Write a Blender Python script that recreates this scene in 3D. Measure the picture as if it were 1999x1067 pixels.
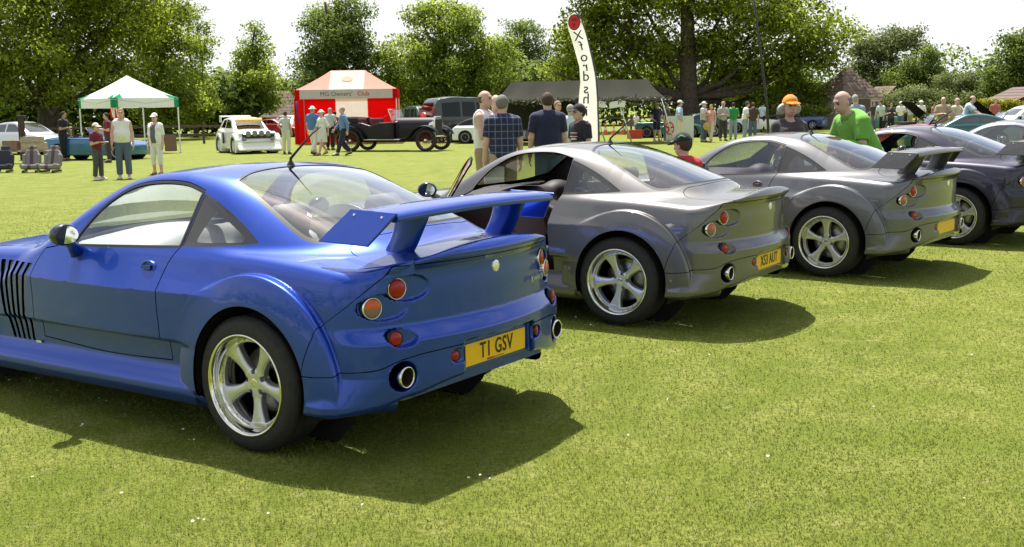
import bpy, bmesh, math, random
import numpy as np
from mathutils import Matrix, Vector
for _o in list(bpy.data.objects): bpy.data.objects.remove(_o)
R = math.radians
scene = bpy.context.scene
COL = scene.collection
random.seed(5); rng = np.random.default_rng(5)
# ---------------------------------------------------------------- camera
CAM_H, CAM_PITCH, CAM_ROLL, CAM_F = 1.6248, 0.14641, 0.016217, 2180.0
_cd = bpy.data.cameras.new('camera'); cam = bpy.data.objects.new('camera', _cd); COL.objects.link(cam)
_cd.sensor_fit = 'HORIZONTAL'; _cd.sensor_width = 36; _cd.lens = 36*CAM_F/1999; _cd.clip_end = 3000; _cd.clip_start = .05
cam.matrix_world = Matrix.Translation((0, 0, CAM_H)) @ Matrix.Rotation(math.pi/2-CAM_PITCH, 4, 'X') @ Matrix.Rotation(-CAM_ROLL, 4, 'Z')
scene.camera = cam
# ---------------------------------------------------------------- sky and sun
SUN_TO = Vector((-.12, .44, 1.0)).normalized()
SUN_EL = math.asin(SUN_TO.z); SUN_AZ = math.atan2(SUN_TO.x, SUN_TO.y)
world = bpy.data.worlds.new('World'); scene.world = world; world.use_nodes = True
_n = world.node_tree.nodes; _l = world.node_tree.links; _n.clear()
_sky = _n.new('ShaderNodeTexSky'); _sky.sky_type = 'NISHITA'; _sky.sun_disc = False
_sky.sun_elevation = SUN_EL; _sky.sun_rotation = SUN_AZ
_sky.air_density = 1.0; _sky.dust_density = 3.0; _sky.ozone_density = 1.0; _sky.altitude = 80
_tc = _n.new('ShaderNodeTexCoord'); _mp = _n.new('ShaderNodeMapping'); _mp.inputs['Scale'].default_value = (1.0, 1.0, 3.2)
_l.new(_tc.outputs['Generated'], _mp.inputs['Vector'])
_nz = _n.new('ShaderNodeTexNoise'); _nz.inputs['Scale'].default_value = 2.1; _nz.inputs['Detail'].default_value = 7; _nz.inputs['Roughness'].default_value = .58
_l.new(_mp.outputs[0], _nz.inputs['Vector'])
_rp = _n.new('ShaderNodeValToRGB'); _rp.color_ramp.elements[0].position = .40; _rp.color_ramp.elements[1].position = .62
_l.new(_nz.outputs['Fac'], _rp.inputs[0])
_hz = _n.new('ShaderNodeSeparateXYZ'); _l.new(_tc.outputs['Generated'], _hz.inputs[0])
_hr = _n.new('ShaderNodeMapRange'); _hr.inputs[1].default_value = .05; _hr.inputs[2].default_value = .5; _hr.inputs[3].default_value = 1.0; _hr.inputs[4].default_value = .0
_l.new(_hz.outputs['Z'], _hr.inputs[0])
_mxm = _n.new('ShaderNodeMath'); _mxm.operation = 'MAXIMUM'; _l.new(_rp.outputs[0], _mxm.inputs[0]); _l.new(_hr.outputs[0], _mxm.inputs[1])
_mx = _n.new('ShaderNodeMix'); _mx.data_type = 'RGBA'; _l.new(_mxm.outputs[0], _mx.inputs[0]); _l.new(_sky.outputs[0], _mx.inputs[6])
_mx.inputs[7].default_value = (7.0, 7.1, 7.2, 1)       # sunlit thin cloud and summer haze
_bg = _n.new('ShaderNodeBackground'); _bg.inputs['Strength'].default_value = .085
_ow = _n.new('ShaderNodeOutputWorld'); _l.new(_mx.outputs[2], _bg.inputs[0]); _l.new(_bg.outputs[0], _ow.inputs[0])
_sd = bpy.data.lights.new('sun', 'SUN'); _sd.energy = 5.0; _sd.angle = R(.55); _sd.color = (1, .955, .88)
sun = bpy.data.objects.new('sun', _sd); COL.objects.link(sun); sun.rotation_euler = SUN_TO.to_track_quat('Z', 'Y').to_euler(); sun.location = (-20, 35, 80)
scene.view_settings.view_transform = 'Standard'; scene.view_settings.look = 'None'; scene.view_settings.exposure = .88; scene.view_settings.gamma = 1
scene.cycles.max_bounces = 8; scene.cycles.transparent_max_bounces = 24; scene.cycles.use_denoising = True
scene.cycles.caustics_reflective = False; scene.cycles.caustics_refractive = False
# ---------------------------------------------------------------- helpers: implicit surfaces, splitting, mesh building
def smax(a, b, k):
    h = np.clip(.5 + .5*(a-b)/k, 0, 1)
    return b + (a-b)*h + k*h*(1-h)
def smin(a, b, k): return -smax(-a, -b, k)
def table(pts, n=400):
    """smooth curve through (x, value) pairs, returned as a fast lookup"""
    p = np.array(pts, float); x, y = p[:, 0], p[:, 1]
    d = np.diff(y)/np.diff(x); m = np.zeros(len(x))
    m[1:-1] = (d[:-1]*np.diff(x)[1:] + d[1:]*np.diff(x)[:-1])/(x[2:]-x[:-2]); m[0] = d[0]; m[-1] = d[-1]
    X = np.linspace(x[0], x[-1], n); i = np.clip(np.searchsorted(x, X)-1, 0, len(x)-2)
    h = (x[1:]-x[:-1])[i]; t = (X-x[i])/h
    Y = (2*t**3-3*t**2+1)*y[i]+(t**3-2*t**2+t)*h*m[i]+(-2*t**3+3*t**2)*y[i+1]+(t**3-t**2)*h*m[i+1]
    return lambda q: np.interp(q, X, Y)
def smooth_poly(pts, per=8, sharp=()):
    """closed Catmull-Rom outline; corners listed in sharp stay corners"""
    P = np.array(pts, float); n = len(P); out = []
    for i in range(n):
        a, b, c, d = P[i-1], P[i], P[(i+1) % n], P[(i+2) % n]
        m0 = (c-a)*.5 if i not in sharp else (c-b)*.7
        m1 = (d-b)*.5 if (i+1) % n not in sharp else (c-b)*.7
        L = np.linalg.norm(c-b)
        for m in (m0, m1):
            l = np.linalg.norm(m)
            if l > L: m *= L/l
        for t in np.arange(per)/per:
            out.append((2*t**3-3*t**2+1)*b+(t**3-2*t**2+t)*m0+(-2*t**3+3*t**2)*c+(t**3-t**2)*m1)
    return np.array(out)
def poly_sd(Q, poly):
    """signed distance of 2-D points to a closed outline, negative inside"""
    Q = np.asarray(Q, float); lo, hi = poly.min(0)-.06, poly.max(0)+.06
    near = np.all((Q > lo) & (Q < hi), 1); out = np.full(len(Q), .06)
    q = Q[near]
    if not len(q): return out
    d2 = np.full(len(q), 1e9); ins = np.zeros(len(q), bool)
    for i in range(len(poly)):
        a, b = poly[i-1], poly[i]; e = b-a; w = q-a
        t = np.clip((w@e)/max(e@e, 1e-12), 0, 1); r = w-t[:, None]*e
        d2 = np.minimum(d2, (r*r).sum(1))
        if a[1] != b[1]:
            c = ((a[1] > q[:, 1]) != (b[1] > q[:, 1])) & (q[:, 0] < (b[0]-a[0])*(q[:, 1]-a[1])/(b[1]-a[1])+a[0])
            ins ^= c
    out[near] = np.sqrt(d2)*np.where(ins, -1, 1)
    return out
def grad(F, P, e=1e-3):
    g = np.empty_like(P)
    for k in range(3):
        d = np.zeros(3); d[k] = e
        g[:, k] = (F(P+d)-F(P-d))/(2*e)
    return g
class Surf:
    def __init__(s, V, N, T): s.V, s.N, s.T = V, N, T
    def split(s, fun, gap=0.):
        """(inside, outside) along fun(V) = 0; a gap leaves a slot that wide between the two"""
        if gap: return s.split(lambda V: fun(V)+gap/2)[0], s.split(lambda V: fun(V)-gap/2)[1]
        f = np.asarray(fun(s.V), float); f = np.where(np.abs(f) < 1e-7, 1e-7, f)
        neg = f < 0; tn = neg[s.T]; c = tn.sum(1)
        ins, outs = [s.T[c == 3]], [s.T[c == 0]]
        V, N = s.V, s.N
        mix = s.T[(c == 1) | (c == 2)]
        if len(mix):
            single_neg = neg[mix].sum(1) == 1
            lone = np.where(single_neg[:, None], neg[mix], ~neg[mix]).argmax(1)
            r = np.arange(len(mix))
            a, b, d = mix[r, lone], mix[r, (lone+1) % 3], mix[r, (lone+2) % 3]
            E = np.sort(np.concatenate([np.stack([a, b], 1), np.stack([a, d], 1)]), 1)
            U, inv = np.unique(E, axis=0, return_inverse=True); inv = inv.ravel()
            p, q = V[U[:, 0]], V[U[:, 1]]; f0, f1 = f[U[:, 0]], f[U[:, 1]]
            lo, hi = np.zeros(len(U)), np.ones(len(U)); t = f0/(f0-f1)
            for _ in range(3):
                fm = np.asarray(fun(p+(q-p)*t[:, None]), float); same = (fm < 0) == (f0 < 0)
                lo = np.where(same, t, lo); f0 = np.where(same, fm, f0); hi = np.where(same, hi, t); f1 = np.where(same, f1, fm)
                t = np.clip(lo+(hi-lo)*f0/np.where(np.abs(f0-f1) < 1e-12, 1e-12, f0-f1), 0, 1)
            nv = p+(q-p)*t[:, None]; nn = N[U[:, 0]]*(1-t)[:, None]+N[U[:, 1]]*t[:, None]
            nn /= np.linalg.norm(nn, axis=1)[:, None]+1e-12
            k = len(V); V = np.concatenate([V, nv]); N = np.concatenate([N, nn])
            m = len(mix); ab, ad = k+inv[:m], k+inv[m:]
            one = np.stack([a, ab, ad], 1); two = np.concatenate([np.stack([ab, b, d], 1), np.stack([ab, d, ad], 1)])
            s2 = np.concatenate([single_neg, single_neg])
            ins += [one[single_neg], two[~s2]]; outs += [one[~single_neg], two[s2]]
        return Surf(V, N, np.concatenate(ins)).clean(), Surf(V, N, np.concatenate(outs)).clean()
    def clean(s):
        if not len(s.T): return Surf(np.zeros((0, 3)), np.zeros((0, 3)), np.zeros((0, 3), int))
        u, inv = np.unique(s.T, return_inverse=True)
        return Surf(s.V[u], s.N[u], inv.reshape(-1, 3))
    def border(s):
        E = np.concatenate([s.T[:, [0, 1]], s.T[:, [1, 2]], s.T[:, [2, 0]]])
        key = np.sort(E, 1); _, idx, cnt = np.unique(key, axis=0, return_index=True, return_counts=True)
        return E[idx[cnt == 1]]
    def lip(s, depth, direction=None):
        """turn every open edge inwards so that the sheet shows a thickness"""
        B = s.border()
        if not len(B): return s
        u, inv = np.unique(B, return_inverse=True); inv = inv.reshape(-1, 2)
        D = -s.N[u] if direction is None else np.tile(np.array(direction, float), (len(u), 1))
        top = s.V[u]; bot = top+D*depth; k = len(s.V)
        e = s.V[B[:, 1]]-s.V[B[:, 0]]; sd = np.cross(e, D[inv[:, 0]]) ; nrm = np.zeros((len(u), 3))
        for j in range(2): np.add.at(nrm, inv[:, j], sd)
        nrm /= np.linalg.norm(nrm, axis=1)[:, None]+1e-12
        V = np.concatenate([s.V, top, bot]); N = np.concatenate([s.N, nrm, nrm]); n = len(u)
        a, b = inv[:, 0], inv[:, 1]
        T = np.concatenate([s.T, np.stack([k+b, k+a, k+n+a], 1), np.stack([k+b, k+n+a, k+n+b], 1)])
        return Surf(V, N, T)
    def moved(s, d): return Surf(s.V+s.N*d, s.N, s.T)
    def xf(s, M):
        M = np.array(M); R = M[:3, :3]
        Nn = s.N@np.linalg.inv(R); Nn /= np.linalg.norm(Nn, axis=1)[:, None]+1e-12
        return Surf(s.V@R.T+M[:3, 3], Nn, s.T if np.linalg.det(R) > 0 else s.T[:, ::-1])
def join(*ss):
    V, N, T, k = [], [], [], 0
    for s in ss:
        if s is None or not len(s.T): continue
        V.append(s.V); N.append(s.N); T.append(s.T+k); k += len(s.V)
    return Surf(np.concatenate(V), np.concatenate(N), np.concatenate(T))
def isosurf(F, lo, hi, h, half=False, steps=3, e=1e-3):
    """dual contouring of F = 0, projected on to the surface, with its own normals; half: F even in y, y >= 0 computed and mirrored"""
    ax = [np.arange(lo[k], hi[k]+h, h) for k in range(3)]
    if half: ax[1] = np.arange(-h/2, hi[1]+h, h)
    nx, ny, nz = map(len, ax)
    b = 4; nb = [(n+b-1)//b for n in (nx, ny, nz)]
    cc = [np.array([ax[k][0]+(i*b+b/2)*h for i in range(nb[k])]) for k in range(3)]
    PC = np.stack(np.meshgrid(*cc, indexing='ij'), -1).reshape(-1, 3); fc = F(PC).reshape(nb)
    near = np.abs(fc) < 1.25*(b*h*.87+h)
    G = np.where(fc < 0, -1., 1.).astype(np.float32).repeat(b, 0).repeat(b, 1).repeat(b, 2)[:nx, :ny, :nz].copy()
    need = near.repeat(b, 0).repeat(b, 1).repeat(b, 2)[:nx, :ny, :nz]
    idx = np.argwhere(need)
    for i in range(0, len(idx), 400000):
        q = idx[i:i+400000]; P = np.stack([ax[k][q[:, k]] for k in range(3)], 1)
        G[q[:, 0], q[:, 1], q[:, 2]] = F(P)
    S = G < 0
    C = np.zeros((nx-1, ny-1, nz-1), np.int8)
    for a in (0, 1):
        for b in (0, 1):
            for c in (0, 1): C += S[a:nx-1+a, b:ny-1+b, c:nz-1+c]
    act = (C > 0) & (C < 8); ids = np.full(C.shape, -1, np.int64); I = np.argwhere(act); ids[act] = np.arange(len(I))
    acc = np.zeros((len(I), 3)); cnt = np.zeros(len(I))
    cor = [(a, b, c) for a in (0, 1) for b in (0, 1) for c in (0, 1)]
    for u in cor:
        for v in cor:
            dd = [v[k]-u[k] for k in range(3)]
            if sum(dd) != 1 or min(dd) < 0: continue
            g0 = G[I[:, 0]+u[0], I[:, 1]+u[1], I[:, 2]+u[2]]; g1 = G[I[:, 0]+v[0], I[:, 1]+v[1], I[:, 2]+v[2]]
            m = (g0 < 0) != (g1 < 0); t = np.where(m, g0/np.where(m, g0-g1, 1), 0)
            acc[m] += (np.array(u)+np.array(dd)*t[:, None])[m]; cnt[m] += 1
    V = (I+acc/cnt[:, None])*h+np.array([ax[0][0], ax[1][0], ax[2][0]])
    Q = []
    for k in range(3):
        sl = [slice(None)]*3; s0, s1 = sl.copy(), sl.copy(); s0[k] = slice(0, -1); s1[k] = slice(1, None)
        A, B = S[tuple(s0)], S[tuple(s1)]; i, j = [q for q in range(3) if q != k]
        e_ = np.argwhere(A != B)
        e_ = e_[(e_[:, i] > 0) & (e_[:, j] > 0) & (e_[:, i] < G.shape[i]-1) & (e_[:, j] < G.shape[j]-1)]
        def cell(di, dj):
            c = e_.copy(); c[:, i] += di; c[:, j] += dj
            return ids[c[:, 0], c[:, 1], c[:, 2]]
        q = np.stack([cell(-1, -1), cell(0, -1), cell(0, 0), cell(-1, 0)], 1)
        flip = A[e_[:, 0], e_[:, 1], e_[:, 2]] ^ (k == 1)
        Q.append(np.where(flip[:, None], q, q[:, ::-1]))
    Q = np.concatenate(Q); Q = Q[(Q >= 0).all(1)]
    for _ in range(steps):
        f = F(V); g = grad(F, V, e); st = (f/np.maximum((g*g).sum(1), .2))[:, None]*g
        l = np.linalg.norm(st, axis=1)[:, None]; V = V-st*np.minimum(1, h*.7/np.maximum(l, 1e-9))
        if half: V[np.abs(V[:, 1]) < h*.3, 1] = np.where(ids is None, 0, V[np.abs(V[:, 1]) < h*.3, 1])
    if half:
        seam = np.argwhere(act)[:, 1] == 0; V[seam, 1] = 0
    g = grad(F, V, e)
    if half: g[seam, 1] = 0
    N = g/(np.linalg.norm(g, axis=1)[:, None]+1e-12)
    a = np.linalg.norm(V[Q[:, 0]]-V[Q[:, 2]], axis=1); b = np.linalg.norm(V[Q[:, 1]]-V[Q[:, 3]], axis=1)
    T = np.concatenate([np.where((a <= b)[:, None], Q[:, [0, 1, 2]], Q[:, [0, 1, 3]]), np.where((a <= b)[:, None], Q[:, [0, 2, 3]], Q[:, [1, 2, 3]])])
    if half:
        n = len(V); other = np.where(seam, np.arange(n), n+np.arange(n))
        V = np.concatenate([V, V*[1, -1, 1]]); N = np.concatenate([N, N*[1, -1, 1]]); T = np.concatenate([T, other[T][:, ::-1]])
    return Surf(V, N, T).clean()
# ---------------------------------------------------------------- objects and materials
def mesh_of(s, name='m', smooth=True):
    me = bpy.data.meshes.new(name); V, T = s.V, s.T
    me.vertices.add(len(V)); me.vertices.foreach_set('co', np.asarray(V, np.float32).ravel())
    me.loops.add(len(T)*3); me.loops.foreach_set('vertex_index', np.asarray(T, np.int32).ravel())
    me.polygons.add(len(T)); me.polygons.foreach_set('loop_start', np.arange(0, len(T)*3, 3, dtype=np.int32))
    me.polygons.foreach_set('loop_total', np.full(len(T), 3, np.int32))
    me.update(calc_edges=True)
    if smooth and s.N is not None:
        me.polygons.foreach_set('use_smooth', np.ones(len(T), bool))
        me.normals_split_custom_set_from_vertices(np.asarray(s.N, np.float32).tolist())
    return me
def put(name, me, mats, parent=None, mw=None):
    o = bpy.data.objects.new(name, me); COL.objects.link(o)
    for m in (mats if isinstance(mats, (list, tuple)) else [mats]):
        if m is not None and me is not None: me.materials.append(m)
    if parent is not None: o.parent = parent
    if mw is not None: o.matrix_local = mw if parent is not None else mw
    return o
def tag(o, label, cat, group=None, kind=None):
    if label: o['label'] = label
    if cat: o['category'] = cat
    if group: o['group'] = group
    if kind: o['kind'] = kind
    return o
def thing(name, label, cat, loc=(0, 0, 0), rz=0, group=None):
    o = bpy.data.objects.new(name, None); COL.objects.link(o); o.empty_display_size = .2
    o.location = loc; o.rotation_euler = (0, 0, rz)
    return tag(o, label, cat, group)
def copy_tree(o, parent=None):
    c = o.copy(); COL.objects.link(c)
    if parent is not None:
        c.parent = parent; c.matrix_parent_inverse = o.matrix_parent_inverse.copy()
    for ch in o.children: copy_tree(ch, c)
    return c
class MB:
    """collects boxes, tubes, lathes and prisms in one mesh"""
    def __init__(s): s.v, s.f, s.m, s.sm = [], [], [], []
    def add(s, vs, fs, mi=0, smooth=False):
        k = len(s.v); s.v += [tuple(map(float, v)) for v in vs]
        for f in fs: s.f.append([k+i for i in f]); s.m.append(mi); s.sm.append(smooth)
        return s
    def box(s, c, d, mi=0, rot=None, taper=1.):
        P = []
        for z in (-1, 1):
            t = 1 if z < 0 else taper
            for x, y in ((-1, -1), (1, -1), (1, 1), (-1, 1)): P.append(Vector((x*d[0]/2*t, y*d[1]/2*t, z*d[2]/2)))
        if rot is not None: P = [rot @ p for p in P]
        return s.add([p+Vector(c) for p in P], [(3, 2, 1, 0), (4, 5, 6, 7), (0, 1, 5, 4), (1, 2, 6, 5), (2, 3, 7, 6), (3, 0, 4, 7)], mi)
    def tube(s, pts, r, n=8, mi=0, smooth=True, caps=True):
        pts = [Vector(p) for p in pts]; rs = r if isinstance(r, (list, tuple)) else [r]*len(pts); rings = []; ref = None
        for i, p in enumerate(pts):
            t = (pts[min(i+1, len(pts)-1)]-pts[max(i-1, 0)]).normalized()
            if ref is None or abs(t.dot(ref)) > .98: ref = Vector((0, 0, 1)) if abs(t.z) < .9 else Vector((1, 0, 0))
            a = t.cross(ref).normalized(); b = t.cross(a); ref = a.cross(t)
            rings.append([p+(a*math.cos(q)+b*math.sin(q))*rs[i] for q in [2*math.pi*k/n for k in range(n)]])
        k = len(s.v); s.add([v for g in rings for v in g], [])
        for i in range(len(pts)-1):
            for j in range(n):
                s.f.append([k+i*n+j, k+i*n+(j+1) % n, k+(i+1)*n+(j+1) % n, k+(i+1)*n+j][::-1]); s.m.append(mi); s.sm.append(smooth)
        if caps:
            s.f.append([k+j for j in range(n)]); s.m.append(mi); s.sm.append(False)
            q = k+(len(pts)-1)*n; s.f.append([q+j for j in range(n)][::-1]); s.m.append(mi); s.sm.append(False)
        return s
    def lathe(s, prof, n=24, mi=0, smooth=True, axis='z', M=None, close=False):
        """prof: (radius, height) pairs; axis the pairs turn about"""
        k = len(s.v); vs = []
        for r, h in prof:
            for j in range(n):
                q = 2*math.pi*j/n; p = (r*math.cos(q), r*math.sin(q), h)
                if axis == 'y': p = (p[0], p[2], -p[1])
                if axis == 'x': p = (p[2], p[0], p[1])
                vs.append(Vector(p) if M is None else M @ Vector(p))
        s.add(vs, [])
        m = len(prof)
        for i in range(m if close else m-1):
            for j in range(n):
                a, b = i*n, ((i+1) % m)*n
                s.f.append([k+a+j, k+a+(j+1) % n, k+b+(j+1) % n, k+b+j]); s.m.append(mi); s.sm.append(smooth)
        return s
    def prism(s, poly, a, b, axis='y', mi=0, smooth=False):
        """outline in the two other axes, swept from a to b along axis"""
        n = len(poly)
        def p3(q, h): return {'y': (q[0], h, q[1]), 'x': (h, q[0], q[1]), 'z': (q[0], q[1], h)}[axis]
        vs = [p3(q, a) for q in poly]+[p3(q, b) for q in poly]
        fs = [list(range(n)), list(range(n, 2*n))[::-1]]+[[(i+1) % n, i, n+i, n+(i+1) % n] for i in range(n)]
        return s.add(vs, fs, mi, smooth)
    def sheet(s, grid, mi=0, smooth=True):
        """grid[i][j] of points"""
        n, m = len(grid), len(grid[0]); k = len(s.v); s.add([p for row in grid for p in row], [])
        for i in range(n-1):
            for j in range(m-1): s.f.append([k+i*m+j, k+(i+1)*m+j, k+(i+1)*m+j+1, k+i*m+j+1]); s.m.append(mi); s.sm.append(smooth)
        return s
    def mesh(s, name='m', recalc=True, bevel=0, seg=2):
        me = bpy.data.meshes.new(name); me.from_pydata(s.v, [], s.f)
        me.polygons.foreach_set('material_index', s.m); me.polygons.foreach_set('use_smooth', s.sm)
        if recalc or bevel:
            bm = bmesh.new(); bm.from_mesh(me)
            if recalc: bmesh.ops.recalc_face_normals(bm, faces=bm.faces)
            if bevel:
                es = [e for e in bm.edges if len(e.link_faces) == 2 and e.calc_face_angle(0) > .5]
                bmesh.ops.bevel(bm, geom=es, offset=bevel, segments=seg, affect='EDGES', profile=.6, clamp_overlap=True)
            bm.to_mesh(me); bm.free()
        me.update(); return me
    def build(s, name, mats, parent=None, bevel=0, mw=None, recalc=True):
        return put(name, s.mesh(name, recalc, bevel), mats, parent, mw)
def text_mesh(txt, size, depth=.002, bold=0., shear=0., space=1.):
    c = bpy.data.curves.new('lettering', 'FONT'); c.body = txt; c.size = size; c.extrude = depth; c.offset = bold; c.shear = shear
    c.align_x = 'CENTER'; c.align_y = 'CENTER'; c.resolution_u = 3; c.space_character = space
    o = bpy.data.objects.new('lettering', c); COL.objects.link(o)
    dg = bpy.context.evaluated_depsgraph_get(); me = bpy.data.meshes.new_from_object(o.evaluated_get(dg)); me.materials.clear()
    bpy.data.objects.remove(o); bpy.data.curves.remove(c)
    return me
def disc_prof(r, dome, n=6): return [(r*math.sin(math.pi/2*i/n)+1e-4, dome*math.cos(math.pi/2*i/n)) for i in range(n+1)]
def frame_to(c, nrm, up=(0, 0, 1)):
    z = Vector(nrm).normalized(); x = Vector(up).cross(z).normalized(); y = z.cross(x)
    return Matrix(((x.x, y.x, z.x, c[0]), (x.y, y.y, z.y, c[1]), (x.z, y.z, z.z, c[2]), (0, 0, 0, 1)))
_mats = {}
def mat(name, col=(.5, .5, .5), rough=.6, metal=0., spec=.5, coat=0., noise=None, trans=0., alpha=1., emit=None, bump=None, sheen=0., coat_rough=.03):
    """principled material; noise = (scale, amount[, second colour]) breaks up the base colour, bump = (scale, strength)"""
    if name in _mats: return _mats[name]
    m = bpy.data.materials.new(name); m.use_nodes = True; nt = m.node_tree; b = nt.nodes['Principled BSDF']
    c4 = (*col, 1); b.inputs['Base Color'].default_value = c4; b.inputs['Roughness'].default_value = rough; b.inputs['Metallic'].default_value = metal
    b.inputs['Specular IOR Level'].default_value = spec; b.inputs['Coat Weight'].default_value = coat; b.inputs['Coat Roughness'].default_value = coat_rough
    b.inputs['Transmission Weight'].default_value = trans; b.inputs['Alpha'].default_value = alpha; b.inputs['Sheen Weight'].default_value = sheen
    if emit: b.inputs['Emission Color'].default_value = (*emit[:3], 1); b.inputs['Emission Strength'].default_value = emit[3]
    if noise or bump:
        tc = nt.nodes.new('ShaderNodeTexCoord')
    if noise:
        nz = nt.nodes.new('ShaderNodeTexNoise'); nz.inputs['Scale'].default_value = noise[0]; nz.inputs['Detail'].default_value = 6; nz.inputs['Roughness'].default_value = .62
        nt.links.new(tc.outputs['Object'], nz.inputs['Vector'])
        mx = nt.nodes.new('ShaderNodeMix'); mx.data_type = 'RGBA'; a = noise[1]
        c2 = noise[2] if len(noise) > 2 else tuple(min(1, x*(1+a)) for x in col)
        mx.inputs[6].default_value = (*(tuple(x*(1-a) for x in col) if len(noise) < 3 else col), 1); mx.inputs[7].default_value = (*c2, 1)
        rp = nt.nodes.new('ShaderNodeMapRange'); rp.inputs[1].default_value = .35; rp.inputs[2].default_value = .65
        nt.links.new(nz.outputs['Fac'], rp.inputs[0]); nt.links.new(rp.outputs[0], mx.inputs[0]); nt.links.new(mx.outputs[2], b.inputs['Base Color'])
    if bump:
        n2 = nt.nodes.new('ShaderNodeTexNoise'); n2.inputs['Scale'].default_value = bump[0]; n2.inputs['Detail'].default_value = 5
        nt.links.new(tc.outputs['Object'], n2.inputs['Vector']); bp = nt.nodes.new('ShaderNodeBump'); bp.inputs['Strength'].default_value = bump[1]; bp.inputs['Distance'].default_value = .02
        nt.links.new(n2.outputs['Fac'], bp.inputs['Height']); nt.links.new(bp.outputs[0], b.inputs['Normal'])
    _mats[name] = m; return m
def glass_mat(name, tint=(.8, .86, .84), rough=.0, refl=1.):
    """thin automotive glass: a tinted see-through sheet with a mirror reflection that grows at grazing angles"""
    if name in _mats: return _mats[name]
    m = bpy.data.materials.new(name); m.use_nodes = True; nt = m.node_tree; nt.nodes.clear()
    t = nt.nodes.new('ShaderNodeBsdfTransparent'); t.inputs[0].default_value = (*tint, 1)
    g = nt.nodes.new('ShaderNodeBsdfGlossy'); g.inputs['Roughness'].default_value = rough; g.inputs[0].default_value = (.95, .97, 1, 1)
    fr = nt.nodes.new('ShaderNodeFresnel'); ge = nt.nodes.new('ShaderNodeNewGeometry')
    io = nt.nodes.new('ShaderNodeMapRange'); io.inputs[3].default_value = 1.52; io.inputs[4].default_value = 1/1.52      # a thin sheet reflects alike from both sides
    nt.links.new(ge.outputs['Backfacing'], io.inputs[0]); nt.links.new(io.outputs[0], fr.inputs[0])
    mm = nt.nodes.new('ShaderNodeMath'); mm.operation = 'MULTIPLY_ADD'; mm.inputs[1].default_value = 2.0*refl; mm.inputs[2].default_value = .03*refl; mm.use_clamp = True
    nt.links.new(fr.outputs[0], mm.inputs[0])
    mx = nt.nodes.new('ShaderNodeMixShader'); nt.links.new(mm.outputs[0], mx.inputs[0]); nt.links.new(t.outputs[0], mx.inputs[1]); nt.links.new(g.outputs[0], mx.inputs[2])
    o = nt.nodes.new('ShaderNodeOutputMaterial'); nt.links.new(mx.outputs[0], o.inputs[0])
    _mats[name] = m; return m
def paint(name, col, metal=.35, flake=.0, rough=.32):
    """car lacquer: pigmented metallic base under a clear coat with a faint orange peel"""
    if name in _mats: return _mats[name]
    m = mat(name, col, rough=rough, metal=metal, spec=.5, coat=.8, coat_rough=.008); nt = m.node_tree; b = nt.nodes['Principled BSDF']
    tc = nt.nodes.new('ShaderNodeTexCoord'); nz = nt.nodes.new('ShaderNodeTexNoise'); nz.inputs['Scale'].default_value = 900; nt.links.new(tc.outputs['Object'], nz.inputs['Vector'])
    hs = nt.nodes.new('ShaderNodeHueSaturation'); hs.inputs['Color'].default_value = (*col, 1)
    mr = nt.nodes.new('ShaderNodeMapRange'); mr.inputs[3].default_value = .75; mr.inputs[4].default_value = 1.3; nt.links.new(nz.outputs['Fac'], mr.inputs[0]); nt.links.new(mr.outputs[0], hs.inputs['Value'])
    nt.links.new(hs.outputs[0], b.inputs['Base Color'])
    n2 = nt.nodes.new('ShaderNodeTexNoise'); n2.inputs['Scale'].default_value = 6; n2.inputs['Detail'].default_value = 2; nt.links.new(tc.outputs['Object'], n2.inputs['Vector'])
    bp = nt.nodes.new('ShaderNodeBump'); bp.inputs['Strength'].default_value = .015; bp.inputs['Distance'].default_value = .05
    nt.links.new(n2.outputs['Fac'], bp.inputs['Height']); nt.links.new(bp.outputs[0], b.inputs['Coat Normal'])
    return m
# ---------------------------------------------------------------- where a point of the photograph meets the ground (metres)
def ray_dir(u, v):
    x = (u-999.5)/CAM_F; y = -(v-533.5)/CAM_F; cr, sr = math.cos(CAM_ROLL), math.sin(CAM_ROLL)
    X = x*cr+y*sr; up = -x*sr+y*cr; c, s = math.cos(CAM_PITCH), math.sin(CAM_PITCH)
    return Vector((X, c+up*s, -s+up*c))
def gp(u, v):
    d = ray_dir(u, v); return Vector((0, 0, CAM_H))+d*(-CAM_H/d.z)
def at(u, v, Y):
    d = ray_dir(u, v); return Vector((0, 0, CAM_H))+d*(Y/d.y)
def gx(u, Y): p = at(u, 215, Y); return (p.x, Y)
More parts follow.
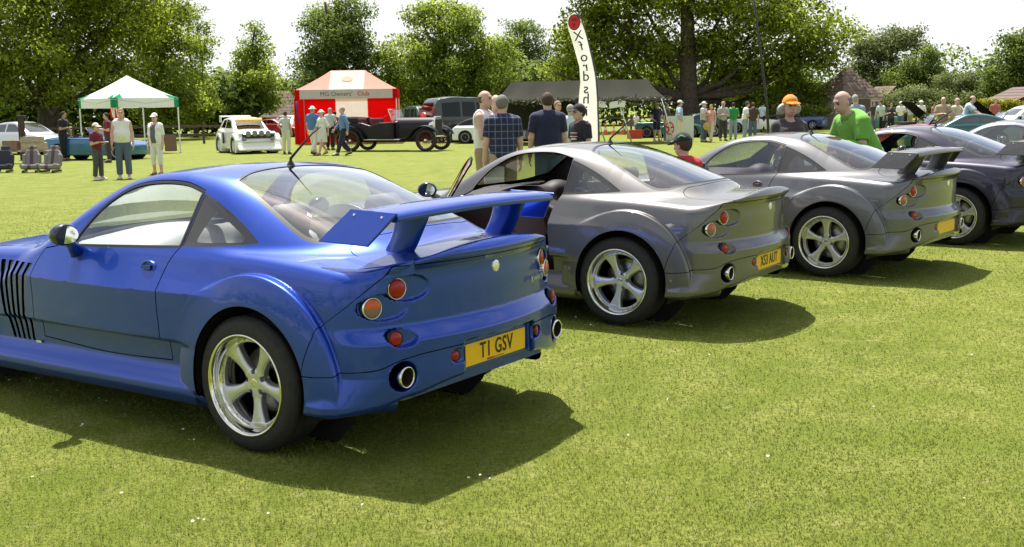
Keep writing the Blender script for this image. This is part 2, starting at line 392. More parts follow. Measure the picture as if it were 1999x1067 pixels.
# ---------------------------------------------------------------- lawn
def lawn_material():
    m = bpy.data.materials.new('lawn'); m.use_nodes = True; nt = m.node_tree; b = nt.nodes['Principled BSDF']; b.inputs['Roughness'].default_value = .85; b.inputs['Specular IOR Level'].default_value = .15
    tc = nt.nodes.new('ShaderNodeTexCoord')
    def nz(sc, det=6, rough=.6):
        n = nt.nodes.new('ShaderNodeTexNoise'); n.inputs['Scale'].default_value = sc; n.inputs['Detail'].default_value = det; n.inputs['Roughness'].default_value = rough; nt.links.new(tc.outputs['Object'], n.inputs['Vector']); return n.outputs['Fac']
    def mix(f, a, c):
        x = nt.nodes.new('ShaderNodeMix'); x.data_type = 'RGBA'
        nt.links.new(f, x.inputs[0])
        for i, q in ((6, a), (7, c)):
            if isinstance(q, tuple): x.inputs[i].default_value = (*q, 1)
            else: nt.links.new(q, x.inputs[i])
        return x.outputs[2]
    def rng_(f, a, c):
        r = nt.nodes.new('ShaderNodeMapRange'); r.inputs[1].default_value = a; r.inputs[2].default_value = c; nt.links.new(f, r.inputs[0]); return r.outputs[0]
    c = mix(rng_(nz(.35, 5), .35, .65), (.136,.182,.019), (.200,.230,.032))
    c = mix(rng_(nz(2.2, 6), .42, .68), c, (.275,.285,.070))
    c = mix(rng_(nz(38, 4), .42, .62), c, (.125,.160,.022))
    c = mix(rng_(nz(9, 5), .60, .75), c, (.31,.29,.12))
    nt.links.new(c, b.inputs['Base Color'])
    bp = nt.nodes.new('ShaderNodeBump'); bp.inputs['Strength'].default_value = .8; bp.inputs['Distance'].default_value = .03; nt.links.new(nz(60, 5, .7), bp.inputs['Height']); nt.links.new(bp.outputs[0], b.inputs['Normal'])
    return m
g = MB(); xs = [-900,-300,-120,-60]+list(range(-50,51,4))+[60,120,300,900]; ys = [-40,0]+list(range(2,60,3))+[70,90,120,160,220,300,500,900,1600]
def lawn_z(x, y): return .012*math.sin(x*.9+y*.4)*math.cos(y*.7) if 2 < y < 50 and abs(x) < 45 else 0.
g.sheet([[(x, y, lawn_z(x, y)-.006) for x in xs] for y in ys])
tag(g.build('lawn', lawn_material(), recalc=False), 'mown grass lawn of the show field', None, kind='structure')
def blades(n, y0, y1, hgt, wid, seed):
    """blade density falls with distance while blades widen, so that the cover thins out evenly"""
    r = np.random.default_rng(seed); q = r.random(n); y = (y0**-.6+(y1**-.6-y0**-.6)*q)**(-1/.6); e = r.random(n)*2-1; x = np.sign(e)*np.where(np.abs(e) < .84, np.abs(e)/.84*(y*.49+.5), (y*.49+.5)+((np.abs(e)-.84)/.16)**1.6*(y*.35+3.)); p = np.stack([x, y, np.zeros(n)], 1)
    a = r.random(n)*2*math.pi; f = np.clip((y1-y)/(y1*.45), .15, 1); ln = hgt*(.5+r.random(n)*.8)*f; w = wid*(.6+.8*r.random(n))*(y/y0)**.9*f; t = r.random(n)*2*math.pi; tl = ln*(.35+.8*r.random(n))
    d = np.stack([np.cos(a), np.sin(a), 0*a], 1)*w[:, None]/2; up = np.stack([np.cos(t)*tl, np.sin(t)*tl, ln], 1)
    return np.stack([p-d, p+d, p+up], 1).reshape(-1, 3)
def leaf_material(name, c0, c1, trans=.35, rough=.55, hue=.0):
    m = bpy.data.materials.new(name); m.use_nodes = True; nt = m.node_tree; nt.nodes.clear()
    ge = nt.nodes.new('ShaderNodeNewGeometry'); rp = nt.nodes.new('ShaderNodeMix'); rp.data_type = 'RGBA'; rp.inputs[6].default_value = (*c0, 1); rp.inputs[7].default_value = (*c1, 1)
    nt.links.new(ge.outputs['Random Per Island'], rp.inputs[0])
    tc = nt.nodes.new('ShaderNodeTexCoord'); n = nt.nodes.new('ShaderNodeTexNoise'); n.inputs['Scale'].default_value = .55; n.inputs['Detail'].default_value = 3; nt.links.new(tc.outputs['Object'], n.inputs['Vector'])
    hs = nt.nodes.new('ShaderNodeHueSaturation'); mr = nt.nodes.new('ShaderNodeMapRange'); mr.inputs[1].default_value = .3; mr.inputs[2].default_value = .7; mr.inputs[3].default_value = .75; mr.inputs[4].default_value = 1.25
    nt.links.new(n.outputs['Fac'], mr.inputs[0]); nt.links.new(mr.outputs[0], hs.inputs['Value']); nt.links.new(rp.outputs[2], hs.inputs['Color'])
    d = nt.nodes.new('ShaderNodeBsdfPrincipled'); d.inputs['Roughness'].default_value = rough; d.inputs['Specular IOR Level'].default_value = .25; nt.links.new(hs.outputs[0], d.inputs['Base Color'])
    t = nt.nodes.new('ShaderNodeBsdfTranslucent'); nt.links.new(hs.outputs[0], t.inputs[0])
    mx = nt.nodes.new('ShaderNodeMixShader'); mx.inputs[0].default_value = trans; nt.links.new(d.outputs[0], mx.inputs[1]); nt.links.new(t.outputs[0], mx.inputs[2])
    o = nt.nodes.new('ShaderNodeOutputMaterial'); nt.links.new(mx.outputs[0], o.inputs[0]); return m
def raw_mesh(name, V, k):
    """V: k vertices for each separate face"""
    me = bpy.data.meshes.new(name); n = len(V)//k; me.vertices.add(len(V)); me.vertices.foreach_set('co', V.astype(np.float32).ravel())
    me.loops.add(len(V)); me.loops.foreach_set('vertex_index', np.arange(len(V), dtype=np.int32)); me.polygons.add(n)
    me.polygons.foreach_set('loop_start', np.arange(0, len(V), k, dtype=np.int32)); me.polygons.foreach_set('loop_total', np.full(n, k, np.int32)); me.update(calc_edges=True); return me
V = blades(330000, 3.0, 30., .0115, .0034, 1)
tag(put('grass', raw_mesh('grass', V, 3), leaf_material('grass_blade', (.130,.178,.018), (.265,.290,.062), .35, .6)), 'short mown grass blades covering the lawn', 'grass', kind='stuff')
# daisies: white heads with yellow eyes scattered where the photograph shows them
dv = MB(); r_ = random.Random(3)
spots = [(60,750),(75,748),(20,752),(110,772),(190,787),(215,790),(240,800),(258,795),(375,870),(362,850),(395,1022),(378,1025),(232,978),(63,945),(912,948),(930,938),(948,944),(160,838),(1128,613),(1120,625),(1155,641),(1165,637),(905,737),(930,745),(1470,545),(1480,550),(1492,540),(1520,548),(1450,548),(1700,800),(1310,790),(1900,700),(1870,980),(1230,860),(700,1000),(520,1010),(1500,900),(1630,655),(1390,700)]
for u, v in spots:
    p = gp(u, v)
    for k in range(r_.choice((1, 1, 2))):
        c = p+Vector((r_.uniform(-.02,.02), r_.uniform(-.03,.03), .028)); M = frame_to(c, (r_.uniform(-.4,.4), r_.uniform(-.6,.1), 1)); rad = r_.uniform(.0045,.0075)
        for q in range(9):
            a = 2*math.pi*q/9; dv.add([M @ Vector((rad*.25*math.cos(a-.2), rad*.25*math.sin(a-.2), 0)), M @ Vector((rad*math.cos(a-.25), rad*math.sin(a-.25), .002)), M @ Vector((rad*math.cos(a+.25), rad*math.sin(a+.25), .002)), M @ Vector((rad*.25*math.cos(a+.2), rad*.25*math.sin(a+.2), 0))], [(0,1,2,3)])
        dv.lathe([(.0001,.003),(rad*.3,.0015)], 6, 1, True, 'z', M)
tag(dv.build('daisies', [mat('daisy_petal', (.80,.80,.78), .7), mat('daisy_eye', (.75,.50,.03), .7)]), 'tiny white daisies and petals scattered in the grass', 'daisies', kind='stuff')
# ---------------------------------------------------------------- trees
BARK = mat('bark', (.075,.058,.042), .95, noise=(5,.4), bump=(12,.8))
LEAF = dict(oak=leaf_material('leaf_oak', (.140,.195,.018), (.420,.500,.050), .6), dark=leaf_material('leaf_dark', (.095,.148,.030), (.270,.345,.065), .55), fresh=leaf_material('leaf_fresh', (.155,.230,.026), (.440,.530,.075), .6),
    grey=leaf_material('leaf_grey', (.100,.140,.045), (.280,.325,.105), .5), conifer=leaf_material('leaf_conifer', (.045,.080,.028), (.170,.225,.075), .4), yellow=leaf_material('leaf_yellow', (.22,.24,.02), (.55,.52,.05), .45))
def leaves_mesh(lobes, n, size, seed, shell=.55, flat=.0, sub=34):
    """lobes: (centre, radii); leaves gather in sprays near each lobe's skin and take part of the spray's orientation"""
    r = np.random.default_rng(seed); vol = np.array([rr[0]*rr[1]*rr[2] for _, rr in lobes])**.67; cnt = (n*vol/vol.sum()).astype(int); out, nor = [], []
    for (c, rr), k in zip(lobes, cnt):
        ns = max(4, k//sub); d = r.normal(size=(ns, 3)); d /= np.linalg.norm(d, axis=1)[:, None]
        bump = 1+.26*np.sin(d[:, 0]*5+seed)*np.sin(d[:, 1]*6+1.3*seed)*np.cos(d[:, 2]*5)+.10*r.normal(size=ns)
        rad = np.where(r.random(ns) < .82, shell+(1.05-shell)*r.random(ns)**.5, r.random(ns)*shell)*bump
        sc = np.array(c)+d*rad[:, None]*np.array(rr); i = r.integers(0, ns, k); off = np.clip(r.normal(size=(k, 3)), -1.5, 1.5)*np.array([2.1,2.1,1.2])*size; p = sc[i]+off
        nn = r.normal(size=(k, 3))+np.array([0,0,.6])+d[i]*.5; nn /= np.linalg.norm(nn, axis=1)[:, None]
        a = np.cross(nn, r.normal(size=(k, 3))); a /= np.linalg.norm(a, axis=1)[:, None]; b = np.cross(nn, a)
        s = size*(.5+.8*r.random(k))[:, None]; bend = nn*s*.25
        out.append(np.stack([p-a*s*.6, p-b*s*.34+bend, p+a*s*.6, p+b*s*.34+bend], 1).reshape(-1, 3))
        sn = d[i]*.35+off/size*.30+np.array([0,0,.30])+nn*.45; sn /= np.linalg.norm(sn, axis=1)[:, None]; nor.append(np.repeat(sn, 4, 0))
    me = raw_mesh('crown', np.concatenate(out), 4); me.polygons.foreach_set('use_smooth', np.ones(len(me.polygons), bool)); me.normals_split_custom_set_from_vertices(np.concatenate(nor).astype(np.float32).tolist()); return me
def limb_mesh(base, top, lobes, r0, seed, wig=.25):
    r = random.Random(seed); b = MB(); base = Vector(base); top = Vector(top); n = 7; pts = []
    for i in range(n): pts.append(base.lerp(top, i/(n-1))+Vector((r.uniform(-wig,wig), r.uniform(-wig,wig), 0))*(i/(n-1)))
    b.tube(pts, [r0*(1.25 if i == 0 else 1)*(1-.72*i/(n-1)) for i in range(n)], 10)
    for c, rr in lobes:
        c = Vector(c); k = min(n-2, max(1, int(n*max(.15, min(.75, (c.z-base.z)/max(.1, top.z-base.z)*.62))))); s = pts[k]; m = s.lerp(c, .5)+Vector((r.uniform(-.3,.3), r.uniform(-.3,.3), -.12*(c-s).length)); rb = r0*.42*(1-.5*k/n)
        b.tube([s, m, c], [rb, rb*.6, rb*.18], 6)
        for q in range(3):
            e = c+Vector((r.uniform(-1,1)*rr[0], r.uniform(-1,1)*rr[1], r.uniform(-.4,1)*rr[2]))*.75; b.tube([m.lerp(c, .3+.25*q), m.lerp(e, .7), e], [rb*.4, rb*.25, rb*.07], 5)
    return b
def tree(name, label, u, Y, lob, trunk=.35, n=14000, size=.28, leaf='oak', seed=1, top=None, shell=.55, cat='tree', group='trees around the show field', sub=34, trunk_u=None):
    """lob: lobes as (u, v, radius px across, radius px high, depth shift m)"""
    s = CAM_F/Y; root_xy = gx(trunk_u or u, Y); r = random.Random(seed); L = []
    for q in lob:
        lu, lv, ru, rv, dz = q; p = at(lu, lv, Y+dz); L.append(((p.x-root_xy[0], p.y-root_xy[1], p.z), (ru/s, ru/s*.95, rv/s)))
    sat = []
    for c, rr in L:
        for q in range(2):
            a = r.uniform(0, 2*math.pi); e = r.uniform(-.3, 1.1); f = r.uniform(.28, .42); sat.append(((c[0]+rr[0]*.95*math.cos(a)*math.cos(e), c[1]+rr[1]*.95*math.sin(a)*math.cos(e), max(rr[2]*f, c[2]+rr[2]*.95*math.sin(e))), tuple(x*f for x in rr)))
    L = [(c, tuple(x*.86 for x in rr)) for c, rr in L]+sat
    root = thing(name, label, cat, (*root_xy, 0), 0, group)
    zt = top or max(c[2] for c, _ in L)
    limb_mesh((0, 0, -.1), (r.uniform(-.3,.3), r.uniform(-.3,.3), zt), L[:len(lob)], trunk, seed).build('trunk', BARK, root)
    put('crown', leaves_mesh(L, int(n*1.2), size*.80, seed, shell, sub=sub), LEAF[leaf], root)
    return root
def rand_lobes(u, v, ru, rv, k, seed, dz=1.5, lo=.38, hi=.6):
    r = random.Random(seed); out = [(u, v, ru*.62, rv*.62, 0)]
    for i in range(k):
        a = 2*math.pi*i/k+r.uniform(-.3,.3); q = r.uniform(.55,.72); f = r.uniform(lo, hi); out.append((u+ru*q*math.cos(a), v+rv*q*math.sin(a), ru*f, rv*f*.85, r.uniform(-dz, dz)))
    return out
TREES = [
 ('oak_tree', 'huge leafy oak filling the upper corner behind the green and white gazebo', 95, 68, [(-60,40,150,120,0),(60,20,130,110,-2),(170,30,120,95,1),(30,120,110,70,-3),(230,60,95,80,2),(120,125,100,45,-3),(-20,170,80,50,-2),(260,10,90,70,0),(110,-90,200,110,0),(0,-60,180,110,2),(215,125,70,45,-1),(125,190,38,16,-5)], dict(trunk=.65, n=46000, size=.27, leaf='oak', seed=3)),
 ('tree', 'tall fresh green tree between the gazebo and the pale sky gap', 325, 74, [(325,60,55,60,0),(345,120,60,60,1),(305,30,55,50,0),(300,160,65,55,-2),(365,190,55,45,1),(325,215,65,40,-2),(290,90,50,60,2),(385,215,35,30,0)], dict(trunk=.3, n=20000, size=.22, leaf='fresh', seed=5)),
 ('birch_tree', 'thin sparse tree with open top standing against the sky', 380, 80, [(375,25,22,26,0),(392,55,20,22,0),(378,90,24,26,1),(396,112,16,14,0),(380,150,26,30,0),(372,200,26,40,0)], dict(trunk=.16, n=3600, size=.20, leaf='fresh', seed=7, shell=.2)),
 ('conifer_tree', 'upright young tree with dark stem near the barn', 499, 86, [(498,58,14,22,0),(500,95,32,28,0),(497,130,46,32,1),(506,160,54,32,-1),(480,170,42,30,0),(520,195,38,24,0),(490,205,45,24,1)], dict(trunk=.22, n=12000, size=.22, leaf='fresh', seed=9, shell=.3)),
 ('conifer_tree', 'small blackish conifer beside the young upright tree', 441, 88, [(440,150,10,14,0),(440,175,20,20,0),(441,200,28,22,0),(441,225,34,22,0)], dict(trunk=.15, n=6000, size=.2, leaf='conifer', seed=11)),
 ('tree', 'dense tree rising behind the red and white tent', 650, 92, [(650,70,62,55,0),(690,30,38,34,0),(625,40,36,34,1),(655,120,80,55,0),(610,130,45,45,1),(705,110,36,60,-1),(640,180,75,45,0),(700,190,40,40,1),(668,10,24,20,0)], dict(trunk=.4, n=22000, size=.26, leaf='dark', seed=13)),
 ('tree', 'broad spreading tree right of the red and white tent', 865, 92, [(860,55,72,50,0),(820,30,38,28,0),(905,45,42,34,1),(800,105,58,48,-1),(762,150,40,55,0),(900,110,70,45,1),(955,110,50,40,2),(850,150,95,50,-1),(960,165,55,40,0),(800,190,75,40,1),(900,200,90,35,0)], dict(trunk=.5, n=34000, size=.26, leaf='fresh', seed=15)),
 ('tree', 'darker far tree behind the camouflage tent', 1030, 112, [(1030,85,42,40,0),(1000,120,40,40,1),(1060,130,40,50,0),(1030,160,70,40,0),(985,180,40,30,0)], dict(trunk=.35, n=14000, size=.28, leaf='dark', seed=17)),
 ('oak_tree', 'huge oak with thick trunk behind the crowd', 1345, 76, [(1345,-80,230,120,0),(1180,20,75,45,-1),(1240,-10,110,70,1),(1130,95,62,50,-2),(1200,110,85,55,0),(1110,140,55,35,-3),(1420,10,120,80,0),(1530,10,90,70,1),(1490,90,95,60,-1),(1590,70,80,60,0),(1400,100,70,45,2),(1280,90,80,55,1),(1600,105,50,45,-1),(1515,140,70,35,0),(1230,175,60,25,2),(1450,160,60,35,3),(1290,150,60,35,3),(1410,160,70,30,2),(1500,175,60,25,2),(1170,60,70,40,0)], dict(trunk=.72, n=56000, size=.29, leaf='oak', seed=19)),
 ('tree', 'loose spreading tree above the tiled roof house', 1735, 104, [(1735,85,48,34,0),(1770,75,34,24,0),(1700,95,40,34,1),(1680,130,40,40,0),(1740,140,60,40,0),(1790,95,22,18,0),(1690,170,45,30,-1)], dict(trunk=.38, n=14000, size=.27, leaf='grey', seed=21, shell=.35)),
 ('tree', 'round dark green tree between the house and the sky gap', 1795, 94, [(1795,135,40,34,0),(1815,160,34,30,0),(1770,160,34,30,0),(1795,180,52,26,0)], dict(trunk=.3, n=13000, size=.22, leaf='dark', seed=23)),
 ('tree', 'large tree cut by the edge beside the maroon barn', 1995, 84, [(1990,110,45,40,0),(2025,90,50,45,0),(1965,160,42,32,0),(2010,160,60,45,0),(2050,140,60,50,1)], dict(trunk=.4, n=15000, size=.24, leaf='dark', seed=25)),
 ('conifer_tree', 'slim cypress left of the large edge tree', 1938, 96, [(1940,130,10,16,0),(1938,155,16,22,0),(1938,180,20,22,0)], dict(trunk=.14, n=3500, size=.18, leaf='conifer', seed=27)),
 ('shrub', 'bright loose shrub in front of the tiled roof house', 1560, 76, [(1530,190,48,26,0),(1570,175,44,26,1),(1610,190,34,24,0),(1500,205,34,20,0),(1550,215,60,20,-1)], dict(trunk=.12, n=14000, size=.18, leaf='fresh', seed=29, cat='shrub', group='shrubs along the boundary')),
 ('shrub', 'grey green bush in front of the small red gable', 1770, 82, [(1740,195,40,20,0),(1790,190,45,24,1),(1830,195,40,22,0),(1765,212,70,16,0)], dict(trunk=.1, n=10000, size=.18, leaf='grey', seed=31, cat='shrub', group='shrubs along the boundary')),
 ('shrub', 'pale feathery bush left of the maroon barn', 1890, 88, [(1860,170,36,26,0),(1900,165,40,28,1),(1930,180,34,22,0),(1880,195,60,20,0)], dict(trunk=.1, n=10000, size=.2, leaf='grey', seed=33, shell=.3, cat='shrub', group='shrubs along the boundary')),
 ('shrub', 'yellow leaved rounded shrub nearer the maroon barn', 1925, 60, [(1932,204,16,9,0),(1946,206,13,8,0)], dict(trunk=.06, n=2600, size=.11, leaf='yellow', seed=35, cat='shrub', group='shrubs along the boundary')),
 ('shrub', 'second yellow shrub cut off by the picture edge', 1965, 60, [(1966,205,12,8,0),(1977,207,11,7,0)], dict(trunk=.06, n=1900, size=.11, leaf='yellow', seed=37, cat='shrub', group='shrubs along the boundary')),
]
for nm, lb, u, Y, lob, kw in TREES: tree(nm, lb, u, Y, lob, **kw)
def hedge(label, u0, u1, Y, h, leaf, n, seed, thick=2.2):
    a, b = gx(u0, Y), gx(u1, Y); L = b[0]-a[0]; r = random.Random(seed); lob = []; k = max(3, int(L/ (h*.8)))
    for i in range(k+1): lob.append(((L*i/k-L/2, r.uniform(-.5,.5), h*r.uniform(.42,.5)), (L/k*.75, thick*.6, h*r.uniform(.45,.62))))
    root = thing('hedge', label, 'hedge', ((a[0]+b[0])/2, Y, 0), 0, 'hedges along the boundary')
    w = MB()
    for c, rr in lob: w.tube([(c[0], c[1], 0), (c[0]+.1, c[1], h*.6)], [.06,.02], 5)
    w.build('stems', BARK, root); root.children[0]['kind'] = 'stuff'
    put('foliage', leaves_mesh(lob, int(n*.65), .42, seed, .3), LEAF[leaf], root)
hedge('dark tall hedge behind the blue roadster and gazebo', -120, 400, 84, 5.2, 'dark', 26000, 41, 3)
hedge('shaded hedge behind the barn and young tree', 385, 600, 118, 5.5, 'dark', 10000, 42)
hedge('deep green hedge behind the vintage tourer', 560, 1000, 106, 5.0, 'dark', 18000, 43, 3)
hedge('dark hedge under the huge oak behind the crowd', 960, 1500, 104, 6.2, 'dark', 24000, 44, 3)
hedge('hedge running behind the house on the far side', 1470, 2080, 120, 6.5, 'dark', 20000, 45, 3)
# ---------------------------------------------------------------- fence: posts and rails
FWOOD = mat('fence_wood', (.085,.065,.05), .9, noise=(8,.35), bump=(20,.6))
def fence(label, u0, u1, Y):
    a, b = gx(u0, Y), gx(u1, Y); L = b[0]-a[0]; n = max(1, round(L/2.4)); root = thing('fence', label, 'fence', (a[0], Y, 0), 0, 'post and rail fences')
    pm = MB().box((0,0,.58), (.12,.10,1.16), taper=.9).mesh('post', True, .01); pm.materials.append(FWOOD); rm = MB().box((L/n/2,0,0), (L/n+.06,.05,.12)).mesh('rail', True, .008); rm.materials.append(FWOOD)
    for i in range(n+1):
        o = put('post', pm, None, root); o.location = (L*i/n, 0, 0)
        if i < n:
            for zq in (.50, .95): o = put('rail', rm, None, root); o.location = (L*i/n, -.075, zq)
fence('brown post and rail fence behind the gazebo', -30, 480, 62)
fence('post and rail fence glimpsed under the camouflage tent and behind the crowd', 1150, 1560, 70)
# ---------------------------------------------------------------- buildings
def tiled(name, c, amt=.25): return mat(name, c, .95, noise=(3,amt), bump=(30,.5), spec=.08)
def roof_rows(parent, quads, m, rows):
    """courses of tiles: each course is a thin overlapping strip of its own on the slope"""
    for q in quads:
        A_, B_, C_, D_ = [Vector(p) for p in q]; nrm = (B_-A_).cross(D_-A_).normalized()
        if nrm.z < 0: nrm = -nrm
        for i in range(rows):
            t0, t1 = i/rows, min(1, (i+1.15)/rows); P = [A_.lerp(D_, t0), B_.lerp(C_, t0), B_.lerp(C_, t1), A_.lerp(D_, t1)]
            b = MB(); up = [P[0]+nrm*.026, P[1]+nrm*.026, P[2]+nrm*.008, P[3]+nrm*.008]; b.add(up+[p-nrm*.02 for p in P], [(0,1,2,3), (0,1,5,4), (1,2,6,5), (3,0,4,7)]); b.build('tile_course', m, parent)
def house(name, label, u, Y, w, d, eave, ridge, ridge_len, wallm, roofm, yaw=0, rows=7, windows=(), door=None, gable=False):
    x, y = gx(u, Y); root = thing(name, label, 'building', (x, y, 0), yaw)
    W2, D2, rl = w/2, d/2, ridge_len/2
    b = MB(); b.box((0,0,eave/2), (w*.94, d*.94, eave))
    if gable:
        for s in (1, -1): b.add([(-w*.47, s*d*.47, eave), (w*.47, s*d*.47, eave), (0, s*d*.47, ridge-.1)], [(0,1,2)]) if gable == 'y' else b.add([(s*w*.47, -d*.47, eave), (s*w*.47, d*.47, eave), (s*w*.47, 0, ridge-.1)], [(0,1,2)])
    b.build('wall', wallm, root)
    if gable == 'y': q = [[(-W2,-D2,eave-.1),(-W2,D2,eave-.1),(0,D2,ridge),(0,-D2,ridge)], [(W2,-D2,eave-.1),(W2,D2,eave-.1),(0,D2,ridge),(0,-D2,ridge)]]
    else:
        e = W2 if gable else rl
        q = [[(-W2,-D2,eave-.1),(W2,-D2,eave-.1),(e,0,ridge),(-e,0,ridge)], [(W2,D2,eave-.1),(-W2,D2,eave-.1),(-e,0,ridge),(e,0,ridge)]]
        if not gable: q += [[(W2,-D2,eave-.1),(W2,D2,eave-.1),(e,0,ridge),(e,0,ridge)], [(-W2,D2,eave-.1),(-W2,-D2,eave-.1),(-e,0,ridge),(-e,0,ridge)]]
    b = MB()
    for a in q: b.add(a, [(0,1,2,3)])
    o = b.build('roof', roofm, root); roof_rows(o, q[:1]+q[2:] if not gable else q, roofm, rows)
    for wx, wz, ww, wh in windows:
        b = MB(); b.box((wx, -d*.47-.02, wz), (ww, .06, wh)); f = b.build('window', mat('window_white', (.55,.52,.46), .6), root); b = MB(); b.box((wx, -d*.47-.055, wz), (ww*.84, .03, wh*.86)); b.build('pane', mat('window_dark', (.03,.035,.04), .1), f)
    if door: b = MB(); b.box((door[0], -d*.47-.03, door[2]/2), (door[1], .08, door[2])); b.build('door', mat('barn_door', (.10,.06,.04), .8, noise=(6,.2)), root)
    return root
brownt = tiled('brown_tile', (.15,.115,.095)); redt = tiled('red_brown_tile', (.17,.125,.105)); maroon = mat('maroon_boards', (.085,.022,.022), .8, noise=(5,.2)); plast = mat('cream_render', (.42,.36,.27), .9, noise=(4,.15)); stain = mat('dark_boards', (.075,.06,.048), .9, noise=(4,.25))
house('barn', 'long low barn with brown hipped tile roof beside the red and white tent', 520, 100, 7.2, 7, 1.3, 3.5, 4.2, stain, brownt, R(6), 8, windows=((-2.2,.8,.8,.6),(1.6,.8,.8,.6)), door=(0,1.6,1.2))
house('shed', 'low shed with pale flat roof left of the barn', 490, 104, 3.6, 4, 2.1, 2.75, 3.2, stain, mat('pale_felt', (.62,.60,.56), .8, noise=(3,.1)), 0, 3, windows=((-.8,1.3,.7,.6),))
house('house', 'cottage with steep brown tiled roof behind the balding man in green', 1652, 76, 3.4, 3.4, 2.12, 3.85, .8, plast, redt, R(24), 9, windows=((-.9,1.3,.9,1.0),(1.1,1.3,.9,1.0)), door=(0.1,.9,1.9))
house('outbuilding', 'small red gabled outbuilding right of the cottage', 1728, 92, 2.6, 3.4, 1.9, 2.95, 2, maroon, redt, R(10), 6, gable='y', windows=((0,1.3,.7,.6),))
house('barn', 'maroon boarded barn at the far edge of the field', 2008, 66, 4.4, 5, 1.5, 2.42, 3, maroon, mat('brown_felt', (.13,.09,.08), .9, noise=(3,.2)), R(-3), 6, gable='y', windows=((-.9,1.2,.8,.7),(.9,1.2,.8,.7)))

# the far side of the field behind the photographer, as the paintwork mirrors it: a belt of trees
lob = []; r_ = random.Random(77)
for k in range(46):
    a = math.pi*(1.02+.96*k/45); rad = r_.uniform(42, 60); hh = r_.uniform(3.5, 7.5); lob.append(((rad*math.cos(a), rad*math.sin(a)+6, hh*.55), (3.6, 3.2, hh*.62)))
tag(put('woods', leaves_mesh(lob, 16000, .55, 78, .3), LEAF['fresh']), 'belt of trees closing the field behind the photographer', 'woods', kind='stuff')
# ---------------------------------------------------------------- the sports coupe: x forward from the rear axle, z up, even in y
WB = 2.66
_deck = table([(-1.1,.90),(-.93,.955),(-.87,1.0),(-.80,.995),(-.6,.985),(-.3,.99),(0,.995),(.5,.985),(1.0,.965),(1.5,.95),(1.8,.94),(2.2,.92),(2.6,.865),(3.0,.77),(3.3,.63),(3.45,.50),(3.8,.2)])
_crown = table([(-1.1,.07),(-.87,.06),(-.5,.045),(0,.03),(.6,.02),(1.4,.03),(2.0,.035),(2.6,.03),(3.2,.06),(3.8,.1)])
_W = table([(-1.1,.78),(-.86,.825),(-.6,.855),(-.3,.862),(0,.865),(.5,.868),(1.0,.865),(1.5,.865),(2.0,.87),(2.66,.875),(3.0,.865),(3.3,.84),(3.8,.8)])
_sec = table([(.0,-.07),(.12,-.045),(.20,-.02),(.35,-.004),(.5,0),(.65,-.004),(.8,-.018),(.9,-.042),(1.0,-.085),(1.2,-.2)])
_sill = table([(.0,-.03),(.15,.010),(.18,.040),(.20,.050),(.258,.056),(.268,.053),(.28,.045),(.335,.003),(.345,-.003),(.36,-.008),(.40,-.010),(.5,-.004),(.6,0),(1.4,0)])
_rear = table([(.0,.12),(.2,.03),(.28,-.02),(.35,-.034),(.5,-.036),(.565,-.037),(.577,-.037),(.586,-.033),(.594,-.026),(.636,.012),(.644,.017),(.654,.019),(.67,.019),(.8,.017),(.88,.018),(.892,.017),(.900,.012),(.946,-.036),(.956,-.043),(1.0,-.040),(1.2,0)], 1600)
_front = table([(.0,-.3),(.15,-.08),(.25,-.0),(.4,.02),(.55,0),(.65,-.05),(.8,-.25),(1.2,-1.)])
_roof = table([(3.2,.2),(2.4,.62),(2.0,.86),(1.85,.945),(1.6,1.095),(1.4,1.205),(1.2,1.288),(1.0,1.330),(.8,1.342),(.6,1.338),(.4,1.318),(.2,1.272),(.0,1.206),(-.2,1.13),(-.4,1.05),(-.6,.952),(-.8,.85),(-1.4,.5)][::-1])
_cabW = table([(-1.2,.40),(-.6,.52),(-.3,.63),(0,.715),(.3,.775),(.6,.805),(1.0,.82),(1.4,.815),(1.8,.79),(2.4,.7)])
_tum = table([(-1.2,.75),(0,.72),(.5,.62),(1.0,.60),(1.5,.58),(2.4,.58)])
_under = table([(0,.372),(.28,.368),(.42,.35),(.56,.318),(.65,.305),(.76,.27),(.9,.245),(1.2,.24)])
ARCH = ((-.035, .345, .378), (WB, .345, .375))
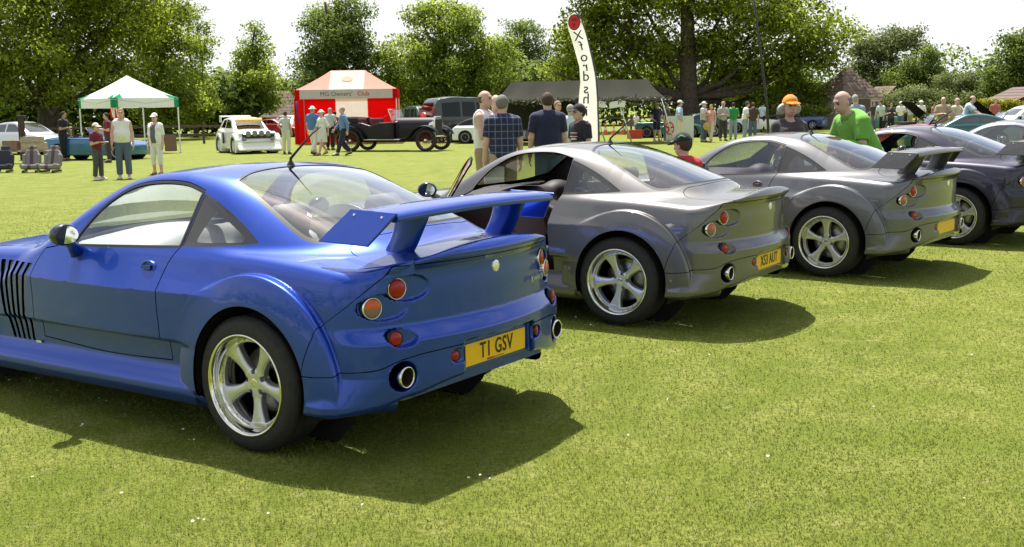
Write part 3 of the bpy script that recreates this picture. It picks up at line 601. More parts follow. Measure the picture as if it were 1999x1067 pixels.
def Fbody(P):
    x, y, z = P[:, 0], np.abs(P[:, 1]), P[:, 2]
    top = (z-(_deck(x)-_crown(x)*(y/.6)**2))*.96
    sillw = np.clip((x-.30)/.06, 0, 1)*np.clip((2.25-x)/.06, 0, 1)
    skirt = np.clip((-.38-x)/.05, 0, 1)*np.clip((x+.86)/.34, 0, 1)*np.clip((.425-z)/.13, 0, 1)
    side = y-(_W(x)+_sec(z)+_sill(z)*sillw+.075*skirt)
    rearx = (-.868+.278*y*y)+_rear(z)
    back = rearx-x
    wrap = np.clip((-.42-x)/.1, 0, 1)*(z < .5)
    frontx = 3.44-.55*y**2.4*1.15+_front(z)
    nose = x-frontx
    low = smax(side, back, .16)
    low = smax(low, nose, .2)
    low = smax(low, top, .05+.03*np.clip((x-1.2)/.6, 0, 1))
    bot = np.where(x < -.3, _under(y), .165)
    low = smax(low, (bot-z), .03)
    # wedge under the rear quarter
    wedge = smax(y-(.895-.12*np.clip((z-.27)/.16, 0, 1)), .235-z, .02)
    wedge = smax(smax(wedge, z-.45, .02), smax(-.76+.6*np.clip(y-.55, 0, 1)-x, x+.30, .03), .05)
    low = smin(low, wedge, .006)
    # flares
    for cx, cz, r in (( -.055, .335, .535), (WB+.01, .335, .50)):
        rr = np.hypot(x-cx, z-cz)
        yf = .920-.030*np.clip((rr-.38)/.16, 0, 1)**1.5
        fl = smax(smax((rr-r)*.9, y-yf, .012), .55-y, .03)
        fl = smax(fl, .24-z, .03)
        low = smin(low, fl, .006)
    # cabin
    xe = np.where(x > .7, x+.16*y*y*np.clip((x-.7)/.6, 0, 1), x+.10*y*y*np.clip((.5-x)/.5, 0, 1)*-1)
    roof = (z-(_roof(xe)-(.030+.035*np.clip((.7-x)/.5, 0, 1))*(y/.6)**2))*.86
    tum = np.clip(z-.95, -.2, .6)
    sidec = (y-(_cabW(x)-_tum(x)*tum))*.86
    cab = smax(roof, sidec, .055+.09*np.clip((.7-x)/.6, 0, 1))
    cab = smax(smax(cab, .5-z, .02), -.66-x, .05)
    F = smin(low, cab, .035)
    # rear lamp wells, exhaust tunnels, plate recess
    for cy, cz, r, dp, x0 in ((.607, .817, .060, .050, .018), (.727, .740, .062, .055, .018), (.668, .597, .042, .050, -.012), (.354, .468, .034, .026, -.036)):
        # oval wells, deep on the outer side and running out towards the middle of the car
        e = np.sqrt(((y-cy+r*.72)/1.8)**2+(z-cz)**2)-r
        t = np.clip((cy+r-y)/(r*3.5), 0, 1); xs = -.868+.278*y*y+x0
        F = smax(F, -smax(e*.8, x-(xs+dp*(1-t)**.55), .006), .004)
    ex = np.sqrt((y-.65)**2+(z-.42)**2)-.069
    F = smax(F, -smax(ex, x+.55, .01), .010)
    pl = smax(smax(y-.30, np.abs(z-.45)-.085, .02), x+.842, .008)
    F = smax(F, -pl, .008)
    return F
WIN_POLY = smooth_poly([(1.375,.936),(1.335,1.012),(1.25,1.12),(1.131,1.203),(1.016,1.246),(.843,1.264),(.668,1.257),(.54,1.224),(.545,.968)], 8, sharp=(0, 7, 8))
QTR_POLY = smooth_poly([(.515,1.216),(.40,1.172),(.25,1.10),(.075,.996),(.30,.976),(.52,.967)], 8, sharp=(0, 3, 5))
SCREEN_POLY = smooth_poly([(.495,0),(.478,.3),(.405,.50),(.12,.548),(-.15,.585),(-.27,.52),(-.36,.3),(-.395,0),(-.36,-.3),(-.27,-.52),(-.15,-.585),(.12,-.548),(.405,-.50),(.478,-.3)], 8, sharp=(2, 12))
WIND_POLY = smooth_poly([(1.06,0),(1.05,.3),(1.02,.515),(1.3,.615),(1.56,.70),(1.72,.5),(1.80,.25),(1.83,0),(1.80,-.25),(1.72,-.5),(1.56,-.70),(1.3,-.615),(1.02,-.515),(1.05,-.3)], 8, sharp=(2, 4, 10, 12))
DOOR_POLY = smooth_poly([(1.66,.40),(1.655,.62),(1.66,.80),(1.62,.90),(1.47,.93),(1.36,.985),(1.25,1.13),(1.131,1.218),(1.016,1.261),(.843,1.279),(.668,1.272),(.526,1.234),(.528,.965),(.575,.86),(.585,.70),(.575,.55),(.57,.385),(1.1,.37)], 6, sharp=(0, 3, 11, 12, 16))
_fascia = table([(.0,-.40),(.45,-.40),(.60,-.455),(.663,-.486),(.73,-.574),(.797,-.646),(.851,-.692),(.89,-.72),(.93,-.735),(1.2,-.74)])
_bline = table([(0,.522),(.286,.521),(.45,.517),(.6,.507),(.697,.489),(.747,.470),(.865,.451),(.95,.42),(1.2,.40)])
def side2(V): return V[:, [0, 2]]
def only(cond, f, big=.06): return np.where(cond, f, big)
def car_shell():
    """cut the smooth shell into panels, glass and seals; each piece is a Surf"""
    S = isosurf(Fbody, (-1.0, 0, .10), (3.56, 1.02, 1.40), .0108, half=True)
    out = {}
    ax = lambda V: np.abs(V[:, 1])
    for cx, cz, r in ARCH:
        _, S = S.split(lambda V: only(ax(V) > .6, np.hypot(V[:, 0]-cx, V[:, 2]-cz)-r))
    _, S = S.split(lambda V: only(V[:, 2] < .30, smax(ax(V)-.62, V[:, 2]-.30, .01)))       # open floor
    up = lambda V: (V[:, 2] > .8)
    # glass and its black seals
    g = {}
    for nm, poly, pr in (('door_window', WIN_POLY, 's'), ('quarter', QTR_POLY, 's'), ('rear_window', SCREEN_POLY, 't'), ('windscreen', WIND_POLY, 't')):
        pick = (lambda V: side2(V)) if pr == 's' else (lambda V: V[:, :2])
        cond = (lambda V: (ax(V) > .40) & (V[:, 2] > .93-.02)) if pr == 's' else (lambda V: V[:, 2] > .9)
        fn = lambda V, poly=poly, pick=pick, cond=cond: only(cond(V), poly_sd(pick(V), poly))
        g[nm], S = S.split(fn)
        w = .014 if pr == 's' else .020
        if nm == 'quarter': w = .004
        seal, S = S.split(lambda V: fn(V)-w)
        g[nm+'_seal'] = seal
    # panels
    df = lambda V: only(ax(V) > .45, poly_sd(side2(V), DOOR_POLY))
    door, S = S.split(df, .006)
    def slot(V):
        f = np.full(len(V), .06); z = V[:, 2]
        for k in range(5):
            s = k/4; xt, xb = 1.715+.295*s, 1.765+.18*s; t = (z-.365)/.45
            xc = xb+(xt-xb)*t+.018*np.sin(np.clip(t, 0, 1)*math.pi)
            f = np.minimum(f, np.maximum(np.abs(V[:, 0]-xc)-(.013+.009*np.clip(t, 0, 1)), np.abs(z-(.59+.0*s))-.225))
        return only(ax(V) > .7, f)
    vent, S = S.split(slot)
    fas = lambda V: only(V[:, 0] < -.3, smax(V[:, 0]-_fascia(V[:, 2]), V[:, 2]-.925, .01))
    back, S = S.split(fas, .005)
    low, back = back.split(lambda V: V[:, 2]-_bline(ax(V)), .005)
    low2, S = S.split(lambda V: only(V[:, 0] < -.36, V[:, 2]-_bline(ax(V))), .004)
    boot, S = S.split(lambda V: only((V[:, 0] < -.3) & (V[:, 2] > .80), poly_sd(V[:, :2], BOOT_POLY)), .005)
    bon, S = S.split(lambda V: only((V[:, 0] > 1.4) & (V[:, 2] > .55), poly_sd(V[:, :2], BONNET_POLY)), .005)
    out['bodywork'] = S.lip(.014); out['bonnet'] = bon.lip(.012); out['boot_lid'] = boot.lip(.012)
    out['rear_panel'] = back.lip(.010); out['rear_bumper'] = join(low, low2).lip(.012)
    L = lambda s: s.split(lambda V: -V[:, 1])[0]; Rr = lambda s: s.split(lambda V: V[:, 1])[0]
    out['door'] = L(door).lip(.03), Rr(door).lip(.03)
    out['door_window'] = L(g['door_window']).moved(-.004), Rr(g['door_window']).moved(-.004)
    out['door_seal'] = L(g['door_window_seal']).lip(.012), Rr(g['door_window_seal']).lip(.012)
    q = g['quarter'].moved(-.002)
    qg, qf = q.split(lambda V: poly_sd(side2(V), QGLASS_POLY))
    out['quarter_window'] = L(qg), Rr(qg); qf = join(qf, g['quarter_seal']); out['quarter_frame'] = L(qf), Rr(qf)
    out['rear_window'] = g['rear_window'].moved(-.003); out['rear_seal'] = g['rear_window_seal']
    out['windscreen'] = g['windscreen'].moved(-.003); out['wind_seal'] = g['windscreen_seal']
    return out
QGLASS_POLY = smooth_poly([(.40,1.125),(.36,1.12),(.16,1.015),(.17,.995),(.43,.985),(.445,1.0)], 6)
BOOT_POLY = smooth_poly([(-.43,0),(-.41,.3),(-.36,.50),(-.45,.57),(-.62,.575),(-.78,.56),(-1.1,.55),(-1.1,-.55),(-.78,-.56),(-.62,-.575),(-.45,-.57),(-.36,-.50),(-.41,-.3)], 6, sharp=(6, 7))
BONNET_POLY = smooth_poly([(1.87,0),(1.84,.3),(1.70,.60),(1.72,.70),(2.0,.74),(2.6,.72),(3.1,.66),(3.22,.3),(3.24,0),(3.22,-.3),(3.1,-.66),(2.6,-.72),(2.0,-.74),(1.72,-.70),(1.70,-.60),(1.84,-.3)], 6)
def wheel_meshes(inset, w):
    """tyre, rim, brake disc meshes; axle along +y (outer face at y=0)"""
    t = MB(); ro, rr = .334, .236
    prof = [(rr-.004,-.012),(rr+.012,-.004),(.262,-.001),(.29,-.003),(.312,-.012),(.322,-.024)]
    for k in range(5):
        y0 = -.030-(w-.06)*k/5; y1 = -.030-(w-.06)*(k+1)/5
        prof += [(ro,y0-.004),(ro,y1+.006),(ro-.007,y1+.004),(ro-.007,y1)]
    prof += [(.322,-w+.02),(.30,-w+.005),(rr,-w),(rr-.004,-.012)]
    t.lathe(prof, 56, 0, True, 'y')
    tyre = t.mesh('tyre')
    r = MB()
    r.lathe([(.249,-.014),(.2515,-.004),(.249,.003),(.243,.003),(.238,-.004),(.232,-.014),(.228,-inset*.55),(.222,-inset),(.214,-inset-.004),(.206,-inset-.02),(.205,-w+.02),(.222,-w+.006)], 64, 0, True, 'y')
    lip = r.mesh('rim')
    def Fs(P):
        x, y, z = P[:, 0], P[:, 1], P[:, 2]; rad = np.hypot(x, z); an = np.arctan2(z, x)
        per = 2*math.pi/5; a = (an+per/2) % per-per/2
        perp = np.abs(rad*np.sin(a)); along = rad*np.cos(a)
        wd = .026+.030*np.clip((along-.10)/.115, 0, 1)**1.6+.030*np.clip((.085-along)/.06, 0, 1)**1.5
        face = -inset+.002-.020*np.clip(1-along/.2, 0, 1)+.012*np.clip(1-(perp/np.maximum(wd, .01))**2, -1, 1)*.6
        sp = smax(smax(perp-wd, y-face, .014), smax(face-.042-y, rad-.218, .006), .008)
        sp = smax(sp, -along+.0, .01)
        hub = smax(rad-.052, smax(y+inset+.012, -inset-.07-y, .01), .01)
        ring = smax(np.abs(rad-.212)-.010, smax(y+inset-.001, -inset-.03-y, .004), .004)
        F = smin(smin(sp, hub, .02), ring, .014)
        # wheel bolt pockets between the spokes' roots
        a2 = an % per-per/2; bx = rad*np.cos(a2)-.056; by = rad*np.sin(a2)
        F = smax(F, -smax(np.hypot(bx, by)-.0125, -inset-.045-y, .004), .004)
        return F
    sp = isosurf(Fs, (-.235, -inset-.09, -.235), (.235, -inset+.03, .235), .0058, e=5e-4)
    spoke = mesh_of(sp, 'spokes')
    b = MB(); b.lathe([(.001,-inset-.006),(.018,-inset-.004),(.026,-inset-.008),(.029,-inset-.02)], 20, 0, True, 'y')
    cap = b.mesh('cap')
    rv = MB()
    for k in range(30):
        q = 2*math.pi*(k+.5)/30
        c = Vector((.2135*math.cos(q), -inset+.0005, .2135*math.sin(q)))
        rv.lathe([(.0001,.004),(.0028,.0035),(.0045,0)], 6, 0, False, 'y', Matrix.Translation(c))
    for k in range(5):
        q = 2*math.pi*(k+.5)/5; c = Vector((.056*math.cos(q), -inset-.03, .056*math.sin(q)))
        rv.lathe([(.0001,.006),(.008,.005),(.0095,0)], 6, 0, False, 'y', Matrix.Translation(c))
    bolts = rv.mesh('bolt')
    d = MB(); d.lathe([(.06,-inset-.10),(.16,-inset-.10),(.165,-inset-.112),(.16,-inset-.125),(.06,-inset-.125)], 40, 0, True, 'y')
    disc = d.mesh('brake_disc')
    cp = MB(); cp.box((.135,-inset-.11,.06), (.07,.06,.13)); cal = cp.mesh('caliper', True, .012)
    return dict(tyre=tyre, rim=lip, spokes=spoke, centre_cap=cap, bolts=bolts, brake_disc=disc, brake_caliper=cal)
def seat_surf():
    def F(P):
        x, y, z = P[:, 0], np.abs(P[:, 1]), P[:, 2]
        def rb(cx, cz, dx, dy, dz, ang, r):
            ca, sa = math.cos(ang), math.sin(ang); u = (x-cx)*ca+(z-cz)*sa; w = -(x-cx)*sa+(z-cz)*ca
            qx, qy, qz = np.abs(u)-dx+r, y-dy+r, np.abs(w)-dz+r
            return np.sqrt(np.maximum(qx, 0)**2+np.maximum(qy, 0)**2+np.maximum(qz, 0)**2)+np.minimum(np.maximum(qx, np.maximum(qy, qz)), 0)-r
        base = rb(.12, .12, .25, .25, .08, .12, .06)
        back = rb(-.20, .42, .07, .25-.06*0, .34, .32, .06)
        back = smax(back, y-(.255-.11*np.clip((z-.48)/.25, 0, 1)), .03)
        bol = rb(-.16, .36, .10, .26, .22, .32, .05); bol = smax(bol, .17-y, .03)
        bolb = rb(.12, .17, .22, .27, .07, .12, .05); bolb = smax(bolb, .18-y, .03)
        head = rb(-.33, .79, .055, .13, .10, .25, .05)
        return smin(smin(smin(base, back, .03), smin(bol, bolb, .03), .02), head, .015)
    return isosurf(F, (-.55, -.32, -.02), (.45, .32, .95), .022)
CAR_CACHE = {}
def car_meshes():
    if CAR_CACHE: return CAR_CACHE
    c = CAR_CACHE; sh = car_shell()
    for k, v in sh.items():
        c[k] = tuple(mesh_of(q, k) for q in v) if isinstance(v, tuple) else mesh_of(v, k)
    c['wheel_r'] = wheel_meshes(.060, .25); c['wheel_f'] = wheel_meshes(.035, .225)
    # liner: a dark inner skin of the lower body, opened above the waist line
    Fi = lambda P: Fbody(P)+.035
    ln = isosurf(Fi, (-1.0, 0, .10), (3.56, 1.02, 1.40), .045, half=True, steps=2)
    _, ln = ln.split(lambda V: only((V[:, 0] > -.33) & (V[:, 0] < 1.75), .925-V[:, 2]))
    for cx, cz, r in ARCH: _, ln = ln.split(lambda V: only(np.abs(V[:, 1]) > .5, np.hypot(V[:, 0]-cx, V[:, 2]-cz)-r-.03))
    c['lining_full'] = mesh_of(ln, 'cabin_lining')
    dropen, _ = ln.split(lambda V: -V[:, 1])
    _, ln2 = ln.split(lambda V: only(V[:, 1] > .5, poly_sd(side2(V), DOOR_POLY)))
    c['lining_open'] = mesh_of(ln2, 'cabin_lining')
    w = MB()
    for cx, cz, r in ARCH:
        for s in (-1, 1):
            g = []
            for i in range(19):
                q = math.pi*(-.12+1.24*i/18); g.append([(cx+(r+.025)*math.cos(q), s*y, cz+(r+.025)*math.sin(q)) for y in (.52, .80, .905)])
            w.sheet(g); w.add([(cx+(r+.03)*math.cos(2*math.pi*k/20), s*.55, cz+(r+.03)*math.sin(2*math.pi*k/20)) for k in range(20)], [list(range(20))])
    w.box((1.4, 0, .2), (3.2, 1.30, .02)); w.box((-.50,0,.385), (.5,.60,.06)); w.box((0,0,.30), (.12,1.3,.10)); w.box((WB,0,.30), (.12,1.3,.10))
    c['underbody'] = w.mesh('underbody', False)
    # lamps
    def lamp(c0, n, r, dome):
        M = frame_to(c0, n); b = MB(); b.lathe(disc_prof(r, dome), 24, 0, True, 'z', M); b.m = [1 if sum(b.v[i][2] for i in f)/len(f) < c0[2]-.002 else 0 for f in b.f]; m1 = b.mesh('lens')
        b = MB(); b.lathe([(r-.001,-.01),(r+.0005,.003),(r+.003,.005),(r+.0055,.002),(r+.0055,-.02)], 28, 0, True, 'z', M); return m1, b.mesh('bezel')
    c['lamps'] = {}
    for s in (1, -1):
        for nm, c0, r, dm in (('tail_lamp', (-.726, .613, .817), .045, .016), ('indicator_lamp', (-.680, .734, .740), .045, .016), ('fog_lamp', (-.760, .673, .597), .034, .014), ('reflector', (-.856, .357, .468), .025, .010)):
            c['lamps'][(nm, s)] = lamp((c0[0], c0[1]*s, c0[2]), (-1, .30*s, .02), r, dm)
        M = frame_to((-.725, .65*s, .42), (-1, .02*s, -.02)); b = MB()
        b.lathe([(.03,-.22),(.042,-.20),(.046,.055),(.051,.075),(.050,.083),(.045,.084),(.0435,.078)], 32, 0, True, 'z', M)
        c['exhaust', s] = b.mesh('exhaust_pipe')
        b = MB(); b.lathe([(.0432,.079),(.041,.06),(.038,-.05),(.0001,-.055)], 24, 0, True, 'z', M); c['bore', s] = b.mesh('bore')
    # wing
    def blade(y): return [(-.52,1.172),(-.56,1.182),(-.64,1.184),(-.72,1.176),(-.792,1.168),(-.802,1.138),(-.785,1.134),(-.70,1.140),(-.60,1.146),(-.535,1.156)]
    b = MB(); ys = np.linspace(-.655, .655, 15); g = []
    for y in ys:
        e = (abs(y)/.655)**2; g.append([(px+.03*e-.015, y, pz-.016*e+.008) for px, pz in blade(y)+[blade(y)[0]]])
    b.sheet(g); b.add(g[0][:-1], [list(range(10))]); b.add(g[-1][:-1], [list(range(10))])
    c['wing_blade'] = b.mesh('blade')
    for s in (1, -1):
        b = MB(); th = .013
        P = [Vector((-.505,.655,1.178)), Vector((-.785,.660,1.168)), Vector((-.672,.742,1.022)), Vector((-.372,.742,1.030))]
        for p in P: p.y *= s
        n = (P[1]-P[0]).cross(P[3]-P[0]).normalized()*th/2
        b.add([p+n for p in P]+[p-n for p in P], [(0,1,2,3), (7,6,5,4)]+[((i+1) % 4, i, 4+i, 4+(i+1) % 4) for i in range(4)])
        c['endplate', s] = b.mesh('end_plate', True, .004)
        b = MB(); nn = (P[1]-P[0]).cross(P[3]-P[0]).normalized()*(1 if s > 0 else -1)
        if nn.y*s < 0: nn = -nn
        for t in (.2, .8):
            q = P[0].lerp(P[1], t)+(P[3]-P[0])*.16+nn*th/2; b.lathe([(.0001,.004),(.006,.004),(.007,0)], 8, 0, False, 'z', frame_to(q, nn))
        c['screws', s] = b.mesh('bolt')
        b = MB(); y0 = .41*s
        base = [(-.445,.955),(-.54,.955),(-.69,.955)]; g = []
        for k in range(7):
            t = k/6; z = .955+t*.205; xf = -.485-.075*t+.035*math.sin(t*math.pi)*-.6; xr = -.665-.115*t**.9; wd = .032-.006*math.sin(t*math.pi); m = (xf+xr)/2
            yy = y0+.0*t*s
            g.append([(xf,yy,z),(xf-.03,yy+wd,z),(m,yy+wd*1.15,z),(xr+.02,yy+wd*.7,z),(xr,yy,z),(xr+.02,yy-wd*.7,z),(m,yy-wd*1.15,z),(xf-.03,yy-wd,z),(xf,yy,z)])
        b.sheet(g); c['strut', s] = b.mesh('strut')
        b = MB(); pl = [(-.36,.735),(-.48,.742),(-.60,.722),(-.70,.665),(-.79,.56),(-.70,.45),(-.56,.50),(-.44,.62)]
        zt = lambda x, y: float(_deck(x)-_crown(x)*(y/.6)**2)
        b.add([(x, y*s, min(zt(x, y), .985-.6*max(0, y-.6))+.004) for x, y in pl]+[(x, y*s, zt(x, y)-.06) for x, y in pl], [list(range(8))]+[((i+1) % 8, i, 8+i, 8+(i+1) % 8) for i in range(8)])
        c['flap', s] = b.mesh('base_plate')
    # mirror
    def Fm(P):
        q = np.sqrt(((P[:, 0])/.065)**2+(P[:, 1]/.078)**2+(P[:, 2]/.060)**2)-1
        return smax(q*.058, -P[:, 0]-.030, .006)
    mi = isosurf(Fm, (-.1, -.13, -.1), (.1, .13, .1), .012)
    for s in (1, -1):
        T = np.eye(4); T[:3, 3] = (1.255, .965*s, 1.005); c['mirror', s] = mesh_of(mi.xf(T), 'mirror_pod')
        b = MB(); b.tube([(1.30,.86*s,.90),(1.29,.90*s,.945),(1.27,.95*s,.975)], [.045,.028,.022], 10); c['mirror_arm', s] = b.mesh('mirror_arm')
        M = frame_to((1.2235, .965*s, 1.005), (-1, .22*s, .06)); b = MB(); b.lathe([(.0001,.0),(.9,.0)], 28, 0, False, 'z', M @ Matrix.Diagonal((.068,.052,1,1))); c['mirror_glass', s] = b.mesh('mirror_glass')
        M = frame_to((.70, .872*s, .852), (0, s, .12), (0, 0, 1)) @ Matrix.Diagonal((1.35, 1, 1, 1)); b = MB()
        b.lathe([(.030,-.01),(.030,.001),(.035,.005),(.040,.001),(.041,-.012)], 28, 0, True, 'z', M); c['handle_ring', s] = b.mesh('handle_ring')
        b = MB(); b.lathe([(.0001,-.006),(.030,-.004)], 24, 0, True, 'z', M); b.box((.70,.876*s,.855),(.055,.012,.024)); c['handle', s] = b.mesh('handle', True, .003)
        b = MB(); b.lathe(disc_prof(.017, .012, 4), 14, 0, True, 'z', frame_to((1.672, (float(_W(1.67)+_sec(.785)))*s, .785), (0, s, .1))); c['repeater', s] = b.mesh('side_repeater')
        b = MB(); b.box((1.705, (float(_W(1.70)+_sec(.37))+.001)*s, .365), (.045,.006,.012)); c['nameplate', s] = b.mesh('name_plate')
        def Fh(P):
            q = smax(np.hypot(P[:, 0]*.9, P[:, 2])-.10, np.abs(P[:, 1])-.02, .01); return q
        b = MB(); b.lathe(disc_prof(.10, .05), 24, 0, True, 'z', frame_to((3.19, .60*s, .60), (1, .45*s, .35))); c['headlamp', s] = b.mesh('headlamp')
    b = MB(); b.lathe([(.0001,.006),(.022,.005),(.030,.003),(.033,-.004)], 8, 0, False, 'z', frame_to((-.853,0,.857),(-1,0,.05))); c['badge'] = b.mesh('badge')
    b = MB(); b.box((-.846,0,.446), (.006,.520,.111)); c['plate'] = b.mesh('number_plate', True, .002)
    b = MB(); b.lathe([(.028,0),(.022,.012),(.010,.03),(.006,.05)], 12, 0, True, 'z', Matrix.Translation((.53,0,1.326))); b.tube([(.53,0,1.37),(.45,0,1.435),(.36,0,1.505),(.29,0,1.545)], [.008,.0065,.004,.0022], 8); c['aerial'] = b.mesh('aerial')
    # cabin
    def Fd(P):
        x, y, z = P[:, 0], np.abs(P[:, 1]), P[:, 2]
        d = smax(smax(z-(.93+.03*np.cos(y*4)-.25*np.clip(1.28-x, 0, 1)), 1.12+.05*np.cos(y*3)-x-(.85-z)*.5, .05), smax(y-.78, .55-z, .03), .03)
        d = smax(d, x-1.7, .03)
        pod = np.sqrt(((x-1.26)/.13)**2+((P[:, 1]+.36)/.17)**2+((z-.90)/.095)**2)-1
        con = smax(smax(y-.12, z-(.62+.25*np.clip((x-.6)/.6, 0, 1)), .04), smax(x-1.5, .1-x, .04), .03)
        return smin(smin(d, pod*.09, .03), con, .03)
    ds = isosurf(Fd, (.0, -.85, .2), (1.8, .85, 1.1), .03)
    c['dashboard'] = mesh_of(ds, 'dashboard')
    b = MB(); M = frame_to((1.02,-.37,.88), (-1,0,.42))
    b.lathe([(.165+.014*math.cos(q), .014*math.sin(q)) for q in np.linspace(0, 2*math.pi, 9)], 32, 0, True, 'z', M)
    b.lathe([(.0001,.02),(.05,.018),(.06,0)], 16, 0, True, 'z', M)
    for k in range(3):
        q = math.pi*(.5+2*k/3); b.tube([M @ Vector((0,0,.005)), M @ Vector((.16*math.cos(q),.16*math.sin(q),0))], .013, 6)
    c['steering_wheel'] = b.mesh('steering_wheel')
    c['seat'] = mesh_of(seat_surf(), 'seat')
    b = MB(); b.box((1.0,0,1.262), (.02,.20,.06)); b.box((1.02,0,1.29),(.02,.02,.05)); c['rear_mirror'] = b.mesh('rear_view_mirror', True, .01)
    # door card for the open door
    return c
def mats_car():
    return dict(gloss=mat('gloss_black', (.010,.012,.022), .2, coat=1.), black=mat('satin_black', (.012,.012,.013), .45), rubber=mat('tyre_rubber', (.018,.017,.017), .75, noise=(40,.3)), chrome=mat('chrome', (.78,.77,.74), .09, 1.),
        alloy=mat('alloy_paint', (.62,.62,.63), .38, .8, noise=(60,.06)), lipm=mat('polished_rim', (.80,.78,.72), .10, 1.), steel=mat('brake_steel', (.28,.27,.26), .35, 1., noise=(30,.2)),
        under=mat('underbody_black', (.008,.008,.008), .8), bore=mat('exhaust_bore', (.02,.012,.008), .9), red=mat('red_lens', (.30,.002,.006), .18, spec=.3, coat=.35), amber=mat('amber_lens', (.55,.085,.010), .18, spec=.3, coat=.35),
        smoke=mat('smoked_lens', (.20,.14,.115), .15, spec=.3, coat=.4), silver=mat('silver_badge', (.75,.76,.77), .25, .8), yellow=mat('plate_yellow', (.86,.50,.008), .42), ink=mat('plate_ink', (.012,.011,.010), .5),
        glass=glass_mat('car_glass', (.78,.82,.82)), dark_glass=glass_mat('quarter_glass', (.42,.42,.42)), mirror=mat('mirror_silver', (.85,.87,.9), .02, 1.), caliper=mat('caliper_paint', (.22,.2,.19), .4, .6), qframe=mat('quarter_panel_black', (.03,.028,.027), .18, coat=.6))
def new_mesh_user(me): return me
def make_car(name, label, pose, pnt, wing=None, plate=None, door_open=None, interior=(.5,.5,.48), dash=(.6,.6,.57), seat=(.3,.3,.3), glass_down=False, spin=0., lining=(.05,.05,.05), group='sports coupes parked side by side', plate_size=.098, windows=True):
    c = car_meshes(); M = mats_car(); lin = bool(door_open)
    root = thing(name, label, 'sports car', (pose[0], pose[1], pose[3] if len(pose) > 3 else 0), pose[2], group)
    def p(nm, me, m, parent=root):
        o = bpy.data.objects.new(nm, me); COL.objects.link(o); o.parent = parent
        ms = m if isinstance(m, (list, tuple)) else [m]
        while len(me.materials) < len(ms): me.materials.append(None)
        for i, q in enumerate(ms): o.material_slots[i].link = 'OBJECT'; o.material_slots[i].material = q
        return o
    for k in ('bodywork', 'bonnet', 'boot_lid', 'rear_panel', 'rear_bumper'): p(k, c[k], pnt)
    p('window_seal', c['rear_seal'], M['black']); p('window_seal', c['wind_seal'], M['black']); p('rear_window', c['rear_window'], M['glass']); p('windscreen', c['windscreen'], M['glass'])
    for i in (0, 1): p('quarter_panel', c['quarter_frame'][i], M['qframe'])
    for i in (0, 1): p('quarter_window', c['quarter_window'][i], M['dark_glass'])
    dm = mat('dash_'+name+label[:9], dash, .6, noise=(8,.06)); sm = mat('seat_'+name+label[:9], seat, .7, noise=(20,.12)); lm = mat('lining_'+name+label[:9], lining, .85)
    p('cabin_lining', c['lining_open' if lin else 'lining_full'], lm); p('underbody', c['underbody'], M['under'])
    p('dashboard', c['dashboard'], dm); p('steering_wheel', c['steering_wheel'], M['black']); p('rear_view_mirror', c['rear_mirror'], M['black'])
    for y in (.37, -.37):
        o = p('seat', c['seat'], sm); o.location = (.52, y, .27)
    for i, s in ((0, 1), (1, -1)):
        d = p('door', c['door'][i], pnt)
        p('door_seal', c['door_seal'][i], M['black'], d)
        if not (glass_down and s == 1): p('door_window', c['door_window'][i], M['glass'], d)
        p('mirror', c['mirror', s], M['gloss'], d); p('mirror_arm', c['mirror_arm', s], pnt, d); p('mirror_glass', c['mirror_glass', s], M['mirror'], d)
        p('handle', c['handle', s], pnt, d); p('handle_ring', c['handle_ring', s], pnt, d)
        if door_open and s == 1:
            h = Matrix.Translation((1.62,.84,0)) @ Matrix.Rotation(door_open, 4, 'Z') @ Matrix.Translation((-1.62,-.84,0)); d.matrix_local = h
            b = MB(); b.prism([(1.58,.42),(1.60,.90),(.60,.94),(.62,.42)], .78, .82, 'y'); b.box((1.0,.765,.70),(.5,.03,.05)); b.build('door_card', [dm], d, .01)
        p('side_repeater', c['repeater', s], M['amber']); p('name_plate', c['nameplate', s], M['silver']); p('headlamp', c['headlamp', s], M['silver'])
        for nm, mm in (('tail_lamp', 'red'), ('indicator_lamp', 'amber'), ('fog_lamp', 'red'), ('reflector', 'red')):
            l, z = c['lamps'][(nm, s)]; o = p(nm, l, [M[mm], M['smoke'] if nm == 'indicator_lamp' else M[mm]])
            p('bezel', z, M['chrome'] if nm in ('tail_lamp', 'indicator_lamp') else M['black'], o)
        o = p('exhaust_pipe', c['exhaust', s], M['chrome']); p('bore', c['bore', s], M['bore'], o)
    for (x, s, k) in ((0, 1, 'r'), (0, -1, 'r'), (WB, 1, 'f'), (WB, -1, 'f')):
        w = c['wheel_'+k]; o = p('wheel', w['tyre'], M['rubber'])
        o.matrix_local = Matrix.Translation((x, .905*s, .332)) @ (Matrix.Rotation(spin, 4, 'Y') if s > 0 else Matrix.Rotation(math.pi, 4, 'Z') @ Matrix.Rotation(spin, 4, 'Y'))
        for nm, mm in (('rim', 'lipm'), ('spokes', 'alloy'), ('centre_cap', 'chrome'), ('bolts', 'steel'), ('brake_disc', 'steel')):
            q = p(nm, w[nm], M[mm], o)
            if nm == 'bolts': q['kind'] = 'stuff'
    o = p('badge', c['badge'], M['silver'])
    p('aerial', c['aerial'], M['black'])
    if wing:
        wg = p('rear_wing', c['wing_blade'], wing)
        for s in (1, -1):
            p('end_plate', c['endplate', s], wing, wg); p('bolts', c['screws', s], M['silver'], wg)['kind'] = 'stuff'; p('strut', c['strut', s], wing, wg); p('base_plate', c['flap', s], wing, wg)
    if plate:
        o = p('number_plate', c['plate'], M['yellow'])
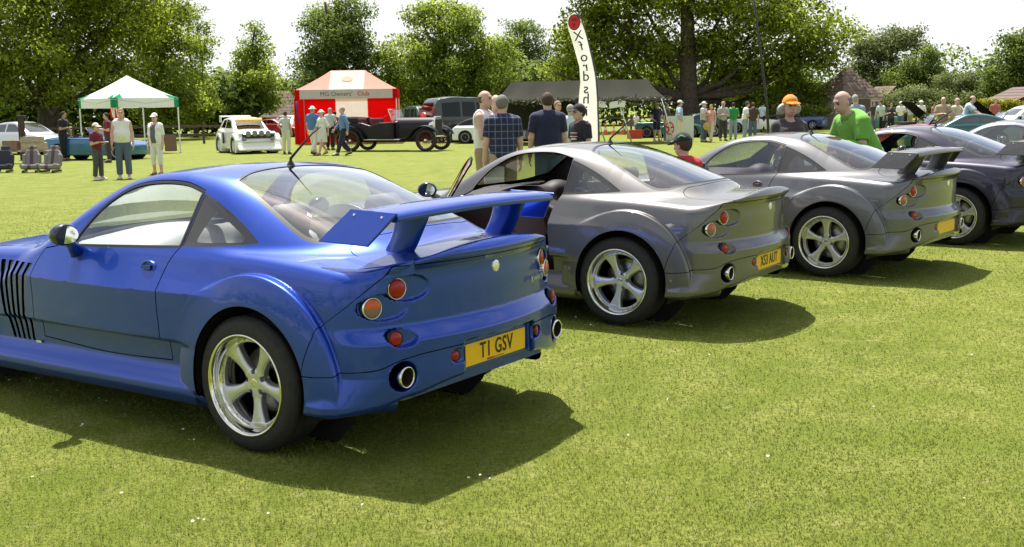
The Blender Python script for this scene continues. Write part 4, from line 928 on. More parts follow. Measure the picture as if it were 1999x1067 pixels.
    if plate and plate.strip():
        me = text_mesh(plate, plate_size, .0008, .0012, 0, 1.08)
        t = put('lettering', me, M['ink'], o); xs = [v.co.x for v in me.vertices]; wtx = max(xs)-min(xs); hgt = .079/(max(v.co.y for v in me.vertices)-min(v.co.y for v in me.vertices))
        t.matrix_local = Matrix.Translation((-.8505, 0, .4475)) @ Matrix(((0,0,-1,0),(-1,0,0,0),(0,1,0,0),(0,0,0,1))) @ Matrix.Diagonal((plate_size/.098*hgt*.78, hgt, 1, 1))
    return root, p, M
def car_script(root, p, M, txt='X', pos=(-.822,-.43,.735), size=.05):
    me = text_mesh(txt, size, .001, .0006, .12)
    t = put('model_lettering', me, M['silver'], root)
    n = Vector((-1, -.26, .05)).normalized(); z = Vector((0,0,1)); x = z.cross(n).normalized(); y = n.cross(x)
    t.matrix_local = Matrix(((x.x,y.x,n.x,pos[0]),(x.y,y.y,n.y,pos[1]),(x.z,y.z,n.z,pos[2]),(0,0,0,1)))
# ---------------------------------------------------------------- people: one implicit body each, garments grown around it
def seg(P, a, b, ra, rb):
    a = np.asarray(a, float); b = np.asarray(b, float); e = b-a; t = np.clip(((P-a)@e)/max(e@e, 1e-9), 0, 1)
    return np.linalg.norm(P-a-t[:, None]*e, axis=1)-(ra+(rb-ra)*t)
def ell(P, c, r):
    q = (P-np.asarray(c, float))/np.asarray(r, float); l = np.linalg.norm(q, axis=1)
    return (l-1)*np.min(r)*1.05
ARMS = dict(down=((.0,.06,-.28), (.06,.02,-.25)), crossed=((.07,.07,-.26), (.20,-.20,.05)), front=((.02,.07,-.27), (.23,-.07,.05)), hips=((-.06,.16,-.22), (.10,-.12,-.18)),
    reach=((.20,.05,-.19), (.21,-.03,-.12)), lean=((.06,.08,-.26), (.04,.03,-.26)), swing=((-.12,.06,-.25), (.02,.02,-.26)), swingf=((.10,.05,-.26), (.17,.0,-.19)), up=((.16,.10,-.18), (.10,-.05,.22)))
def _hand_template():
    def F(P):
        f = smax(seg(P, (0,0,.01), (.004,0,-.075), .03, .034), np.abs(P[:, 0]-.002)-.014, .012)
        for k, (y, l, cu) in enumerate(((-.030,.062,.010), (-.011,.075,.014), (.009,.080,.017), (.029,.074,.014))):
            a = (.002, y, -.085); b = (.004+cu*.6, y*1.05, -.085-l*.55); c = (.004+cu*2.2, y*1.08, -.085-l)
            f = smin(f, np.minimum(seg(P, a, b, .0095, .0088), seg(P, b, c, .0088, .0075)), .004)
        a, b, c = (.006,.026,-.03), (.020,.055,-.062), (.026,.058,-.092)
        return smin(f, np.minimum(seg(P, a, b, .014, .011), seg(P, b, c, .011, .0085)), .008)
    return isosurf(F, (-.06,-.08,-.19), (.09,.10,.05), .0085, steps=2, e=5e-4)
_HAND = []
def rot_to(a, b, fwd):
    """frame whose -z runs from a to b and whose x keeps close to fwd"""
    z = np.asarray(a, float)-np.asarray(b, float); z /= np.linalg.norm(z); x = np.asarray(fwd, float); x = x-z*(x@z)
    if np.linalg.norm(x) < 1e-3: x = np.array([0, 1, 0])-z*z[1]
    x /= np.linalg.norm(x); y = np.cross(z, x); M = np.eye(4); M[:3, 0], M[:3, 1], M[:3, 2], M[:3, 3] = x, y, z, b
    return M
BODY_CACHE = {}
def shoe_mesh():
    if 'shoe' not in BODY_CACHE:
        b = MB(); g = []
        for x, w, h, z0 in ((-.095,.020,.055,.012), (-.085,.036,.085,.0), (-.03,.040,.095,.0), (.05,.045,.070,.0), (.12,.050,.050,.0), (.165,.042,.038,.004), (.185,.018,.026,.01)):
            g.append([(x, -w, z0), (x, -w*1.02, z0+h*.45), (x, -w*.6, z0+h), (x, 0, z0+h*1.08), (x, w*.6, z0+h), (x, w*1.02, z0+h*.45), (x, w, z0), (x, -w, z0)])
        b.sheet(g); b.add(g[0][:-1], [list(range(7))]); b.add(g[-1][:-1], [list(range(7))]); BODY_CACHE['shoe'] = b.mesh('shoe')
    return BODY_CACHE['shoe']
def body_parts(pose='down', pose_r=None, legs='stand', lean=0., build=1., female=False, top='tshirt', low='long', h=.022, head_turn=0., head_tilt=0., hair='short', hat=None, child=False, belly=0., over=False):
    key = (pose, pose_r, legs, lean, build, female, top, low, h, head_turn, head_tilt, hair, hat, child, belly, over)
    if key in BODY_CACHE: return BODY_CACHE[key]
    if not _HAND: _HAND.append(_hand_template())
    A = lambda *v: np.array(v, float)
    hip, waist, chest, neck = A(0,0,.93), A(0,0,1.08), A(0,0,1.32), A(0,0,1.47)
    sw = (.150 if female else .172)*(.9+.1*build)*(.93 if child else 1)
    sl, cl = math.sin(lean), math.cos(lean)
    def L(p):      # bend the trunk forward about the hips
        q = p-hip; return hip+A(q[0]*cl+q[2]*sl, q[1], -q[0]*sl+q[2]*cl)
    W_, C_, N_ = L(waist), L(chest), L(neck)
    hr = 1.08 if child else .96
    HC = L(A(.02,0,1.475))+A(math.sin(lean*.6+head_tilt)*.15, 0, math.cos(lean*.6+head_tilt)*.15)
    ct, st = math.cos(head_turn), math.sin(head_turn); ch, sh = math.cos(lean*.45+head_tilt), math.sin(lean*.45+head_tilt)
    HR = np.array([[ct,-st,0],[st,ct,0],[0,0,1]])@np.array([[ch,0,sh],[0,1,0],[-sh,0,ch]])
    def hp(P): return (P-HC)@HR/hr
    arms = []
    for s, nm in ((1, pose), (-1, pose_r or pose)):
        S = L(A(0, s*sw, 1.392)); e, w = ARMS[nm]; k = .5 if nm in ('reach', 'lean') else 1.
        m = A(1, s, 1); E_ = S+A(*e)*m; Wp = E_+A(*w)*m; arms.append((S, E_, Wp))
    lg = []
    for s in (1, -1):
        if legs == 'walk': kn, an = A(.13 if s > 0 else .02, s*.085, .50), A(.26 if s > 0 else -.26, s*.08, .09 if s > 0 else .13)
        elif legs == 'wide': kn, an = A(.02, s*.14, .50), A(0, s*.18, .09)
        else: kn, an = A(.025, s*.105, .50), A(-.01+.02*s, s*.115, .09)
        lg.append((A(0, s*.085, .92), kn, an))
    bw = build
    def trunk(P, o=0.):
        T = smin(seg(P*[1/(.72),1,1], W_*[1/.72,1,1], C_*[1/.72,1,1], (.125 if female else .140)*bw+o, (.150 if female else .168)*(.6+.4*bw)+o), seg(P*[1/.78,1,1], A(0,0,.955)*[1/.78,1,1], W_*[1/.78,1,1], (.158 if female else .148)*bw+o, (.128 if female else .142)*bw+o), .06)
        sh = seg(P, arms[0][0]-A(0,.03,.0), arms[1][0]+A(0,.03,.0), .058+o*.8, .058+o*.8); T = smin(T, sh, .08)
        if female:
            for s in (1, -1): T = smin(T, np.linalg.norm(P-(C_+A(.095*cl,s*.07,.0)), axis=1)-.068-o, .05)
        if belly: T = smin(T, ell(P, W_+A(.05+.04*belly,0,.03), (.12+.05*belly+o,.14+o,.16+o)), .08)
        return T
    def limb(P, J, r, o=0., end=None):
        """upper and lower limb; end cuts it flat at that fraction of its whole length"""
        f = smin(seg(P, J[0], J[1], r[0]+o, r[1]+o), seg(P, J[1], J[2], r[1]+o, r[2]+o), .02)
        if end is not None:
            if end <= 1: c, d = J[0]+(J[1]-J[0])*end, J[1]-J[0]
            else: c, d = J[1]+(J[2]-J[1])*(end-1), J[2]-J[1]
            f0 = seg(P, J[0], J[1], r[0]+o, r[1]+o) if end <= 1 else f
            f = smax(f0, (P-c)@(d/np.linalg.norm(d)), .008)
        return f
    ra = tuple(x*(.85+.15*bw)*(.82 if female else 1) for x in (.058, .043, .030)); rl = tuple(x*(.8+.2*bw) for x in (.092, .062, .040))
    def headF(P):
        q = hp(P)
        f = ell(q, (0,0,.015), (.098,.077,.108)); f = smin(f, ell(q, (.030,0,-.062), (.062,.056,.058)), .04)
        f = smin(f, seg(q, (.094,0,.012), (.113,0,-.026), .009, .015), .015)
        f = smin(f, seg(q, (.088,-.03,.035), (.088,.03,.035), .012, .012), .02)
        f = smin(f, seg(q, (.088,-.016,-.064), (.088,.016,-.064), .010, .010), .010)
        for s in (1, -1):
            f = smin(f, ell(q, (-.005, s*.078, -.005), (.020,.010,.032)), .008)
            f = smax(f, -(np.linalg.norm(q-np.array([.094, s*.031, .012]), axis=1)-.015), .012)
        return f*hr
    def Fb(P):
        f = trunk(P, -.004)
        f = smin(f, seg(P, N_-A(0,0,.05), HC-A(.01,0,.05), .062 if not female else .052, .052 if not female else .044), .03)
        f = smin(f, headF(P), .02)
        for J in arms: f = smin(f, limb(P, J, ra), .025)
        for J in lg:
            f = smin(f, limb(P, J, rl), .03); f = smin(f, seg(P, J[2], J[2]+A(.14,0,-.045), .038, .030), .02)
        return f
    pts = np.array([hip, C_, HC]+[q for J in arms for q in J]+[q for J in lg for q in J]); lo = pts.min(0)-.26; hi = pts.max(0)+.26; lo[2] = -.02
    out = {}
    hh = .012
    body = isosurf(Fb, lo, hi, h, steps=3)
    # finer head over the coarse one
    if h < .026:
        body, _ = body.split(lambda V: .115*hr-np.linalg.norm((V-HC)*[1,1,.9], axis=1)) if False else (body, None)
    hands = []
    for (S, E_, Wp), s in zip(arms, (1, -1)):
        M = rot_to(E_, Wp, (0, -s, 0) if abs((Wp-E_)[2]) > .15 else (0, 0, -1)); M[:3, :3] = M[:3, :3]@np.diag([1, s, 1]).astype(float)*(.8 if child else .95)
        hands.append(_HAND[0].xf(M))
    body = join(body, *hands); out['body'] = mesh_of(body, 'body')
    fe = MB()
    for s in (1, -1):
        c = HC+HR@(np.array([.088, s*.031, .014])*hr); fe.lathe(disc_prof(.0125*hr, .006, 3), 8, 0, True, 'z', frame_to(c, HR@np.array([1, .25*s, 0])))
        a = HC+HR@(np.array([.097, s*.016, .040])*hr); b_ = HC+HR@(np.array([.086, s*.050, .038])*hr); fe.tube([a, b_], .005*hr, 5)
    me = HC+HR@(np.array([.0965, -.022, -.064])*hr); mf = HC+HR@(np.array([.0965, .022, -.064])*hr)
    fe.tube([me, HC+HR@(np.array([.1005, 0, -.064])*hr), mf], [.003, .0045, .003], 5, 1)
    out['face'] = fe.mesh('face')
    # shirt
    o = .024 if not female else .020
    hem = .90 if top != 'cardigan' else .80
    if top in ('tshirt', 'polo', 'vest', 'long', 'cardigan', 'blouse'):
        se = {'tshirt': .72, 'polo': .74, 'vest': None, 'long': 1.92, 'cardigan': 1.2, 'blouse': .4}[top]
        def Fs(P):
            f = trunk(P, o)
            if se:
                for J in arms: f = smin(f, limb(P, J, tuple(x*(1.25 if top != 'long' else 1.1) for x in ra), .012, se), .012)
            else:
                for J in arms: f = smax(f, -(seg(P, J[0]+A(0,.03*np.sign(J[0][1]),.05), J[0]+A(0,.03*np.sign(J[0][1]),-.12), .055, .062)), .012)
            f = smax(f, -(P-(hip+A(0,0,hem-.93)))@A(sl*.4,0,1), .006)
            nk = -seg(P, N_+A(.025,0,-.015), HC, .068 if top != 'vest' else .09, .07); f = smax(f, nk, .008)
            return smax(f, (P-N_)@A(sl,0,cl)-.045, .012)
        out['shirt'] = mesh_of(isosurf(Fs, lo, hi, max(h, .018), steps=2), 'shirt')
    if over:      # open cardigan over the top
        def Fo(P):
            f = trunk(P, o+.014)
            for J in arms: f = smin(f, limb(P, J, tuple(x*1.3 for x in ra), .016, .95), .03)
            f = smax(f, -(P[:, 2]-.84), .006); f = smax(f, -seg(P, N_+A(.03,0,-.02), HC, .085, .08), .01)
            f = smax(f, -smax(np.abs(P[:, 1])-.075, .02-P[:, 0], .02), .01)
            return smax(f, (P-N_)@A(sl,0,cl)-.03, .012)
        out['cardigan'] = mesh_of(isosurf(Fo, lo, hi, max(h, .018), steps=2), 'cardigan')
    # lower garment
    if low:
        en = {'long': 1.95, 'shorts': .92, 'capri': 1.55, 'skirt': None}[low]
        def Ft(P):
            f = smax(seg(P*[1/.78,1,1], A(0,0,.95), A(0,0,1.06), (.158 if female else .148)*bw+.008, .132*bw+.006), P[:, 2]-1.05, .01)
            if en:
                for J in lg: f = smin(f, limb(P, J, tuple(x*q for x, q in zip(rl, (1.05, 1.14 if not female else 1.06, 1.55 if low == 'long' else 1.3))), .010, en), .03)
            else: f = smin(f, smax(seg(P*[1/.85,1,1], A(.02,0,.50), A(0,0,.98), .215, .17), .50-P[:, 2], .006), .03)
            return f
        out['trousers' if low in ('long', 'capri') else ('shorts' if low == 'shorts' else 'skirt')] = mesh_of(isosurf(Ft, (lo[0], lo[1], .0), (hi[0], hi[1], 1.15), max(h, .018), steps=2), 'trousers')
    if hair:
        def Fh(P):
            q = hp(P); f = ell(q, (-.008,0,.024), (.108,.088,.112))
            if hair == 'short': c = smax(q[:, 0]*.75-q[:, 2]*.55-.012, -q[:, 2]*.8-.055+np.clip(-q[:, 0], 0, 1)*-.25, .01)
            elif hair == 'bald': c = smax(smax(q[:, 0]+.005, q[:, 2]-.045, .01), -q[:, 2]-.06, .01); f = ell(q, (-.004,0,.018), (.103,.082,.108))
            elif hair == 'long': f = smin(f, smax(seg(q, (-.045,0,.0), (-.05,0,-.15), .085, .075), np.abs(q[:, 1])-.09, .03), .03); c = q[:, 0]*.8-q[:, 2]*.5-.012
            else: f = smin(f, smin(ell(q, (-.02,.095,-.035), (.06,.055,.07)), ell(q, (-.02,-.095,-.035), (.06,.055,.07)), .01), .03); c = q[:, 0]*.8-q[:, 2]*.5-.012
            f = smax(f, c, .012)
            return f*hr
        out['hair'] = mesh_of(isosurf(Fh, HC-.2, HC+.2, max(.012, h*.6), steps=2), 'hair')
    if hat:
        def Fc(P):
            q = hp(P); f = smax(ell(q, (-.004,0,.030), (.116,.097,.120)), .045+.12*q[:, 0]*.0-q[:, 2], .01)
            if hat == 'cap': br = smax(smax(np.hypot((q[:, 0]-.10)/1.05, q[:, 1])-.088, np.abs(q[:, 2]-.052+.9*np.clip(q[:, 0]-.10, 0, 1)**1.2*.5+1.2*q[:, 1]**2)-.006, .006), .05-q[:, 0], .01); f = smin(f, br, .008)
            if hat == 'backcap': br = smax(smax(np.hypot(q[:, 0]+.10, q[:, 1])-.085, np.abs(q[:, 2]-.050)-.006, .006), q[:, 0]+.05, .01); f = smin(f, br, .008)
            if hat == 'brim': br = smax(np.hypot(q[:, 0], q[:, 1]*1.1)-.165, np.abs(q[:, 2]-.052+.25*np.clip(np.hypot(q[:, 0], q[:, 1])-.1, 0, 1))-.007, .006); f = smin(f, br, .008)
            return f*hr
        out['hat'] = mesh_of(isosurf(Fc, HC-.26, HC+.26, max(.012, h*.55), steps=2), 'hat')
    out['feet'] = [(lg[0][2], 0), (lg[1][2], 0)]; out['arms'] = arms; out['head'] = HC; out['chest'] = C_; out['headR'] = HR
    BODY_CACHE[key] = out
    return out
SKIN = dict(fair=(.56,.36,.28), tan=(.42,.25,.18), pink=(.60,.37,.30))
def cloth(name, col): return mat('cloth_'+name, col, .9, noise=(10,.05), bump=(10,.9), sheen=.1)
def person(label, xy, face, height=1.76, skin='fair', shirt=('white',(.75,.75,.74)), trousers=('denim',(.10,.14,.22)), shoe=('shoe',(.05,.045,.04)), hairc=('brown',(.06,.035,.02)), hatc=None, z=0., group=None, seam=None, **kw):
    b = body_parts(**kw); s = height/1.75
    root = thing('person', label, 'person', (xy[0], xy[1], z), face, group); root.scale = (s, s, s)
    def p(nm, me, m):
        o = bpy.data.objects.new(nm, me); COL.objects.link(o); o.parent = root
        ms = m if isinstance(m, list) else [m]
        while len(me.materials) < len(ms): me.materials.append(None)
        for i, q in enumerate(ms): o.material_slots[i].link = 'OBJECT'; o.material_slots[i].material = q
        return o
    sk = mat('skin_'+skin, SKIN[skin], .55, noise=(9,.10), spec=.4)
    p('body', b['body'], sk); p('face', b['face'], [mat('eyes_and_brows', (.05,.03,.022), .5), mat('lips', (.42,.16,.13), .5)])
    if 'shirt' in b: p('shirt', b['shirt'], cloth(*shirt))
    if 'cardigan' in b: p('cardigan', b['cardigan'], cloth('white', (.74,.74,.73)))
    for k in ('trousers', 'shorts', 'skirt'):
        if k in b: p(k, b[k], cloth(*trousers))
    if 'hair' in b: p('hair', b['hair'], mat('hair_'+hairc[0], hairc[1], .8, noise=(60,.35), bump=(90,.5)))
    if 'hat' in b: p('hat', b['hat'], cloth(*(hatc or ('white_cap', (.75,.75,.72)))))
    for (an, r), sd in zip(b['feet'], (1, -1)):
        o = p('shoe', shoe_mesh(), mat('shoe_'+shoe[0], shoe[1], .5)); o.location = (an[0]+.03, an[1], max(0, an[2]-.09)); o.rotation_euler = (0, .25 if an[2] > .11 else 0, .12*sd)
    return root, b, p
# ---------------------------------------------------------------- other vehicles: the same kind of shell from a few profile curves
def road_wheel(R=.30, w=.19, spokes=8, name='a'):
    key = ('rw', R, w, spokes)
    if key in CAR_CACHE2: return CAR_CACHE2[key]
    t = MB(); rr = R*.66
    t.lathe([(rr,-.012),(rr+.015,-.002),(R*.9,-.002),(R*.985,-.02),(R,-.045),(R,-w+.045),(R*.985,-w+.02),(R*.9,-w),(rr,-w),(rr,-.012)], 28, 0, True, 'y')
    r = MB(); r.lathe([(rr+.004,-.010),(rr,.0),(rr-.012,-.004),(rr-.02,-.045),(rr-.03,-w+.02)], 28, 0, True, 'y')
    r.lathe([(.0001,-.015),(.05,-.018),(.06,-.035)], 14, 0, True, 'y')
    for k in range(spokes):
        q = 2*math.pi*k/spokes; d = Vector((math.cos(q), 0, math.sin(q)))
        r.tube([d*.03+Vector((0,-.032,0)), d*(rr*.55)+Vector((0,-.034,0)), d*(rr-.012)+Vector((0,-.03,0))], [.020,.016,.022], 5)
    r.lathe([(.0001,-.075),(rr-.015,-.075)], 20, 1, False, 'y')
    CAR_CACHE2[key] = (t.mesh('tyre'), r.mesh('rim')); return CAR_CACHE2[key]
CAR_CACHE2 = {}
def prof_at(pts): return table(sorted(pts), 300)
def auto(name, label, xy, yaw, col, xr, xf, wb, deck, roof=None, W=.82, belt=.80, cab=.70, tum=.45, R_=.30, bot=.17, kc=.06, ks=.10, kd=.06, plan=.10, roofc=None, windows=None, wind=None, rearw=None, cat='car', group=None, h=.048, arch=.045, flare=.0, rimc=(.55,.55,.56), glass=None, bumpc=None, pmetal=.2, spokes=8, seats=None, lamps=True, z=0., hood=None, nose_lamps=None, bonnet_open=None, plate=None, cockpit=None):
    """xr, xf: rear and front ends; deck/roof: (x, z) profile points; windows: side glass outlines (x, z); wind, rearw: (x0, x1, half width) of the screens seen from above"""
    root = thing(name, label, cat, (xy[0], xy[1], z), yaw, group)
    dk = prof_at(deck); rf = prof_at(roof) if roof else None
    def F(P):
        x, y, zz = P[:, 0], np.abs(P[:, 1]), P[:, 2]
        top = (zz-(dk(x)-.035*(y/W)**2))*.95
        side = y-(W-.05*((zz-.5)/.4)**2*np.where(zz > .5, 1, .6))
        ends = np.maximum(xr+plan*1.1*(y/W)**2*.8+.05*np.clip(.45-zz, -1, 1)**2*4-x, x-(xf-plan*(y/W)**2-.06*np.clip(np.abs(zz-.45)-.12, 0, 1)*3))
        f = smax(smax(smax(side, ends, ks), top, kd), bot-zz, .04)
        if flare:
            for cx in (0, wb):
                rr = np.hypot(x-cx, zz-R_); f = smin(f, smax(smax(rr-R_-.17, y-(W+flare), .03), W*.6-y, .03), .02)
        if rf is not None:
            c = smax((zz-(rf(x)-.05*(y/cab)**2))*.85, (y-(cab-tum*np.clip(zz-belt, -.1, 1.2)))*.9, kc)
            f = smin(f, smax(c, belt-.2-zz, .02), .03)
        return f
    zm = max([p[1] for p in deck]+([p[1] for p in roof] if roof else []))+.12
    S = isosurf(F, (xr-.12, 0, .05), (xf+.12, W+flare+.12, zm), h, half=True, steps=2)
    ay = lambda V: np.abs(V[:, 1])
    for cx in (0, wb): _, S = S.split(lambda V: only(ay(V) > W*.55, np.hypot(V[:, 0]-cx, V[:, 2]-R_)-R_-arch))
    if cockpit:
        x0, x1, hw = cockpit; pl = smooth_poly([(x0,-hw*.8),(x0+.1,-hw),(x1-.1,-hw),(x1,-hw*.9),(x1,hw*.9),(x1-.1,hw),(x0+.1,hw),(x0,hw*.8)], 4)
        _, S = S.split(lambda V: only(V[:, 2] > belt-.25, poly_sd(V[:, :2], pl)))
        b = MB(); b.box(((x0+x1)/2, 0, belt-.36), (x1-x0+.1, hw*2.05, .04)); b.box((x1+.03, 0, belt-.16), (.05, hw*2, .36)); b.box((x0-.03, 0, belt-.16), (.05, hw*2, .36)); b.build('cockpit', mat('satin_black'), root)
        b = MB(); b.lathe([(.17+.013*math.cos(q), .013*math.sin(q)) for q in np.linspace(0, 2*math.pi, 7)], 20, 0, True, 'z', frame_to((x1-.32, -.33, belt+.02), (-1, 0, .45))); b.build('steering_wheel', mat('satin_black'), root)
    gl = []
    for poly in (windows or []):
        pl = smooth_poly(poly, 4, sharp=range(len(poly)))
        g, S = S.split(lambda V: only((ay(V) > cab*.5) & (V[:, 2] > belt-.08), poly_sd(side2(V), pl))); gl.append(g)
    for w_ in (wind, rearw):
        if w_:
            x0, x1, hw = w_; pl = np.array([(x0,-hw*.92),(x1,-hw),(x1+.05*(1 if w_ is wind else -1),0),(x1,hw),(x0,hw*.92)])
            g, S = S.split(lambda V: only(V[:, 2] > belt-.02, poly_sd(V[:, :2], pl))); gl.append(g)
    pm = paint('lacquer_'+name+'_'+label[:14], col, pmetal)
    if roofc is not None and rf is not None:
        top, S = S.split(lambda V: belt+.03-V[:, 2])
        if len(top.T): put('hood', mesh_of(top.lip(.01), 'hood'), roofc, root)
    put('bodywork', mesh_of(S.lip(.02), 'bodywork'), pm, root)
    G = glass or glass_mat('far_glass', (.16,.18,.18))
    for g in gl:
        if not len(g.T): continue
        for sd in (1, -1):
            q = g.split(lambda V: -sd*V[:, 1])[0]
            if len(q.T) and (g is gl[-1] or True):
                put('window', mesh_of(q.moved(-.004), 'window'), G, root)
    u = MB(); u.box(((xr+xf)/2, 0, bot+.12), ((xf-xr)*.92, W*1.3, .16))
    for cx in (0, wb):
        for s in (1, -1): u.lathe([(.01,0),(R_+arch,0),(R_+arch,.25)], 18, 0, True, 'y', Matrix.Translation((cx, s*(W-.28) if s > 0 else -(W-.03), R_)))
    u.build('underside', mat('underbody_black', (.008,.008,.008), .8), root)
    ty, rm = road_wheel(R_, .19, spokes); tm = mat('tyre_rubber', (.018,.017,.017), .75, noise=(40,.3)); rmm = mat('rim_%d_%d' % (rimc[0]*100, rimc[1]*100), rimc, .35, .6 if rimc[0] == rimc[1] or rimc[0]-rimc[1] < .05 else .1)
    for cx in (0, wb):
        for s in (1, -1):
            o = bpy.data.objects.new('wheel', ty); COL.objects.link(o); o.parent = root
            if not ty.materials: ty.materials.append(tm)
            o.matrix_local = Matrix.Translation((cx, s*(W+flare*.9-.015), R_)) @ (Matrix.Identity(4) if s > 0 else Matrix.Rotation(math.pi, 4, 'Z'))
            q = bpy.data.objects.new('rim', rm); COL.objects.link(q); q.parent = o
            while len(rm.materials) < 2: rm.materials.append(mat('underbody_black'))
            q.material_slots[0].link = 'OBJECT'; q.material_slots[0].material = rmm
    if lamps:
        yl = W*.70
        for s in (1, -1):
            def xat(zq, end):
                xs = np.linspace(xf+.1, xf-.8, 300) if end > 0 else np.linspace(xr-.1, xr+.8, 300)
                fv = F(np.stack([xs, np.full(300, yl), np.full(300, zq)], 1)); return float(xs[np.argmax(fv < 0)])
            zl = min(.60, float(dk(xf-.25))-.10)
            b = MB(); b.lathe(disc_prof(.095, .05, 4), 16, 0, True, 'z', frame_to((xat(zl, 1)-.01, s*yl, zl), (1, .25*s, .3))); b.build('headlamp', mat('headlamp_glass', (.75,.77,.78), .08, .3, coat=1.), root)
            b = MB(); b.box((xat(.62, -1)-.0, s*yl, .62), (.04, .20, .12)); b.build('tail_lamp', mat('red_lens'), root, .012)
    if bumpc:
        for xe in (xr, xf):
            b = MB(); b.tube([(xe+(.12 if xe == xr else -.12), -W*.95, .42), (xe, -W*.75, .42), (xe+(-.02 if xe == xr else .02), 0, .42), (xe, W*.75, .42), (xe+(.12 if xe == xr else -.12), W*.95, .42)], .045, 8); b.build('bumper', bumpc, root)
    if seats:
        for sx in seats:
            for y in (.33, -.33):
                o = put('seat', c2seat(), None, root); o.location = (sx, y, .22); o.scale = (.85,.85,.85)
    if hood: hood(root)
    if bonnet_open:
        x0, x1, ang, m = bonnet_open; b = MB(); g = []
        for i in range(5):
            xx = (x1-x0)*i/4; g.append([(xx, y, -.05*abs(y)**2-.05*(i/4)**2) for y in np.linspace(-W*.85, W*.85, 7)])
        b.sheet(g); b.sheet([[(p[0], p[1], p[2]-.03) for p in r] for r in g], 1)
        o = b.build('bonnet', [pm if m is None else m, mat('matt_black', (.012,.012,.013), .95, spec=.06)], root); o.matrix_local = Matrix.Translation((x0, 0, float(dk(x0))+.02)) @ Matrix.Rotation(-ang, 4, 'Y')
        b = MB(); b.box(((x0+x1)/2+.1, 0, float(dk((x0+x1)/2))-.02), ((x1-x0)*.8, W*1.5, .08)); b.build('engine_bay', mat('satin_black'), root, .01)
    return root
def c2seat():
    if 'seat' not in CAR_CACHE2:
        CAR_CACHE2['seat'] = mesh_of(seat_surf(), 'seat'); CAR_CACHE2['seat'].materials.append(mat('dark_seat', (.03,.025,.025), .7))
    return CAR_CACHE2['seat']
def open_screen(x, hw, z0, top, lean=.28, frame=None):
    """windscreen of an open car: frame and glass"""
    def f(root):
        b = MB(); L = [(x, -hw, z0), (x-lean, -hw*.88, top), (x-lean-.02, 0, top+.02), (x-lean, hw*.88, top), (x, hw, z0)]
        b.tube(L, .018, 6); b.build('windscreen_frame', frame or mat('satin_black'), root)
        g = MB(); g.add([L[0], L[1], L[2], L[3], L[4], (x+.04, 0, z0)], [(0,1,2,5), (5,2,3,4)]); g.build('windscreen', glass_mat('far_glass_clear', (.7,.75,.75)), root)
    return f
# ---------------------------------------------------------------- the row of coupes
blue = paint('blue_lacquer', (.0025,.046,.36), .58, rough=.36); grey = paint('grey_lacquer', (.132,.128,.127), .70, rough=.42); grey2 = paint('cool_grey_lacquer', (.126,.128,.135), .70, rough=.42); navy = paint('midnight_lacquer', (.022,.019,.040), .6, rough=.40); steel_blue = paint('steel_blue_lacquer', (.13,.145,.18), .75, rough=.42)
wing_grey = mat('wing_carbon', (.045,.043,.045), .35, coat=.5, noise=(50,.2))
r, p, M = make_car('sports_coupe', 'bright blue sports coupe nearest the camera with tall blue rear wing', (-.7867,5.9684,2.5466), blue, wing=blue, plate='T1 GSV', spin=.42, dash=(.58,.58,.54), seat=(.20,.20,.21), lining=(.40,.40,.38))
for tx, dy, sz in (('X', -.355, .050), ('POWER', -.425, .028), ('SV', -.505, .046)): car_script(r, p, M, tx, (-.868+.278*dy*dy-.004, dy, .735), sz)
b = MB(); b.box((1.28,-.05,.985),(.16,.10,.03)); b.build('phone_holder', M['black'], r, .008)
pl = [o for o in r.children if o.name.startswith('number_plate')][0]
b = MB(); b.box((-.8500,.055,.399), (.002,.055,.009)); b.build('dealer_mark', mat('letter_red'  , (.45,.03,.04), .7), pl); b = MB(); b.box((-.8500,-.02,.399), (.002,.085,.003)); b.build('dealer_line', M['ink'], pl)
r, p, M = make_car('sports_coupe', 'warm grey sports coupe without wing, its near door standing open', (1.2721,8.992,2.5616), grey, plate='X53 AUT', spin=.10, door_open=-R(55), dash=(.035,.018,.021), seat=(.018,.010,.011), lining=(.02,.010,.011))
b = MB(); b.box((1.32,.12,.985),(.20,.40,.012), rot=Matrix.Rotation(.12, 3, 'Y')); b.build('paper_sheet', mat('paper', (.78,.78,.74), .8), r)
r, p, M = make_car('sports_coupe', 'grey sports coupe with dark rear wing, balding man leaning beside it', (3.4986,11.1635,2.4749), grey2, wing=wing_grey, plate=' ', spin=.95, dash=(.05,.02,.024), seat=(.07,.012,.016), lining=(.03,.02,.02))
r, p, M = make_car('sports_coupe', 'midnight blue sports coupe with black rear wing and lowered window', (5.5989,13.3642,2.4751), navy, wing=wing_grey, spin=.95, glass_down=True, dash=(.05,.05,.055), seat=(.05,.05,.055))
r, p, M = make_car('sports_coupe', 'steel blue sports coupe farthest along the row, cut by the picture edge', (8.35,16.6,2.475), steel_blue, wing=wing_grey, spin=.3, dash=(.05,.05,.055), seat=(.06,.05,.05))
